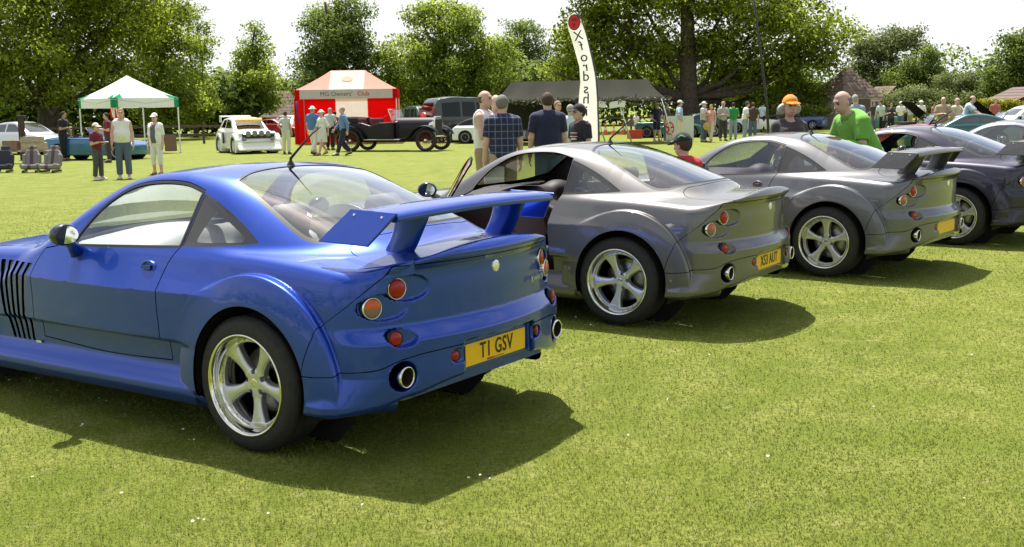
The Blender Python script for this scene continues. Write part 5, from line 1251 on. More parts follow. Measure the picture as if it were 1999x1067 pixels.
# ---------------------------------------------------------------- tents
POLE = mat('tent_pole', (.62,.64,.62), .4, .5); white_cloth = mat('white_canvas', (.80,.81,.80), .85, noise=(5,.04)); green_cloth = mat('green_canvas', (.012,.17,.075), .85, noise=(5,.08))
def fabric(name, col, tr=.35):
    if name in _mats: return _mats[name]
    m = mat(name, col, .9, noise=(4,.05), spec=.08); nt = m.node_tree; b = nt.nodes['Principled BSDF']; o = [n for n in nt.nodes if n.type == 'OUTPUT_MATERIAL'][0]
    t = nt.nodes.new('ShaderNodeBsdfTranslucent'); t.inputs[0].default_value = (*col, 1); mx = nt.nodes.new('ShaderNodeMixShader'); mx.inputs[0].default_value = tr
    nt.links.new(b.outputs[0], mx.inputs[1]); nt.links.new(t.outputs[0], mx.inputs[2]); nt.links.new(mx.outputs[0], o.inputs[0]); return m
def canopy_grid(w, d, z0, z1, ridge, n=10, sag=.10, side=0):
    """one slope of a hipped canopy: side 0 front, 1 right, 2 back, 3 left"""
    W2, D2, r = w/2, d/2, ridge/2; E = {0: ((-W2,-D2),(W2,-D2),(r,0),(-r,0)), 1: ((W2,-D2),(W2,D2),(r,0),(r,0)), 2: ((W2,D2),(-W2,D2),(-r,0),(r,0)), 3: ((-W2,D2),(-W2,-D2),(-r,0),(-r,0))}[side]; g = []
    for i in range(n+1):
        t = i/n; zz = z0+(z1-z0)*(t-sag*4*t*(1-t)*.5); row = []
        for j in range(n+1):
            s = j/n; a = Vector(E[0]).lerp(Vector(E[1]), s); c = Vector(E[3]).lerp(Vector(E[2]), s); q = a.lerp(c, t); row.append((q.x, q.y, zz))
        g.append(row)
    return g
def gazebo():
    S = 3.0; c = at(252, 215, 48.4); root = thing('gazebo', 'white pop-up gazebo with green corners behind the man in the white vest', 'tent', (c.x, c.y, 0), R(47))
    wf, gf = fabric('gazebo_white', (.80,.81,.81), .3), fabric('gazebo_green', (.02,.30,.13), .3)
    for s in range(4):
        b = MB(); b.sheet(canopy_grid(S, S, 2.32, 3.30, .0, side=s)); b.build('canopy', wf, root)
        g = canopy_grid(S, S, 2.335, 3.30, .0, 14, side=s); b = MB()
        b.add([g[0][0], g[0][2], g[3][1]], [(0,1,2)]); b.build('corner_patch', gf, root); b = MB(); b.add([g[0][-1], g[0][-3], g[3][-2]], [(0,1,2)]); b.build('corner_patch', gf, root)
        a = s*math.pi/2; M = Matrix.Rotation(a, 4, 'Z'); b = MB()
        for x0, x1, mi in ((-S/2, -S/2+.22, 1), (-S/2+.22, S/2-.22, 0), (S/2-.22, S/2, 1)):
            b.add([M @ Vector(v) for v in ((x0,-S/2,1.93),(x1,-S/2,1.93),(x1,-S/2,2.33),(x0,-S/2,2.33))], [(0,1,2,3)], mi)
        b.build('valance', [wf, gf], root)
        q = M @ Vector((-S/2+.03, -S/2+.03, 0)); b = MB(); b.box((q.x, q.y, 1.15), (.045,.045,2.3)); b.box((q.x, q.y, .01), (.13,.13,.02)); b.build('pole', POLE, root)
        b = MB(); p0, p1 = M @ Vector((-S/2,-S/2,2.28)), M @ Vector((S/2,-S/2,2.28)); b.tube([p0, (p0+p1)/2-Vector((0,0,.18)), p1], .014, 5); b.build('truss', POLE, root)
gazebo()
def club_tent():
    w, d = 5.1, 3.0; c = at(682, 215, 58.5); root = thing('club_tent', 'red and white hipped club tent with lettered valance', 'tent', (c.x, c.y, 0), R(3))
    red, red_lit, wh, val = fabric('tent_red', (.78,.014,.014), .55), fabric('tent_red_lit', (.88,.46,.38), .45), fabric('tent_white', (.88,.87,.85), .55), fabric('tent_valance', (.62,.55,.54), .2)  # salmon slopes: red cloth with the light coming through put into the colour
    z0, z1, rd = 2.72, 3.72, 1.75
    for s in (1, 2, 3): b = MB(); b.sheet(canopy_grid(w, d, z0, z1, rd, side=s)); b.build('canopy', red_lit, root)
    prof = [(-d/2*(1-t), z0+(z1-z0)*(t-.2*t*(1-t))) for t in np.linspace(0, 1, 9)]; rx = rd/2
    for xa, m in ((-1, red_lit), (0, wh), (1, red_lit)):
        g = []
        for i, (yy, zz) in enumerate(prof):
            t = i/8; e0, e1 = (-rx, rx) if xa == 0 else ((-w/2+(w/2-rx)*t, -rx) if xa < 0 else (rx, w/2-(w/2-rx)*t)); g.append([(e0+(e1-e0)*k/6, yy, zz) for k in range(7)])
        b = MB(); b.sheet(g); b.build('canopy', m, root)
    for a in ((0,-d/2,w), (0,d/2,w)):
        b = MB(); b.box((0, a[1], z0-.22), (w, .02, .46)); b.build('valance', val, root)
    for s in (1, -1):
        b = MB(); b.box((s*w/2, 0, z0-.22), (.02, d-.04, .46)); b.build('valance', red, root)
        b = MB(); b.box((s*(w/2-.10), -d/2-.014, z0-.22), (.24, .014, .47)); b.build('corner_flap', red, root)
        for t in (1, -1): b = MB(); b.box((s*(w/2-.04), t*(d/2-.04), z0/2), (.05,.05,z0)); b.build('pole', POLE, root)
    for k in range(3): b = MB(); b.box((-w/3+k*w/3, d/2-.05, (z0-.4)/2), (w/3-.01, .02, z0-.4)); b.build('wall_panel', [red, wh, red][k], root)
    b = MB(); b.box((-w/2+.02, 0, (z0-.4)/2), (.02, d-.1, z0-.4)); b.build('wall_panel', red, root)
    b = MB()
    for i in range(2):
        g = []
        for k in range(8):
            t = k/7; g.append([(-w/2-.06+.16*j/5+.05*math.sin(j*2.2+i), -d/2-.05-.22*(1-t)-.05*math.cos(j*2.6), .02+t*(z0-.45)) for j in range(6)])
        b.sheet([[(q[0]+i*.03, q[1]+i*.05, q[2]) for q in row] for row in g])
    b.build('tied_curtain', red, root)
    b = MB(); b.tube([(-w/2+.10,-d/2-.30,z0-.55),(-w/2+.12,-d/2-.33,1.6),(-w/2+.16,-d/2-.30,1.1)], [.05,.045,.03], 6); b.build('strap', mat('purple_strap', (.06,.03,.20), .8), root)
    for txt, x, m in (("MG Owners'", -.50, mat('letter_grey', (.10,.10,.12), .7)), ('Club', .86, mat('letter_red', (.45,.03,.04), .7))):
        o = put('lettering', text_mesh(txt, .31, .003, 0), m, root); o.matrix_local = Matrix.Translation((x, -d/2-.016, z0-.22)) @ Matrix.Rotation(math.pi/2, 4, 'X')
    n = 18; r = g; b = MB(); f0 = Vector((0,-d/2,z0)); f1 = Vector((0,0,z1)); mid = f0.lerp(f1, .60)+Vector((0,-.03,-.03)); sl = (f1-f0).normalized()
    b.add([mid+Vector((.28*math.cos(2*math.pi*k/n),0,0))+sl*.26*math.sin(2*math.pi*k/n) for k in range(n)], [list(range(n))]); b.build('oval_emblem', fabric('tent_emblem', (.82,.50,.40), .3), root)
    b = MB(); b.box((.2,.3,.72),(1.6,.6,.05)); [b.box((x,y,.36),(.05,.05,.70)) for x in (-.5,.9) for y in (.08,.52)]; b.build('counter', mat('table_wood', (.25,.2,.15), .7), root)
club_tent()
def camo_tent():
    Y = 52; c = at(1130, 215, Y); root = thing('camouflage_tent', 'olive army canvas shelter with ragged netting edge and slanting poles', 'tent', (c.x, Y, 0), R(-4))
    cv = fabric('olive_canvas', (.034,.035,.026), .05); net = leaf_material('camo_net', (.05,.055,.035), (.16,.155,.11), .1)
    w, d, ze, zr = 7.9, 4.2, 1.95, 2.86; n = 24; r = random.Random(4)
    for s, nm in ((-1, 'f'), (1, 'b')):
        g = []
        for i in range(9):
            t = i/8; g.append([(-w/2+w*j/n+(.85*(t-.0)*(1 if j < n/2 else -.9) if True else 0)*(abs(j-n/2)/(n/2))**2, s*d/2*(1-t), ze+(zr-ze)*t-.13*math.sin(math.pi*t)*(1+.6*math.sin(j*1.3))-(.06*abs(math.sin(j*.9)) if i == 0 else 0)) for j in range(n+1)])
        b = MB(); b.sheet(g); b.build('roof_canvas', cv, root)
    b = MB()
    for s in (1, -1): b.add([(s*w/2,-d/2,ze-.03), (s*w/2,d/2,ze-.03), (s*(w/2-.82),0,zr-.02)], [(0,1,2)])
    b.build('gable_flap', cv, root)
    b = MB(); b.sheet([[(-w/2+.3+.45*j, d/2+.04*math.sin(j*1.7), .05+(ze-.05)*i/4) for j in range(9)] for i in range(5)]); b.build('shade_sheet', cv, root)  # added dark canvas sheet standing in for the shade beneath the shelter
    V = []; rr = np.random.default_rng(8)
    for k in range(1500):
        x = rr.uniform(-w/2-.1, w/2+.1); p = np.array([x, -d/2+rr.normal()*.10, ze+.06-abs(rr.normal())*.07*(1+.9*math.sin(x*2.1))]); a = rr.normal(size=3)*.05; c2 = rr.normal(size=3)*.04; V += [p, p+a, p+a+c2, p+c2]
    o = put('netting', raw_mesh('netting', np.array(V), 4), net, root); o['kind'] = 'stuff'
    for x, y, lx, ly in ((-w/2+.3,-d/2,-.35,-.3),(-w/2+.3,d/2,-.3,.2),(w/2-.3,-d/2,.55,-.25),(w/2-.3,d/2,.3,.2),(.6,-d/2,.6,-.3),(1.75,-d/2,.6,-.3),(0,d/2,0,0)):
        b = MB(); b.tube([(x,y,ze),(x+lx,y+ly,0)], .032, 6); b.build('pole', POLE, root)
    for k, x in enumerate((.55,1.0,1.55,1.95)):
        b = MB(); b.box((x,-d/2-.09,1.73+.03*(k % 2)), (.22 if k in (0, 3) else .40,.01,.28), rot=Matrix.Rotation(.15*(1 if k % 2 else -1), 3, 'Y')); b.build('paper_notice', mat('paper', (.78,.78,.74), .8), root)
camo_tent()
def feather_flag():
    Y = 25.; base = gx(1166, Y); root = thing('feather_flag', 'tall curved white feather flag with mirrored lettering and red disc', 'flag', (*base, 0), 0)
    s = CAM_F/Y
    R_e = [(1167,345),(1166,300),(1167,262),(1166,225),(1165,190),(1162,150),(1155,115),(1148,85),(1142,60),(1134,38),(1122,23)]
    L_e = [(1129,345),(1129,300),(1129,262),(1130,225),(1130,190),(1133,160),(1131,130),(1124,105),(1117,80),(1108,52),(1108,33)]
    P = lambda u, v, dy=0: at(u, v, Y+dy)-Vector((*base, 0))
    g = [[P(l[0]+(r_[0]-l[0])*j/6, l[1]+(r_[1]-l[1])*j/6, .03*math.sin(j*1.1+i*.6)) for j in range(7)] for i, (l, r_) in enumerate(zip(L_e, R_e))]
    b = MB(); b.sheet(g); b.build('banner', fabric('flag_white', (.86,.85,.79), .5), root)
    b = MB(); b.tube([P(1169,352+0), P(1169,300)]+[P(u+2, v, .02) for u, v in R_e[2:]], [.022]*3+[.018]*4+[.012]*4, 7); b.build('pole', mat('flag_pole', (.05,.05,.055), .4), root)
    c = P(1121,43,-.06); b = MB(); b.lathe([(.0001,0),(11/s*1.0,0)], 26, 0, False, 'z', Matrix.Translation(c) @ Matrix.Rotation(math.pi/2, 4, 'X') @ Matrix.Diagonal((1,1.28,1,1))); b.build('red_disc', mat('flag_red', (.68,.02,.025), .7), root)
    b = MB(); b.lathe([(10.2/s,.0),(11.8/s,.0)], 26, 0, False, 'z', Matrix.Translation(c+Vector((0,-.004,0))) @ Matrix.Rotation(math.pi/2, 4, 'X') @ Matrix.Diagonal((1,1.28,1,1))); b.build('disc_ring', mat('flag_ink', (.03,.03,.03), .7), root)
    ink = mat('flag_ink', (.03,.03,.03), .7)
    for du, dv, w_, h_ in ((-3,-5,4,5),(1,-6,2,6),(4,-5,4,5),(-1,4,6,2),(0,7,4,2)):
        f = MB(); q = P(1121+du, 43+dv, -.07); f.box((q.x, q.y, q.z), (w_/s, .002, h_/s)); f.build('disc_mark', mat('disc_dark', (.22,.02,.03), .7), root)
    for ch, u, v, sz, an in (('X',1129,70,25,.22),('f',1135,90,26,.20),('o',1140,111,27,.12),('r',1143,130,27,.08),('d',1144,149,27,.02),('s',1144,173,28,0),('h',1144,193,28,-.02),('i',1145,217,28,0),('r',1145,240,28,0),('e',1146,262,28,0)):
        o = put('lettering', text_mesh(ch, sz/s*1.0, .001, .0018), ink, root)
        o.matrix_local = Matrix.Translation(P(u, v, -.06)) @ Matrix.Rotation(-an, 4, 'Y') @ Matrix.Rotation(math.pi/2, 4, 'X') @ Matrix.Diagonal((-1,1,1,1))
feather_flag()
# tall thin mast
q = gx(1504, 38); root = thing('mast', 'tall thin dark mast leaning in front of the huge oak', 'pole', (*q, 0), 0)
b = MB(); b.tube([Vector((0,0,0)), at(1497,205,38)-Vector((*q,0)), at(1487,120,38)-Vector((*q,0)), at(1464,-60,38)-Vector((*q,0))], [.05,.045,.04,.028], 8); b.build('shaft', mat('mast_black', (.02,.02,.022), .5), root)
b = MB(); b.lathe([(.16,0),(.15,.04),(.05,.06),(.05,.3)], 12); b.build('foot', mat('mast_black'), root)
# ---------------------------------------------------------------- show clutter
def cone(label, u, v):
    p = gp(u, v); root = thing('traffic_cone', label, 'traffic cone', p, 0, 'orange cones by the camouflage tent'); o = mat('cone_orange', (.80,.13,.02), .5)
    b = MB(); b.box((0,0,.02), (.36,.36,.04)); b.build('base', o, root, .01)
    b = MB(); b.lathe([(.14,.04),(.10,.24),(.062,.42),(.03,.58),(.026,.6),(.0001,.6)], 16); b.build('cone', o, root)
    b = MB(); b.lathe([(.103,.26),(.075,.40)], 16, 0, True, 'z', Matrix.Diagonal((1.03,1.03,1,1))); b.build('white_band', mat('cone_white', (.75,.75,.72), .5), root)
cone('orange cone nearest the feather flag pole', 1182, 262); cone('middle orange cone beside the slanting tent pole', 1198, 263); cone('orange cone closest to the red toolbox', 1216, 262)
def toolbox():
    p = gp(1239, 270); root = thing('toolbox', 'red metal toolbox on the grass by the green roadster', 'toolbox', p, R(10)); m = mat('tool_red', (.50,.015,.02), .4, coat=.3)
    b = MB(); b.box((0,0,.20), (.72,.42,.40)); b.build('box', m, root, .015); b = MB(); b.box((0,0,.42), (.74,.44,.05)); b.build('lid', m, root, .012)
    b = MB(); b.tube([(-.15,0,.45),(-.15,0,.51),(.15,0,.51),(.15,0,.45)], .012, 6); b.build('handle', mat('satin_black'), root)
toolbox()
def generator():
    p = gp(1232, 262); root = thing('engine_stand', 'cluttered metal engine stand above the red toolbox', 'machine', p, 0); m = mat('machine_grey', (.12,.11,.11), .5, .4)
    b = MB(); [b.tube([(x,y,0),(x*.8,y*.8,.5)], .02, 6) for x in (-.4,.4) for y in (-.3,.3)]; b.build('stand', m, root); root.children[-1]['kind'] = 'stuff'
    b = MB(); b.box((0,0,.62), (.6,.4,.28)); b.build('block', m, root, .03); b = MB(); b.lathe([(.0001,0),(.14,0),(.15,.03),(.10,.10)], 16, 0, True, 'z', Matrix.Translation((0,0,.78))); b.build('air_filter', mat('tool_red'), root)
generator()
def banner_board():
    p = gp(1327, 276); root = thing('banner_board', 'white display banner with red wheel emblem behind the man in cream trousers', 'sign', p, R(4)); wm = fabric('banner_white', (.72,.74,.68), .2)
    b = MB(); b.box((0,0,.62), (1.30,.03,1.1)); b.build('panel', wm, root, .004)
    for s in (1, -1): b = MB(); b.box((s*.62,.04,.6), (.04,.04,1.2)); b.build('leg', POLE, root)
    M = Matrix.Translation((-.48,-.022,.62)) @ Matrix.Rotation(math.pi/2, 4, 'X') @ Matrix.Diagonal((.7,1,1,1)); rm = mat('letter_red_bright', (.60,.03,.03), .6)
    b = MB(); b.lathe([(.24,0),(.30,0)], 24, 0, False, 'z', M); 
    for k in range(5): a = 2*math.pi*k/5+.3; b.add([M @ Vector(v) for v in ((.05*math.cos(a+1.2),.05*math.sin(a+1.2),.001),(.25*math.cos(a+.16),.25*math.sin(a+.16),.001),(.25*math.cos(a-.16),.25*math.sin(a-.16),.001),(.05*math.cos(a-1.2),.05*math.sin(a-1.2),.001))], [(0,1,2,3)])
    b.build('wheel_emblem', rm, root)
banner_board()
def car_seat_loose(label, u, v, yaw, stripe):
    p = gp(u, v); root = thing('loose_car_seat', label, 'car seat', p, yaw, 'loose car seats for sale on the grass'); m = mat('seat_grey', (.20,.19,.18), .9, noise=(20,.15)) if stripe else mat('seat_dark', (.035,.035,.05), .9)
    S = seat_surf() if 'ls' not in CAR_CACHE2 else CAR_CACHE2['ls']; CAR_CACHE2['ls'] = S
    _, a = S.split(lambda V: np.abs(V[:, 1])-.05)
    st, _ = S.split(lambda V: np.abs(V[:, 1])-.05)
    o = put('upholstery', mesh_of(a, 'upholstery'), m, root); o2 = put('stripe', mesh_of(st, 'stripe'), mat('seat_stripe', (.10,.055,.075), .9) if stripe else m, root)
    for q in (o, o2): q.location = (0,0,.06); q.scale = (.85,1.,.80)
    b = MB(); b.box((.05,.18,.04),(.55,.04,.06)); b.build('runner', mat('satin_black'), root); b = MB(); b.box((.05,-.18,.04),(.55,.04,.06)); b.build('runner', mat('satin_black'), root)
car_seat_loose('grey loose car seat with dark stripe, left of the striped pair', 62, 336, R(-80), True)
car_seat_loose('grey loose car seat with dark stripe, right of the striped pair', 101, 336, R(-95), True)
car_seat_loose('dark blue loose car seat at the left picture edge', 8, 336, R(-85), False)
def crate(label, u, v, Y, d, col, name='cardboard_box', cat='box'):
    p = at(u, v, Y); root = thing(name, label, cat, (p.x, p.y, p.z), R(6)); m = mat('card_'+label[:8], col, .9, noise=(6,.12))
    b = MB(); b.box((0,0,d[2]/2), d); b.build('carton', m, root, .008)
    for s in (1, -1): b = MB(); b.box((0, s*d[1]*.26, d[2]+.008), (d[0]*.98, d[1]*.46, .012), rot=Matrix.Rotation(.05*s, 3, 'X')); b.build('flap', m, root)
    b = MB(); b.box((0,0,d[2]+.018), (.05, d[1]*.9, .004)); b.build('tape', mat('parcel_tape', (.35,.24,.12), .4), root)
def trestle():
    p = gp(60, 318); root = thing('trestle_table', 'low wooden trestle carrying the cardboard boxes behind the loose seats', 'table', p, R(4)); m = mat('table_wood', (.25,.2,.15), .7, noise=(6,.2))
    b = MB(); b.box((-.2,0,.42), (1.9,.7,.04)); b.build('top', m, root, .006)
    for x in (-1.0,.6):
        for y in (-.28,.28): b = MB(); b.box((x,y,.20), (.06,.06,.40)); b.build('leg', m, root)
trestle(); tp = gp(60, 318)
def on_table(label, dx, dz, d, col): 
    root = thing('cardboard_box', label, 'box', (tp.x+dx, tp.y, tp.z+.442+dz), R(4)); m = mat('card_'+label[:10], col, .9, noise=(6,.12)); b = MB(); b.box((0,0,d[2]/2), d); b.build('carton', m, root, .008)
    for s in (1, -1): b = MB(); b.box((0, s*d[1]*.26, d[2]+.008), (d[0]*.98, d[1]*.46, .012), rot=Matrix.Rotation(.05*s, 3, 'X')); b.build('flap', m, root)
    b = MB(); b.box((0,0,d[2]+.018), (.05, d[1]*.9, .004)); b.build('tape', mat('parcel_tape', (.35,.24,.12), .4), root)
on_table('pale long carton at the bottom of the stack on the trestle', .18, 0, (.80,.4,.26), (.42,.33,.22)); on_table('narrow pale carton on top of the long carton', .12, .285, (.72,.34,.18), (.38,.32,.24)); on_table('brown carton on the trestle nearer the picture edge', -.62, 0, (.5,.45,.34), (.22,.15,.10))
p = gp(47, 312); root = thing('timber_post', 'dark upright timber post beside the cardboard boxes', 'post', p, 0); b = MB(); b.box((0,0,.82), (.22,.16,1.64), taper=.92); b.build('shaft', mat('post_brown', (.06,.04,.035), .85, noise=(9,.3)), root, .015); b = MB(); b.box((.03,0,1.62), (.30,.2,.12)); b.build('cap', mat('satin_black'), root, .02)
def a_board():
    p = gp(334, 294); root = thing('easel_sign', 'small wooden easel sign at the foot of the gazebo pole', 'sign', p, R(20)); m = mat('easel_wood', (.16,.09,.06), .8)
    for s in (1, -1): b = MB(); b.box((0, s*.13, .36), (.5,.025,.74), rot=Matrix.Rotation(.33*s, 3, 'X')); b.build('panel', m, root)
    b = MB(); b.box((0,0,.70),(.5,.05,.03)); b.build('hinge', mat('satin_black'), root)
a_board()
q = at(226, 224, 47.5); root = thing('display_flag', 'small red and white pennant hanging under the gazebo', 'flag', (q.x, q.y, 1.45), 0); b = MB(); b.sheet([[(-.22+.11*j, .03*math.sin(j*2), .55-.5*i/3) for j in range(5)] for i in range(4)]); b.build('cloth', fabric('tent_red', (.70,.012,.012)), root)
for k in range(2): b = MB(); b.add([(-.18+.2*k,-.05,.5),(-.12+.2*k,-.05,.5),(-.06+.2*k,-.05,.1),(-.12+.2*k,-.05,.1)], [(0,1,2,3)]); b.build('stripe', white_cloth, root)
b = MB(); b.tube([(-.24,0,.56),(.26,0,.56)], .012, 6); b.build('rod', POLE, root)
# ---------------------------------------------------------------- other vehicles
def V_(u, v): p = gp(u, v); return (p.x, p.y)
chrome = mat('chrome', (.78,.77,.74), .09, 1.); soft = mat('black_hood_cloth', (.02,.02,.022), .9, noise=(12,.2))
road_deck = [(-.75,.62),(-.6,.78),(-.2,.83),(.4,.84),(1.2,.84),(1.6,.82),(2.2,.76),(2.7,.66),(3.0,.52)]
def roadster(label, xy, yaw, col, **k):
    kw = dict(xr=-.72, xf=2.98, wb=2.35, deck=road_deck, W=.80, belt=.84, cockpit=(.05,1.22,.58), seats=(.45,), hood=open_screen(1.30,.62,.83,1.17), R_=.29, group='roadsters on show')
    kw.update(k); return auto('roadster', label, xy, yaw, col, **kw)
sal_deck = [(-.85,.70),(-.7,.90),(-.2,.94),(.5,.95),(1.5,.94),(2.0,.90),(2.7,.80),(3.05,.66),(3.2,.5)]
sal_roof = [(-1.2,.6),(-.7,.92),(-.3,1.18),(.1,1.36),(.6,1.42),(1.1,1.40),(1.5,1.24),(1.9,1.0),(2.3,.7),(3,.3)]
def saloon(label, xy, yaw, col, name='saloon_car', **k):
    kw = dict(xr=-.85, xf=3.15, wb=2.45, deck=sal_deck, roof=sal_roof, W=.83, belt=.93, cab=.76, windows=[[(.62,.98),(.62,1.31),(.25,1.29),(-.2,1.12),(-.32,.98)],[(.70,.98),(.70,1.32),(1.12,1.30),(1.42,1.12),(1.58,.98)]], wind=(1.20,1.92,.56), rearw=(-.15,-.62,.54), group='closed cars on show')
    kw.update(k); return auto(name, label, xy, yaw, col, **kw)
coupe_deck = [(-.8,.72),(-.65,.86),(0,.89),(1.3,.88),(1.9,.82),(2.5,.72),(2.9,.58),(3.05,.45)]
coupe_roof = [(-1.2,.5),(-.8,.78),(-.3,1.04),(.2,1.19),(.6,1.235),(1.0,1.20),(1.4,1.03),(1.75,.85),(2.4,.5)]
def coupe(label, xy, yaw, col, **k):
    kw = dict(xr=-.82, xf=3.02, wb=2.4, deck=coupe_deck, roof=coupe_roof, W=.82, belt=.87, cab=.74, windows=[[(.50,.92),(.50,1.13),(.2,1.10),(-.25,.93)],[(.58,.92),(.58,1.14),(.95,1.12),(1.3,.97),(1.36,.92)]], wind=(1.06,1.68,.55), rearw=(.1,-.60,.52), group='closed cars on show')
    kw.update(k); return auto('coupe', label, xy, yaw, col, **kw)
roadster('metallic blue roadster parked behind the boy in maroon', V_(140,311), R(-12), (.03,.14,.30), rimc=(.62,.62,.63), spokes=10, pmetal=.4)
saloon('silver hatchback at the left picture edge behind the timber post', V_(20,300), R(-25), (.55,.57,.60), pmetal=.6)
def rally():
    wh = (.80,.79,.74); dk = [(-.62,.90),(-.5,1.0),(1.0,1.0),(1.75,.97),(2.3,.90),(2.75,.72),(2.95,.45)]; rf = [(-.95,.5),(-.62,1.0),(-.35,1.32),(.1,1.45),(.8,1.46),(1.2,1.40),(1.6,1.16),(1.85,.98),(2.4,.6)]
    root = auto('rally_car', 'white boxy rally hatchback with spot lamps and roof spoiler', V_(470,296), R(-62), wh, xr=-.62, xf=2.92, wb=2.41, deck=dk, roof=rf, W=.78, belt=.98, cab=.72, tum=.30, R_=.32, bot=.16, ks=.08, windows=[[(.42,1.02),(.42,1.36),(.0,1.34),(-.28,1.04)],[(.50,1.02),(.50,1.37),(1.05,1.33),(1.50,1.02)]], wind=(1.26,1.82,.58), rearw=(-.2,-.55,.5), flare=.16, rimc=(.75,.78,.80), pmetal=0., lamps=False, kc=.05)
    wm = paint('rally_white', (.80,.79,.74), 0.); b = MB()
    b.box((-.62,0,1.50), (.30,1.30,.035), rot=Matrix.Rotation(.10, 3, 'Y'))
    o = b.build('roof_spoiler', wm, root, .01)
    q_ = MB(); q_.box((2.84,0,.70), (.06,1.30,.16)); q_.build('grille', mat('satin_black'), root)
    for s in (1, -1): b = MB(); b.box((-.62,s*.64,1.38), (.30,.03,.26)); b.build('spoiler_end', wm, o, .008)
    b = MB(); b.prism([(2.90,.16),(3.12,.13),(3.14,.20),(2.96,.34),(2.80,.60),(2.70,.62),(2.70,.16)], -.86, .86, 'y'); b.build('front_air_dam', wm, root, .02)
    b = MB(); b.box((3.0,0,.14), (.24,1.78,.03)); b.build('splitter', mat('satin_black'), root)
    b = MB(); b.box((1.62,0,1.345), (.10,1.02,.12), rot=Matrix.Rotation(.62, 3, 'Y')); b.build('sun_strip', mat('strip_yellow', (.80,.42,.02), .6), root)
    b = MB(); b.prism([(-.62,.75),(-.1,.98),(.35,.90),(.5,.45),(.35,.20)], .74, .88, 'y'); b.build('side_pod', wm, root, .02)
    b = MB(); b.prism([(-.62,.75),(-.1,.98),(.35,.90),(.5,.45),(.35,.20)], -.88, -.74, 'y'); b.build('side_pod', wm, root, .02)
    b = MB(); b.box((.52,-.84,.62), (.10,.06,.44)); b.build('side_intake', mat('satin_black'), root, .02)
    for y, zq, rr in ((-.40,.80,.115),(-.135,.82,.115),(.135,.82,.115),(.40,.80,.115),(-.58,.60,.10),(.58,.60,.10)):
        M = frame_to((2.86,y,zq), (1,0,.06)); b = MB(); b.lathe([(.03,-.14),(rr*.8,-.09),(rr,0),(rr*.97,.012),(rr*.9,.0)], 20, 0, True, 'z', M); b.build('spot_lamp', chrome, root); b = MB(); b.lathe(disc_prof(rr*.9, .02, 4), 18, 0, True, 'z', M); b.build('lens', mat('spot_lens', (.22,.23,.24), .15, .5), root.children[-1])
    b = MB(); b.tube([(2.92,-.62,.50),(2.94,0,.50),(2.92,.62,.50)], .03, 6); b.build('lamp_bar', mat('rally_silver', (.7,.7,.68), .3, .8), root)
    for s in (1, -1): b = MB(); b.box((2.60,s*.66,.80), (.20,.22,.12), rot=Matrix.Rotation(.35, 3, 'Y')); b.build('headlamp', mat('headlamp_glass'), root, .02)
    b = MB(); b.tube([(-.2,.5,.3),(.1,.5,1.3),(.1,-.5,1.3),(-.2,-.5,.3)], .022, 6); b.build('roll_cage', mat('satin_black'), root)
rally()
coupe('red coupe half hidden behind the white rally car', V_(520,267), R(-22), (.34,.015,.03))
saloon('white estate car roof showing behind the rally car', V_(446,262), R(-30), (.75,.76,.75), roof=[(-1.2,.9),(-.85,1.25),(-.5,1.5),(.2,1.56),(.9,1.54),(1.3,1.40),(1.9,1.0),(2.3,.7),(3,.3)], rearw=None)
saloon('small pale hatchback between the cream trousered woman and the red tent', V_(572,264), R(-100), (.62,.60,.56))
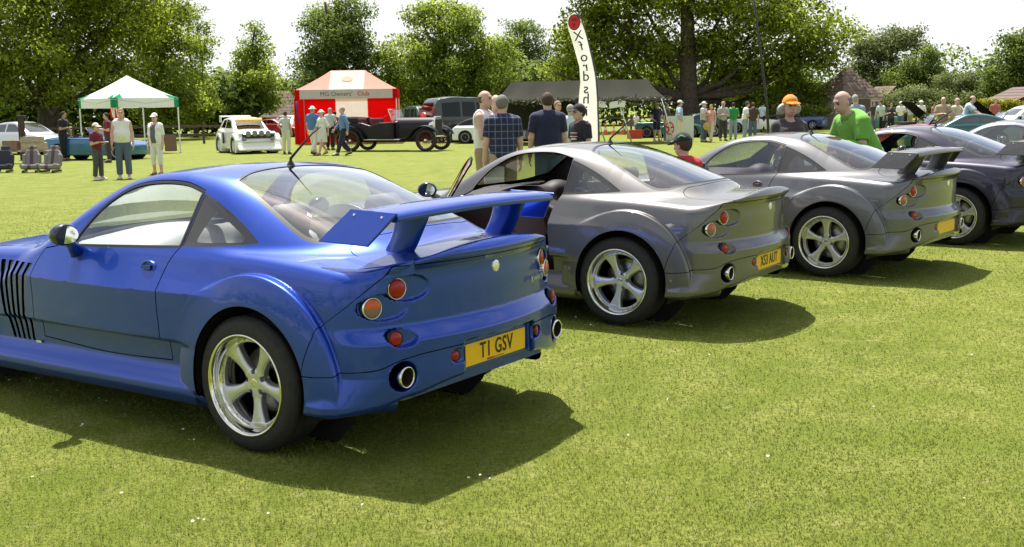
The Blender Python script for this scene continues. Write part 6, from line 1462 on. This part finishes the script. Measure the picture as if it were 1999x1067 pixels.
def tourer():
    root = thing('vintage_tourer', 'black vintage open tourer with maroon wire wheels in front of the club tent', 'car', (*V_(702,294), 0), R(-20)); bl = mat('vintage_black', (.006,.004,.007), .35, spec=.25, coat=.15, coat_rough=.06); mar = mat('maroon_leather', (.13,.008,.018), .55, noise=(9,.15)); wb = 2.85; Rw = .37
    def F(P):
        x, y, z = P[:, 0], np.abs(P[:, 1]), P[:, 2]
        tub = smax(smax(y-(.60-.05*np.clip(x-1.1, 0, 1)-.10*np.clip(-x, 0, 1)), z-(.98-.10*np.clip(1-np.abs(x-.75)/.35, 0, 1)+.06*np.clip(x-1.3, 0, 1)), .05), smax(x-1.62, -.42-.35*np.clip(z-.4, 0, 1)*.3-x, .06), .05)
        bon = smax(smax(np.sqrt((y/.36)**2+(np.clip(z-.72, 0, 9)/.42)**2)*.36-.36, y-.36, .04), smax(x-2.98, 1.5-x, .03), .03)
        f = smin(tub, bon, .05)
        f = smax(f, .38-z, .02)
        return f
    s = isosurf(F, (-.7,0,.3), (3.1,.8,1.3), .03, half=True, steps=2)
    _, s = s.split(lambda V: only(V[:, 2] > .75, poly_sd(V[:, :2], smooth_poly([(-.30,-.42),(-.1,-.47),(1.15,-.50),(1.28,-.45),(1.28,.45),(1.15,.50),(-.1,.47),(-.30,.42)], 4))))
    put('bodywork', mesh_of(s.lip(.03), 'bodywork'), bl, root)
    b = MB(); b.box((.5,0,.52), (1.7,.98,.05)); b.build('floor', mat('satin_black'), root)
    for x in (.28,.95):
        b = MB(); b.box((x+.05,0,.72), (.45,.94,.18)); b.box((x-.22,0,.92), (.14,.94,.42), rot=Matrix.Rotation(-.15, 3, 'Y')); b.build('bench_seat', mar, root, .05)
    for sgn in (1, -1):
        for cx, pts in ((wb, [(wb-.95,.40),(wb-.60,.50),(wb-.42,.70),(wb-.15,.84),(wb+.12,.84),(wb+.36,.72),(wb+.46,.55)]), (0, [(.62,.40),(.50,.60),(.28,.80),(0,.87),(-.26,.80),(-.46,.62),(-.56,.45)])):
            b = MB(); g = [[(x, sgn*(.50+.25*j/4), z+.025*math.sin(math.pi*j/4)) for j in range(5)] for x, z in smooth_line(pts, 4)]; b.sheet(g); b.sheet([[(q[0], q[1], q[2]-.025) for q in r_] for r_ in g]); b.build('mudguard', bl, root)
        b = MB(); b.box((1.25,sgn*.66,.40), (1.35,.24,.035)); b.build('running_board', mat('board_grey', (.35,.35,.34), .5, .5), root, .01)
        for cx in (0, wb):
            t = MB(); t.lathe([(.27,-.03),(.285,.0),(.33,.012),(Rw,-.012),(Rw,-.10),(.33,-.125),(.285,-.115),(.27,-.085),(.27,-.03)], 30, 0, True, 'y'); o = t.build('wheel', mat('tyre_rubber'), root); o.matrix_local = Matrix.Translation((cx, sgn*.70, Rw)) @ (Matrix.Identity(4) if sgn > 0 else Matrix.Rotation(math.pi, 4, 'Z'))
            w = MB(); w.lathe([(.27,-.02),(.255,-.03),(.255,-.09),(.27,-.1)], 28, 0, True, 'y'); w.lathe([(.0001,.02),(.045,.015),(.06,-.02),(.06,-.10)], 14, 1, True, 'y')
            for k in range(18):
                a = 2*math.pi*k/18; w.tube([(.055*math.cos(a+.5),-.02,.055*math.sin(a+.5)), (.258*math.cos(a),-.06,.258*math.sin(a))], .008, 4)
            w.build('wire_spokes', [mat('wheel_maroon', (.16,.012,.02), .4), chrome], o)
        M = frame_to((3.02,sgn*.34,.88), (1,0,.02)); b = MB(); b.lathe([(.02,-.20),(.09,-.13),(.125,0),(.13,.02),(.115,.015)], 20, 0, True, 'z', M); o = b.build('headlamp', chrome, root); b = MB(); b.lathe(disc_prof(.115, .025, 4), 18, 0, True, 'z', M); b.build('lens', mat('headlamp_glass'), o)
    b = MB(); b.prism([(-.33,.50),(-.33,1.05),(-.22,1.17),(.22,1.17),(.33,1.05),(.33,.50)], 2.98, 3.06, 'x'); o = b.build('radiator', chrome, root, .02); b = MB(); b.box((3.065,0,.80), (.012,.52,.52)); b.build('grille', mat('satin_black'), o)
    b = MB(); b.tube([(3.18,-.62,.50),(3.22,0,.50),(3.18,.62,.50)], .025, 8); b.build('bumper', chrome, root)
    b = MB(); b.tube([(1.55,-.52,1.02),(1.42,-.52,1.42),(1.42,.52,1.42),(1.55,.52,1.02)], .015, 6); b.build('windscreen_frame', chrome, root); b = MB(); b.add([(1.55,-.51,1.02),(1.42,-.51,1.41),(1.42,.51,1.41),(1.55,.51,1.02)], [(0,1,2,3)]); b.build('windscreen', glass_mat('far_glass_clear', (.7,.75,.75)), root)
    b = MB()
    for k in range(3): b.tube([(.25,-.58,1.02+.04*k),(-.35-.04*k,-.55,1.06+.04*k),(-.48-.04*k,0,1.07+.04*k),(-.35-.04*k,.55,1.06+.04*k),(.25,.58,1.02+.04*k)], .05, 7)
    b.build('folded_hood', soft, root); root.children[-1]['kind'] = 'stuff'
    b = MB(); b.lathe([(.20+.012*math.cos(q), .012*math.sin(q)) for q in np.linspace(0, 2*math.pi, 7)], 20, 0, True, 'z', frame_to((1.15,-.26,1.05), (-1,0,.6))); b.build('steering_wheel', mat('satin_black'), root)
    b = MB(); b.box((1.25,0,.36), (3.2,.6,.10)); b.build('chassis', mat('underbody_black'), root)
    b = MB(); b.lathe([(.14,-.06),(.33,-.05),(.35,0),(.33,.05),(.14,.06),(.0001,.07)], 26, 0, True, 'x', Matrix.Translation((-.62,0,.78))); b.build('spare_wheel', mat('tyre_rubber'), root)
def smooth_line(pts, per):
    P = [Vector((p[0], p[1], 0)) for p in pts]; out = []
    for i in range(len(P)-1):
        a, b, c, d = P[max(i-1, 0)], P[i], P[i+1], P[min(i+2, len(P)-1)]
        for k in range(per):
            t = k/per; q = .5*((2*b)+(c-a)*t+(2*a-5*b+4*c-d)*t*t+(3*b-a-3*c+d)*t**3); out.append((q.x, q.y))
    return out+[(P[-1].x, P[-1].y)]
tourer(); bpy.data.objects['vintage_tourer'].scale = (1.18,1.18,1.18)
suv_deck = [(-.9,.95),(-.75,1.06),(1.5,1.05),(2.2,1.02),(2.9,.96),(3.25,.78),(3.35,.6)]
suv_roof = [(-1.15,1.0),(-.93,1.5),(-.72,1.84),(-.4,1.93),(.8,1.95),(1.45,1.88),(1.85,1.55),(2.25,1.10),(2.7,.7)]
def suv(label, xy, yaw, col, **k):
    kw = dict(glass=mat('tinted_window', (.006,.008,.008), .12, spec=.35), xr=-.95, xf=3.35, wb=2.6, deck=suv_deck, roof=suv_roof, W=.90, belt=1.04, cab=.83, tum=.16, R_=.37, bot=.32, windows=[[(-.55,1.10),(-.55,1.70),(.35,1.74),(.35,1.10)],[(.45,1.10),(.45,1.74),(1.10,1.73),(1.10,1.10)],[(1.18,1.10),(1.18,1.73),(1.40,1.70),(1.80,1.12)]], wind=(1.55,2.15,.66), rearw=(-.80,-.98,.58), group='off-road cars behind the vintage tourer', cat='car', ks=.07); kw.update(k)
    root = auto('off_roader', label, xy, yaw, col, **kw); return root
root = suv('dark green off-roader with red rear lamps and spare wheel cover', V_(872,277), R(28), (.040,.048,.040))
root.scale = (1.12,1.12,1.16)
b = MB(); b.lathe([(.0001,.14),(.30,.13),(.34,.08),(.34,0)], 26, 0, True, 'z', frame_to((-1.0,.12,.98), (-1,0,0))); b.build('spare_wheel_cover', paint('cover_red', (.45,.015,.02), 0), root)
b = MB(); b.add([(-1.0,-.62,1.20),(-.86,-.58,1.70),(-.86,.58,1.70),(-1.0,.62,1.20)], [(0,1,2,3)]); b.build('rear_window', glass_mat('far_glass', (.16,.18,.18)), root)
for s_ in (1, -1): b = MB(); b.box((-.93,s_*.80,1.28), (.06,.10,.42)); b.build('tail_lamp_column', mat('red_lens'), root, .01)
suv('silver green off-roader behind the corner of the red tent', V_(815,257), R(-60), (.10,.13,.13))
def white_hood(root): pass
auto('roadster', 'white roadster with black fabric hood raised behind the vintage tourer', V_(915,279), R(-10), (.78,.79,.76), xr=-.72, xf=3.0, wb=2.38, deck=road_deck, roof=[(-.9,.5),(-.55,.80),(-.25,1.05),(.15,1.20),(.55,1.23),(.9,1.17),(1.35,.90),(1.7,.7),(2.4,.4)], W=.82, belt=.84, cab=.72, tum=.42, R_=.30, roofc=soft, windows=[[(.95,.88),(.90,1.07),(.40,1.10),(.12,.88)]], wind=(.95,1.45,.55), group='roadsters on show', pmetal=0.)
saloon('pale yellow saloon behind the man in the navy T-shirt', V_(1020,259), R(-15), (.72,.66,.34), pmetal=0.)
roadster('dark green classic roadster with open cockpit left of the white banner', V_(1268,268), R(-18), (.010,.085,.055), bumpc=chrome, rimc=(.35,.35,.36), W=.76)
coupe('dark green classic coupe right of the white banner', V_(1385,266), R(-170), (.008,.07,.045), bumpc=chrome, W=.77)
roadster('white open classic behind the woman in pink', V_(1440,258), R(-15), (.70,.72,.70), bumpc=chrome, W=.76, bonnet_open=(1.45,2.55,R(50),paint('bonnet_red', (.45,.02,.02), 0)))
roadster('cornflower blue roadster beside the woman in the orange cap', V_(1592,252), R(150), (.045,.085,.26), rimc=(.6,.6,.62))
roadster('teal roadster with black bonnet raised behind the balding man', V_(1730,254), R(172), (.012,.16,.15), bonnet_open=(1.45,2.6,R(55),mat('matt_black', (.012,.012,.013), .95, spec=.06)), bumpc=chrome)
roadster('magenta red roadster nose towards the balding man', V_(1866,285), R(183), (.42,.02,.075), pmetal=.1)
roadster('black sports car with its black bonnet lifted beside the magenta roadster', V_(1873,273), R(181), (.012,.011,.013), bonnet_open=(1.35,2.6,R(42),mat('matt_black', (.012,.012,.013), .95, spec=.06)), pmetal=.1)
coupe('dark teal coupe behind the steel blue one at the picture edge', V_(1935,292), R(170), (.012,.085,.085), pmetal=.3)
roadster('deep red roadster with blue bonnet lifted near the yellow shrubs', V_(2003,272), R(178), (.32,.012,.03), bonnet_open=(1.35,2.6,R(42),paint('bonnet_blue', (.06,.10,.19), .4)))
saloon('white saloon between the red roadster and the maroon barn', V_(1990,264), R(8), (.70,.72,.72))
# ---------------------------------------------------------------- people on the field
CO = lambda n, *c: (n, c)
WHITE = CO('white', .74,.74,.73); NAVY = CO('navy', .012,.016,.05); BLACK = CO('black', .012,.011,.012); DENIM = CO('denim', .085,.12,.19); KHAKI = CO('khaki', .32,.25,.16); CREAM = CO('cream', .60,.53,.40); GREYC = CO('grey', .22,.22,.23); LBLUE = CO('light_blue', .33,.46,.68); MAROON = CO('maroon', .15,.012,.03); CHAR = CO('charcoal', .045,.04,.045); SKY = CO('mid_blue', .08,.17,.42); GREENC = CO('lime', .14,.36,.045); TAN = CO('tan', .38,.30,.20); DGREY = CO('dark_grey', .07,.075,.07); PINK = CO('pink', .68,.33,.33); KELLY = CO('kelly', .02,.26,.05); PALE = CO('pale_blue', .50,.60,.72)
BROWN = CO('brown', .06,.035,.02); GREYH = CO('grey_hair', .32,.30,.28); DARKH = CO('dark_hair', .02,.014,.01); FAIRH = CO('fair_hair', .30,.19,.09); SILVER = CO('silver_hair', .55,.53,.50)
SH_W = CO('white_trainer', .65,.65,.63); SH_B = CO('black_shoe', .02,.018,.016); SH_T = CO('tan_shoe', .22,.13,.07)
GF = 'people around the club tent'; GN = 'people talking behind the open door coupe'; GC = 'crowd among the classic cars'; GL = 'people by the gazebo'
F_ = dict(h=.030)
N_ = dict(h=.018)
def stripe_ring(root, z0, z1, r, name, m):
    b = MB(); b.lathe([(r, z0), (r*1.01, (z0+z1)/2), (r, z1)], 20, 0, True, 'z', Matrix.Diagonal((.78,1,1,1))); b.build(name, m, root)
# left
person('man dressed all in black leaning on the metallic blue roadster', V_(126,313), R(-10), 1.80, shirt=BLACK, trousers=BLACK, hairc=DARKH, skin='tan', pose='lean', pose_r='front', lean=.12, group=GL, **F_)
person('boy in white cap and maroon T-shirt with grey trousers', V_(193,350), R(-25), 1.42, shirt=MAROON, trousers=DGREY, shoe=SH_W, hairc=BROWN, hatc=CO('stone_cap', .62,.60,.48), pose='front', top='tshirt', hat='cap', child=True, group=GL, **N_)
r, b_, p = person('stout man in white sleeveless vest and blue jeans by the gazebo', V_(244,348), R(-75), 1.80, shirt=WHITE, trousers=DENIM, shoe=SH_W, hairc=FAIRH, skin='pink', pose='down', top='vest', build=1.18, belly=.5, group=GL, **N_)
person('woman in white cap, open white cardigan and white cropped trousers', V_(309,340), R(-100), 1.66, shirt=CO('slate', .12,.12,.16), trousers=CO('white_trs', .70,.69,.67), shoe=SH_T, hairc=DARKH, skin='pink', pose='down', top='vest', low='capri', female=True, hat='cap', hair='short', over=True, belly=.3, build=1.12, group=GL, **N_)
person('person in maroon shirt standing under the gazebo', V_(214,316), R(-150), 1.72, shirt=MAROON, trousers=CHAR, hairc=DARKH, pose='front', group=GL, **F_)
# round the club tent
r, b_, p = person('woman in pale grey top and cream trousers seen from behind', V_(560,300), R(80), 1.68, shirt=CO('pale_grey', .48,.50,.47), trousers=CO('cream_pale', .62,.60,.48), shoe=SH_B, hairc=BROWN, female=True, top='blouse', pose='hips', pose_r='down', group=GF, **F_)
bag = MB(); bag.box((0,.20,.86),(.14,.07,.20)); bag.build('shoulder_bag', cloth('bag_black', (.02,.02,.022)), r, .02)
person('man in white sun hat, blue shirt and white trousers seen from behind', V_(613,302), R(70), 1.84, shirt=SKY, trousers=CO('white_trs', .70,.69,.67), shoe=SH_B, hairc=GREYH, hat='brim', pose='down', legs='walk', build=1.12, group=GF, **F_)
person('woman in white hat, white cardigan and pale skirt', V_(631,302), R(-130), 1.70, shirt=WHITE, trousers=CO('pale_skirt', .66,.64,.58), shoe=SH_T, hairc=GREYH, skin='pink', hat='brim', female=True, top='cardigan', low='skirt', legs='walk', pose='swing', pose_r='swingf', group=GF, **F_)
person('man in pale grey shirt and dark trousers at the tent counter', V_(645,292), R(75), 1.80, shirt=CO('pale_grey', .48,.50,.47), trousers=BLACK, hairc=GREYH, pose='front', lean=.15, group=GF, **F_)
person('dark haired woman at the tent counter', V_(656,290), R(110), 1.66, shirt=CO('brick', .20,.06,.05), trousers=BLACK, hairc=DARKH, female=True, pose='front', group=GF, **F_)
person('man in blue shirt and navy trousers walking past the vintage tourer', V_(672,303), R(-160), 1.80, shirt=CO('work_blue', .13,.22,.45), trousers=NAVY, shoe=SH_B, hairc=GREYH, skin='pink', top='long', legs='walk', pose='swing', pose_r='swingf', group=GF, **F_)
# talking behind the coupes
r, b_, p = person('shaven headed man in white sleeveless shirt with crossed arms', gx(944,16.6), R(-20), 1.90, shirt=WHITE, trousers=KHAKI, shoe=SH_T, hairc=CO('stubble', .10,.07,.055), top='vest', low='shorts', pose='crossed', hair='bald', skin='fair', group=GN, **N_)
r, b_, p = person('grey haired man in navy checked shirt holding a white bag', gx(981,15.9), R(100), 1.82, shirt=NAVY, trousers=KHAKI, shoe=SH_B, hairc=CO('iron_hair', .16,.15,.14), top='polo', low='shorts', pose='down', head_turn=-.5, build=1.06, belly=.3, group=GN, **N_)
cm = cloth('check', (.014,.018,.055)).copy(); cm.name = 'cloth_check'; nt = cm.node_tree; bs = nt.nodes['Principled BSDF']; src = bs.inputs['Base Color'].links[0].from_socket; tcn = nt.nodes.new('ShaderNodeTexCoord')
for ax_, sc in (('Z', 10.5), ('Y', 12.)):
    wv = nt.nodes.new('ShaderNodeTexWave'); wv.bands_direction = ax_; wv.inputs['Scale'].default_value = sc*.32; nt.links.new(tcn.outputs['Object'], wv.inputs['Vector']); rp = nt.nodes.new('ShaderNodeMapRange'); rp.inputs[1].default_value = .93; rp.inputs[2].default_value = .99; rp.inputs[4].default_value = .55; nt.links.new(wv.outputs['Fac'], rp.inputs[0])
    mx = nt.nodes.new('ShaderNodeMix'); mx.data_type = 'RGBA'; mx.inputs[7].default_value = (.20,.23,.34,1); nt.links.new(rp.outputs[0], mx.inputs[0]); nt.links.new(src, mx.inputs[6]); src = mx.outputs[2]
nt.links.new(src, bs.inputs['Base Color'])
for o in r.children:
    if o.name.startswith('shirt'): o.material_slots[0].material = cm
q = b_['arms'][0][2]; root = thing('carrier_bag', 'white paper carrier bag held at the checked shirt man\'s side', 'bag', (gx(962,15.6)[0], 15.6, .50), R(10))
bm_ = MB(); bm_.box((0,0,.165),(.27,.10,.33), taper=1.05); bm_.build('bag', mat('paper', (.78,.78,.74), .8), root, .01); bm_ = MB(); bm_.tube([(-.05,0,.33),(-.04,0,.39),(.04,0,.39),(.05,0,.33)], .004, 5); bm_.build('handle', mat('paper'), root)
person('older balding man in pale shirt half hidden between the two talking men', gx(967,17.6), R(-60), 1.85, shirt=PALE, trousers=KHAKI, hairc=SILVER, skin='pink', hair='bald', top='tshirt', pose='front', group=GN, **N_)
person('broad man in navy T-shirt seen squarely from behind', gx(1069,16.9), R(95), 1.86, shirt=NAVY, trousers=DENIM, shoe=SH_B, hairc=BROWN, pose='down', top='tshirt', build=1.12, group=GN, **N_)
r, b_, p = person('boy in black cap and dark printed T-shirt in front of the feather flag', gx(1132,18.2), R(-140), 1.66, shirt=CO('ink', .018,.014,.028), trousers=DENIM, hairc=DARKH, hatc=CO('cap_black', .015,.015,.02), hat='cap', top='tshirt', pose='down', child=True, head_turn=-.3, group=GN, **N_)
C = b_['chest']
for k, (m, y, zq, w, hh) in enumerate(((mat('print_white', (.6,.6,.62), .8), .0,.0,.15,.012), (mat('print_red', (.5,.03,.04), .8), 0,-.03,.13,.014), (mat('print_white'), .0,-.06,.16,.014), (mat('print_white'), .0,-.10,.11,.03))):
    f = MB(); f.box((C[0]+.150, y, C[2]+zq-.03), (.03, w, hh)); f.build('print', m, r)
person('woman in brown top beyond the navy T-shirt man', gx(1088,27), R(-60), 1.80, shirt=CO('rust', .20,.11,.09), trousers=DENIM, hairc=FAIRH, female=True, pose='front', group=GN, **F_)
person('man in light blue shirt and dark shorts beyond the capped boy', gx(1113,25.), R(60), 1.70, shirt=PALE, trousers=NAVY, hairc=GREYH, low='shorts', pose='down', group=GN, **F_)
person('dark haired man in blue shirt looking past the feather flag', gx(1130,26.), R(-20), 1.90, shirt=LBLUE, trousers=NAVY, hairc=DARKH, pose='front', group=GN, **F_)
# between the coupes
r, b_, p = person('child in black cap and red and white striped shirt between the grey coupes', gx(1337,10.45), R(115), 1.36, shirt=CO('kit_red', .50,.02,.035), trousers=NAVY, hairc=BROWN, hatc=CO('cap_black', .015,.015,.02), hat='cap', child=True, head_turn=.35, head_tilt=.12, pose='down', **N_)
f = MB(); f.lathe([(.075,1.405),(.085,1.43),(.075,1.455)], 18, 0, True, 'z', Matrix.Translation((.0,0,0)) @ Matrix.Diagonal((1.05,1,1,1))); f.build('collar', cloth('kit_white', (.75,.74,.73)), r)
for s in (1, -1):
    f = MB(); f.tube([(-.08,s*.04,1.42),(-.06,s*.11,1.405),(.0,s*.19,1.375)], [.028,.032,.03], 8); f.build('white_stripe', cloth('kit_white', (.75,.74,.73)), r)
f = MB(); f.tube([(b_['head'][0]-.02,.085,b_['head'][2]+.09),(b_['head'][0]-.06,.07,b_['head'][2]+.12),(b_['head'][0]-.10,.03,b_['head'][2]+.10)], .008, 5); f.build('cap_trim', cloth('trim_green', (.15,.45,.15)), r)
r, b_, p = person('curly grey haired woman in orange cap and charcoal top', gx(1541,13.1), R(-82), 1.72, shirt=CHAR, trousers=BLACK, hairc=SILVER, skin='pink', hatc=CO('orange', .85,.24,.01), hat='cap', hair='curly', female=True, top='tshirt', pose='front', build=1.1, **N_)
C = b_['chest']; f = MB(); f.lathe([(.0001,0),(.028,0)], 14, 0, False, 'z', frame_to((C[0]+.150,0,C[2]-.04),(1,0,.1))); f.build('badge', mat('print_green', (.12,.45,.05), .7), r)
f = MB(); f.box((b_['head'][0]+.118,0,b_['head'][2]+.105),(.012,.05,.022), rot=Matrix.Rotation(-.5,3,'Y')); f.build('cap_lettering', mat('print_white'), r)
r, b_, p = person('balding man in lime green polo shirt leaning towards the grey coupe', gx(1698,12.55), R(-160), 1.86, shirt=GREENC, trousers=BLACK, hairc=CO('iron_hair', .16,.15,.14), skin='pink', hair='bald', top='polo', lean=.50, pose='lean', pose_r='lean', build=1.15, belly=.4, head_tilt=.1, **N_)
f = MB(); f.lathe([(.080,-.02),(.088,.01),(.074,.035)], 18, 0, True, 'z', frame_to(b_['chest']+np.array([.075,0,.125]), (.50,0,1))); f.build('collar', cloth(*GREENC), r)
H = b_['head']; f = MB()
for s in (1, -1): f.lathe([(.016,0),(.020,.002),(.020,-.003)], 10, 0, True, 'z', frame_to(H+b_['headR']@np.array([.078,s*.034,.088]), b_['headR']@np.array([.6,0,.8])))
f.tube([H+b_['headR']@np.array([.086,-.016,.088]), H+b_['headR']@np.array([.086,.016,.088])], .003, 5); f.build('spectacles', mat('satin_black'), r); r.children[-1]['kind'] = 'stuff'
# crowd among the classics
def far(label, u, v, face, hgt, sh, tr, g=GC, **k): kk = dict(F_); kk.update(k); return person(label, V_(u, v), R(face), hgt, shirt=sh, trousers=tr, group=g, **kk)
far('man in white cap, navy polo shirt and navy shorts', 1282, 276, -60, 1.80, NAVY, NAVY, hat='cap', top='polo', low='shorts', pose='hips', shoe=SH_W, hairc=GREYH, skin='pink')
far('person in dark top and jeans just behind the navy shorts man', 1301, 274, -40, 1.76, CHAR, DENIM, pose='down', hairc=DARKH)
far('tall man in white cap, light blue shirt and cream trousers', 1326, 282, 0, 1.86, LBLUE, CREAM, hat='cap', top='polo', pose='hips', hairc=BROWN)
far('small child in white top near the camouflage tent', 1242, 262, -100, 1.25, WHITE, WHITE, child=True, pose='front', hairc=DARKH)
far('man in white cap and pale T-shirt with jeans', 1373, 277, -30, 1.80, CO('bone', .62,.60,.56), DENIM, hat='cap', pose='front', top='tshirt', hairc=GREYH)
r, b_, p = far('woman in pink sleeveless top and cream trousers carrying a straw hat', 1388, 277, -120, 1.68, PINK, CREAM, female=True, top='blouse', pose='down', hairc=FAIRH, legs='walk', skin='pink')
q = gp(1380, 277); hroot = thing('straw_hat', 'round straw hat held by the woman in pink', 'hat', (q.x-.03, q.y-.22, .62), 0); f = MB(); f.lathe([(.19,0),(.10,.01),(.09,.08),(.05,.10),(.0001,.10)], 20, 0, True, 'z', frame_to((0,0,.1),(0,-1,.1))); f.build('crown', mat('straw', (.52,.36,.13), .8, noise=(30,.2)), hroot); f = MB(); f.lathe([(.185,.002),(.192,.006),(.19,-.004)], 20, 0, True, 'z', frame_to((0,0,.1),(0,-1,.1))); f.build('brim_edge', mat('straw'), hroot)
far('man in patterned cap and grey shirt with folded arms', 1411, 274, -85, 1.80, CO('mid_grey', .36,.36,.36), CHAR, hat='cap', pose='crossed', hatc=CO('cap_tan', .45,.25,.17), hairc=GREYH)
far('man in kelly green T-shirt and light jeans seen from behind', 1431, 272, 85, 1.76, KELLY, CO('light_denim', .26,.32,.40), pose='front', hairc=DARKH)
far('man in white shirt and light jeans bending slightly', 1453, 275, 0, 1.78, WHITE, CO('light_denim', .26,.32,.40), lean=.15, pose='front', hairc=BROWN)
far('person in dark brown top and jeans seen from behind', 1469, 275, 80, 1.74, CO('dark_brown', .06,.04,.035), DENIM, pose='down', hairc=BROWN)
far('man in pale shirt and black trousers near the thin mast', 1488, 258, 40, 1.76, PALE, BLACK, pose='hips', hairc=DARKH)
far('man in grey blue T-shirt standing behind the balding man', 1666, 318, 75, 1.86, CO('grey_blue', .24,.30,.42), DENIM, pose='down', hairc=GREYH)
far('man in pale blue shirt leaning over the teal roadster', 1722, 261, -150, 1.78, PALE, BLACK, lean=.3, pose='lean', hairc=DARKH, g='people by the raised bonnets')
far('woman in dark top beside the pale blue shirt man', 1738, 262, -100, 1.64, CHAR, BLACK, female=True, pose='front', hairc=DARKH, g='people by the raised bonnets')
far('person in white cap and white shirt behind the magenta roadster', 1757, 256, -120, 1.68, WHITE, DENIM, hat='cap', pose='front', hairc=GREYH, g='people by the raised bonnets')
far('person in wide white hat near the lifted black bonnet', 1796, 258, -90, 1.72, WHITE, CREAM, hat='brim', pose='front', hairc=GREYH, g='people by the raised bonnets')
far('man in tan shirt with folded arms by the magenta roadster', 1838, 290, -110, 1.80, TAN, KHAKI, pose='crossed', hair='bald', hairc=GREYH, skin='pink', g='people by the raised bonnets')
far('man in cream shirt behind the tan shirt man', 1864, 288, -60, 1.76, CREAM, KHAKI, pose='reach', pose_r='down', hairc=GREYH, hair='bald', g='people by the raised bonnets')
far('man in light blue T-shirt bending over the blue bonnet', 1880, 292, -30, 1.86, CO('pale_blue2', .40,.52,.62), DENIM, lean=.32, pose='reach', hairc=BROWN, hair='bald', g='people by the raised bonnets')
far('person in olive top stooping beside the blue bonnet', 1897, 270, -80, 1.55, CO('olive', .20,.24,.08), CHAR, pose='front', lean=.3, hairc=DARKH, g='people by the raised bonnets')
far('distant person in red top near the yellow shrubs', 1940, 262, -90, 1.72, CO('dull_red', .35,.10,.08), DENIM, pose='down', hairc=BROWN, g='people by the raised bonnets')
for k, (u, v, fc, hh, sh, tr, lb) in enumerate(((1704,256,-70,1.70,CHAR,DENIM,'person in charcoal shirt left of the teal roadster'),(1776,252,-150,1.62,PALE,KHAKI,'person in pale blue shirt beyond the lifted black bonnet'),(1820,252,-30,1.58,CO('rose', .45,.18,.18),CREAM,'woman in rose top beyond the tan shirt man'),(1972,256,-110,1.66,GREYC,DENIM,'person in grey shirt at the far picture edge'),(1640,256,-100,1.68,CO('stone', .45,.42,.36),BLACK,'person in stone coloured shirt near the cottage'),(1518,254,-20,1.70,CO('ash', .30,.32,.34),DENIM,'person in ash grey shirt left of the orange capped woman'))):
    far(lb, u, v, fc, hh, sh, tr, pose=('down','front','crossed')[k % 3], hairc=(BROWN,GREYH,DARKH)[k % 3], female='woman' in lb)
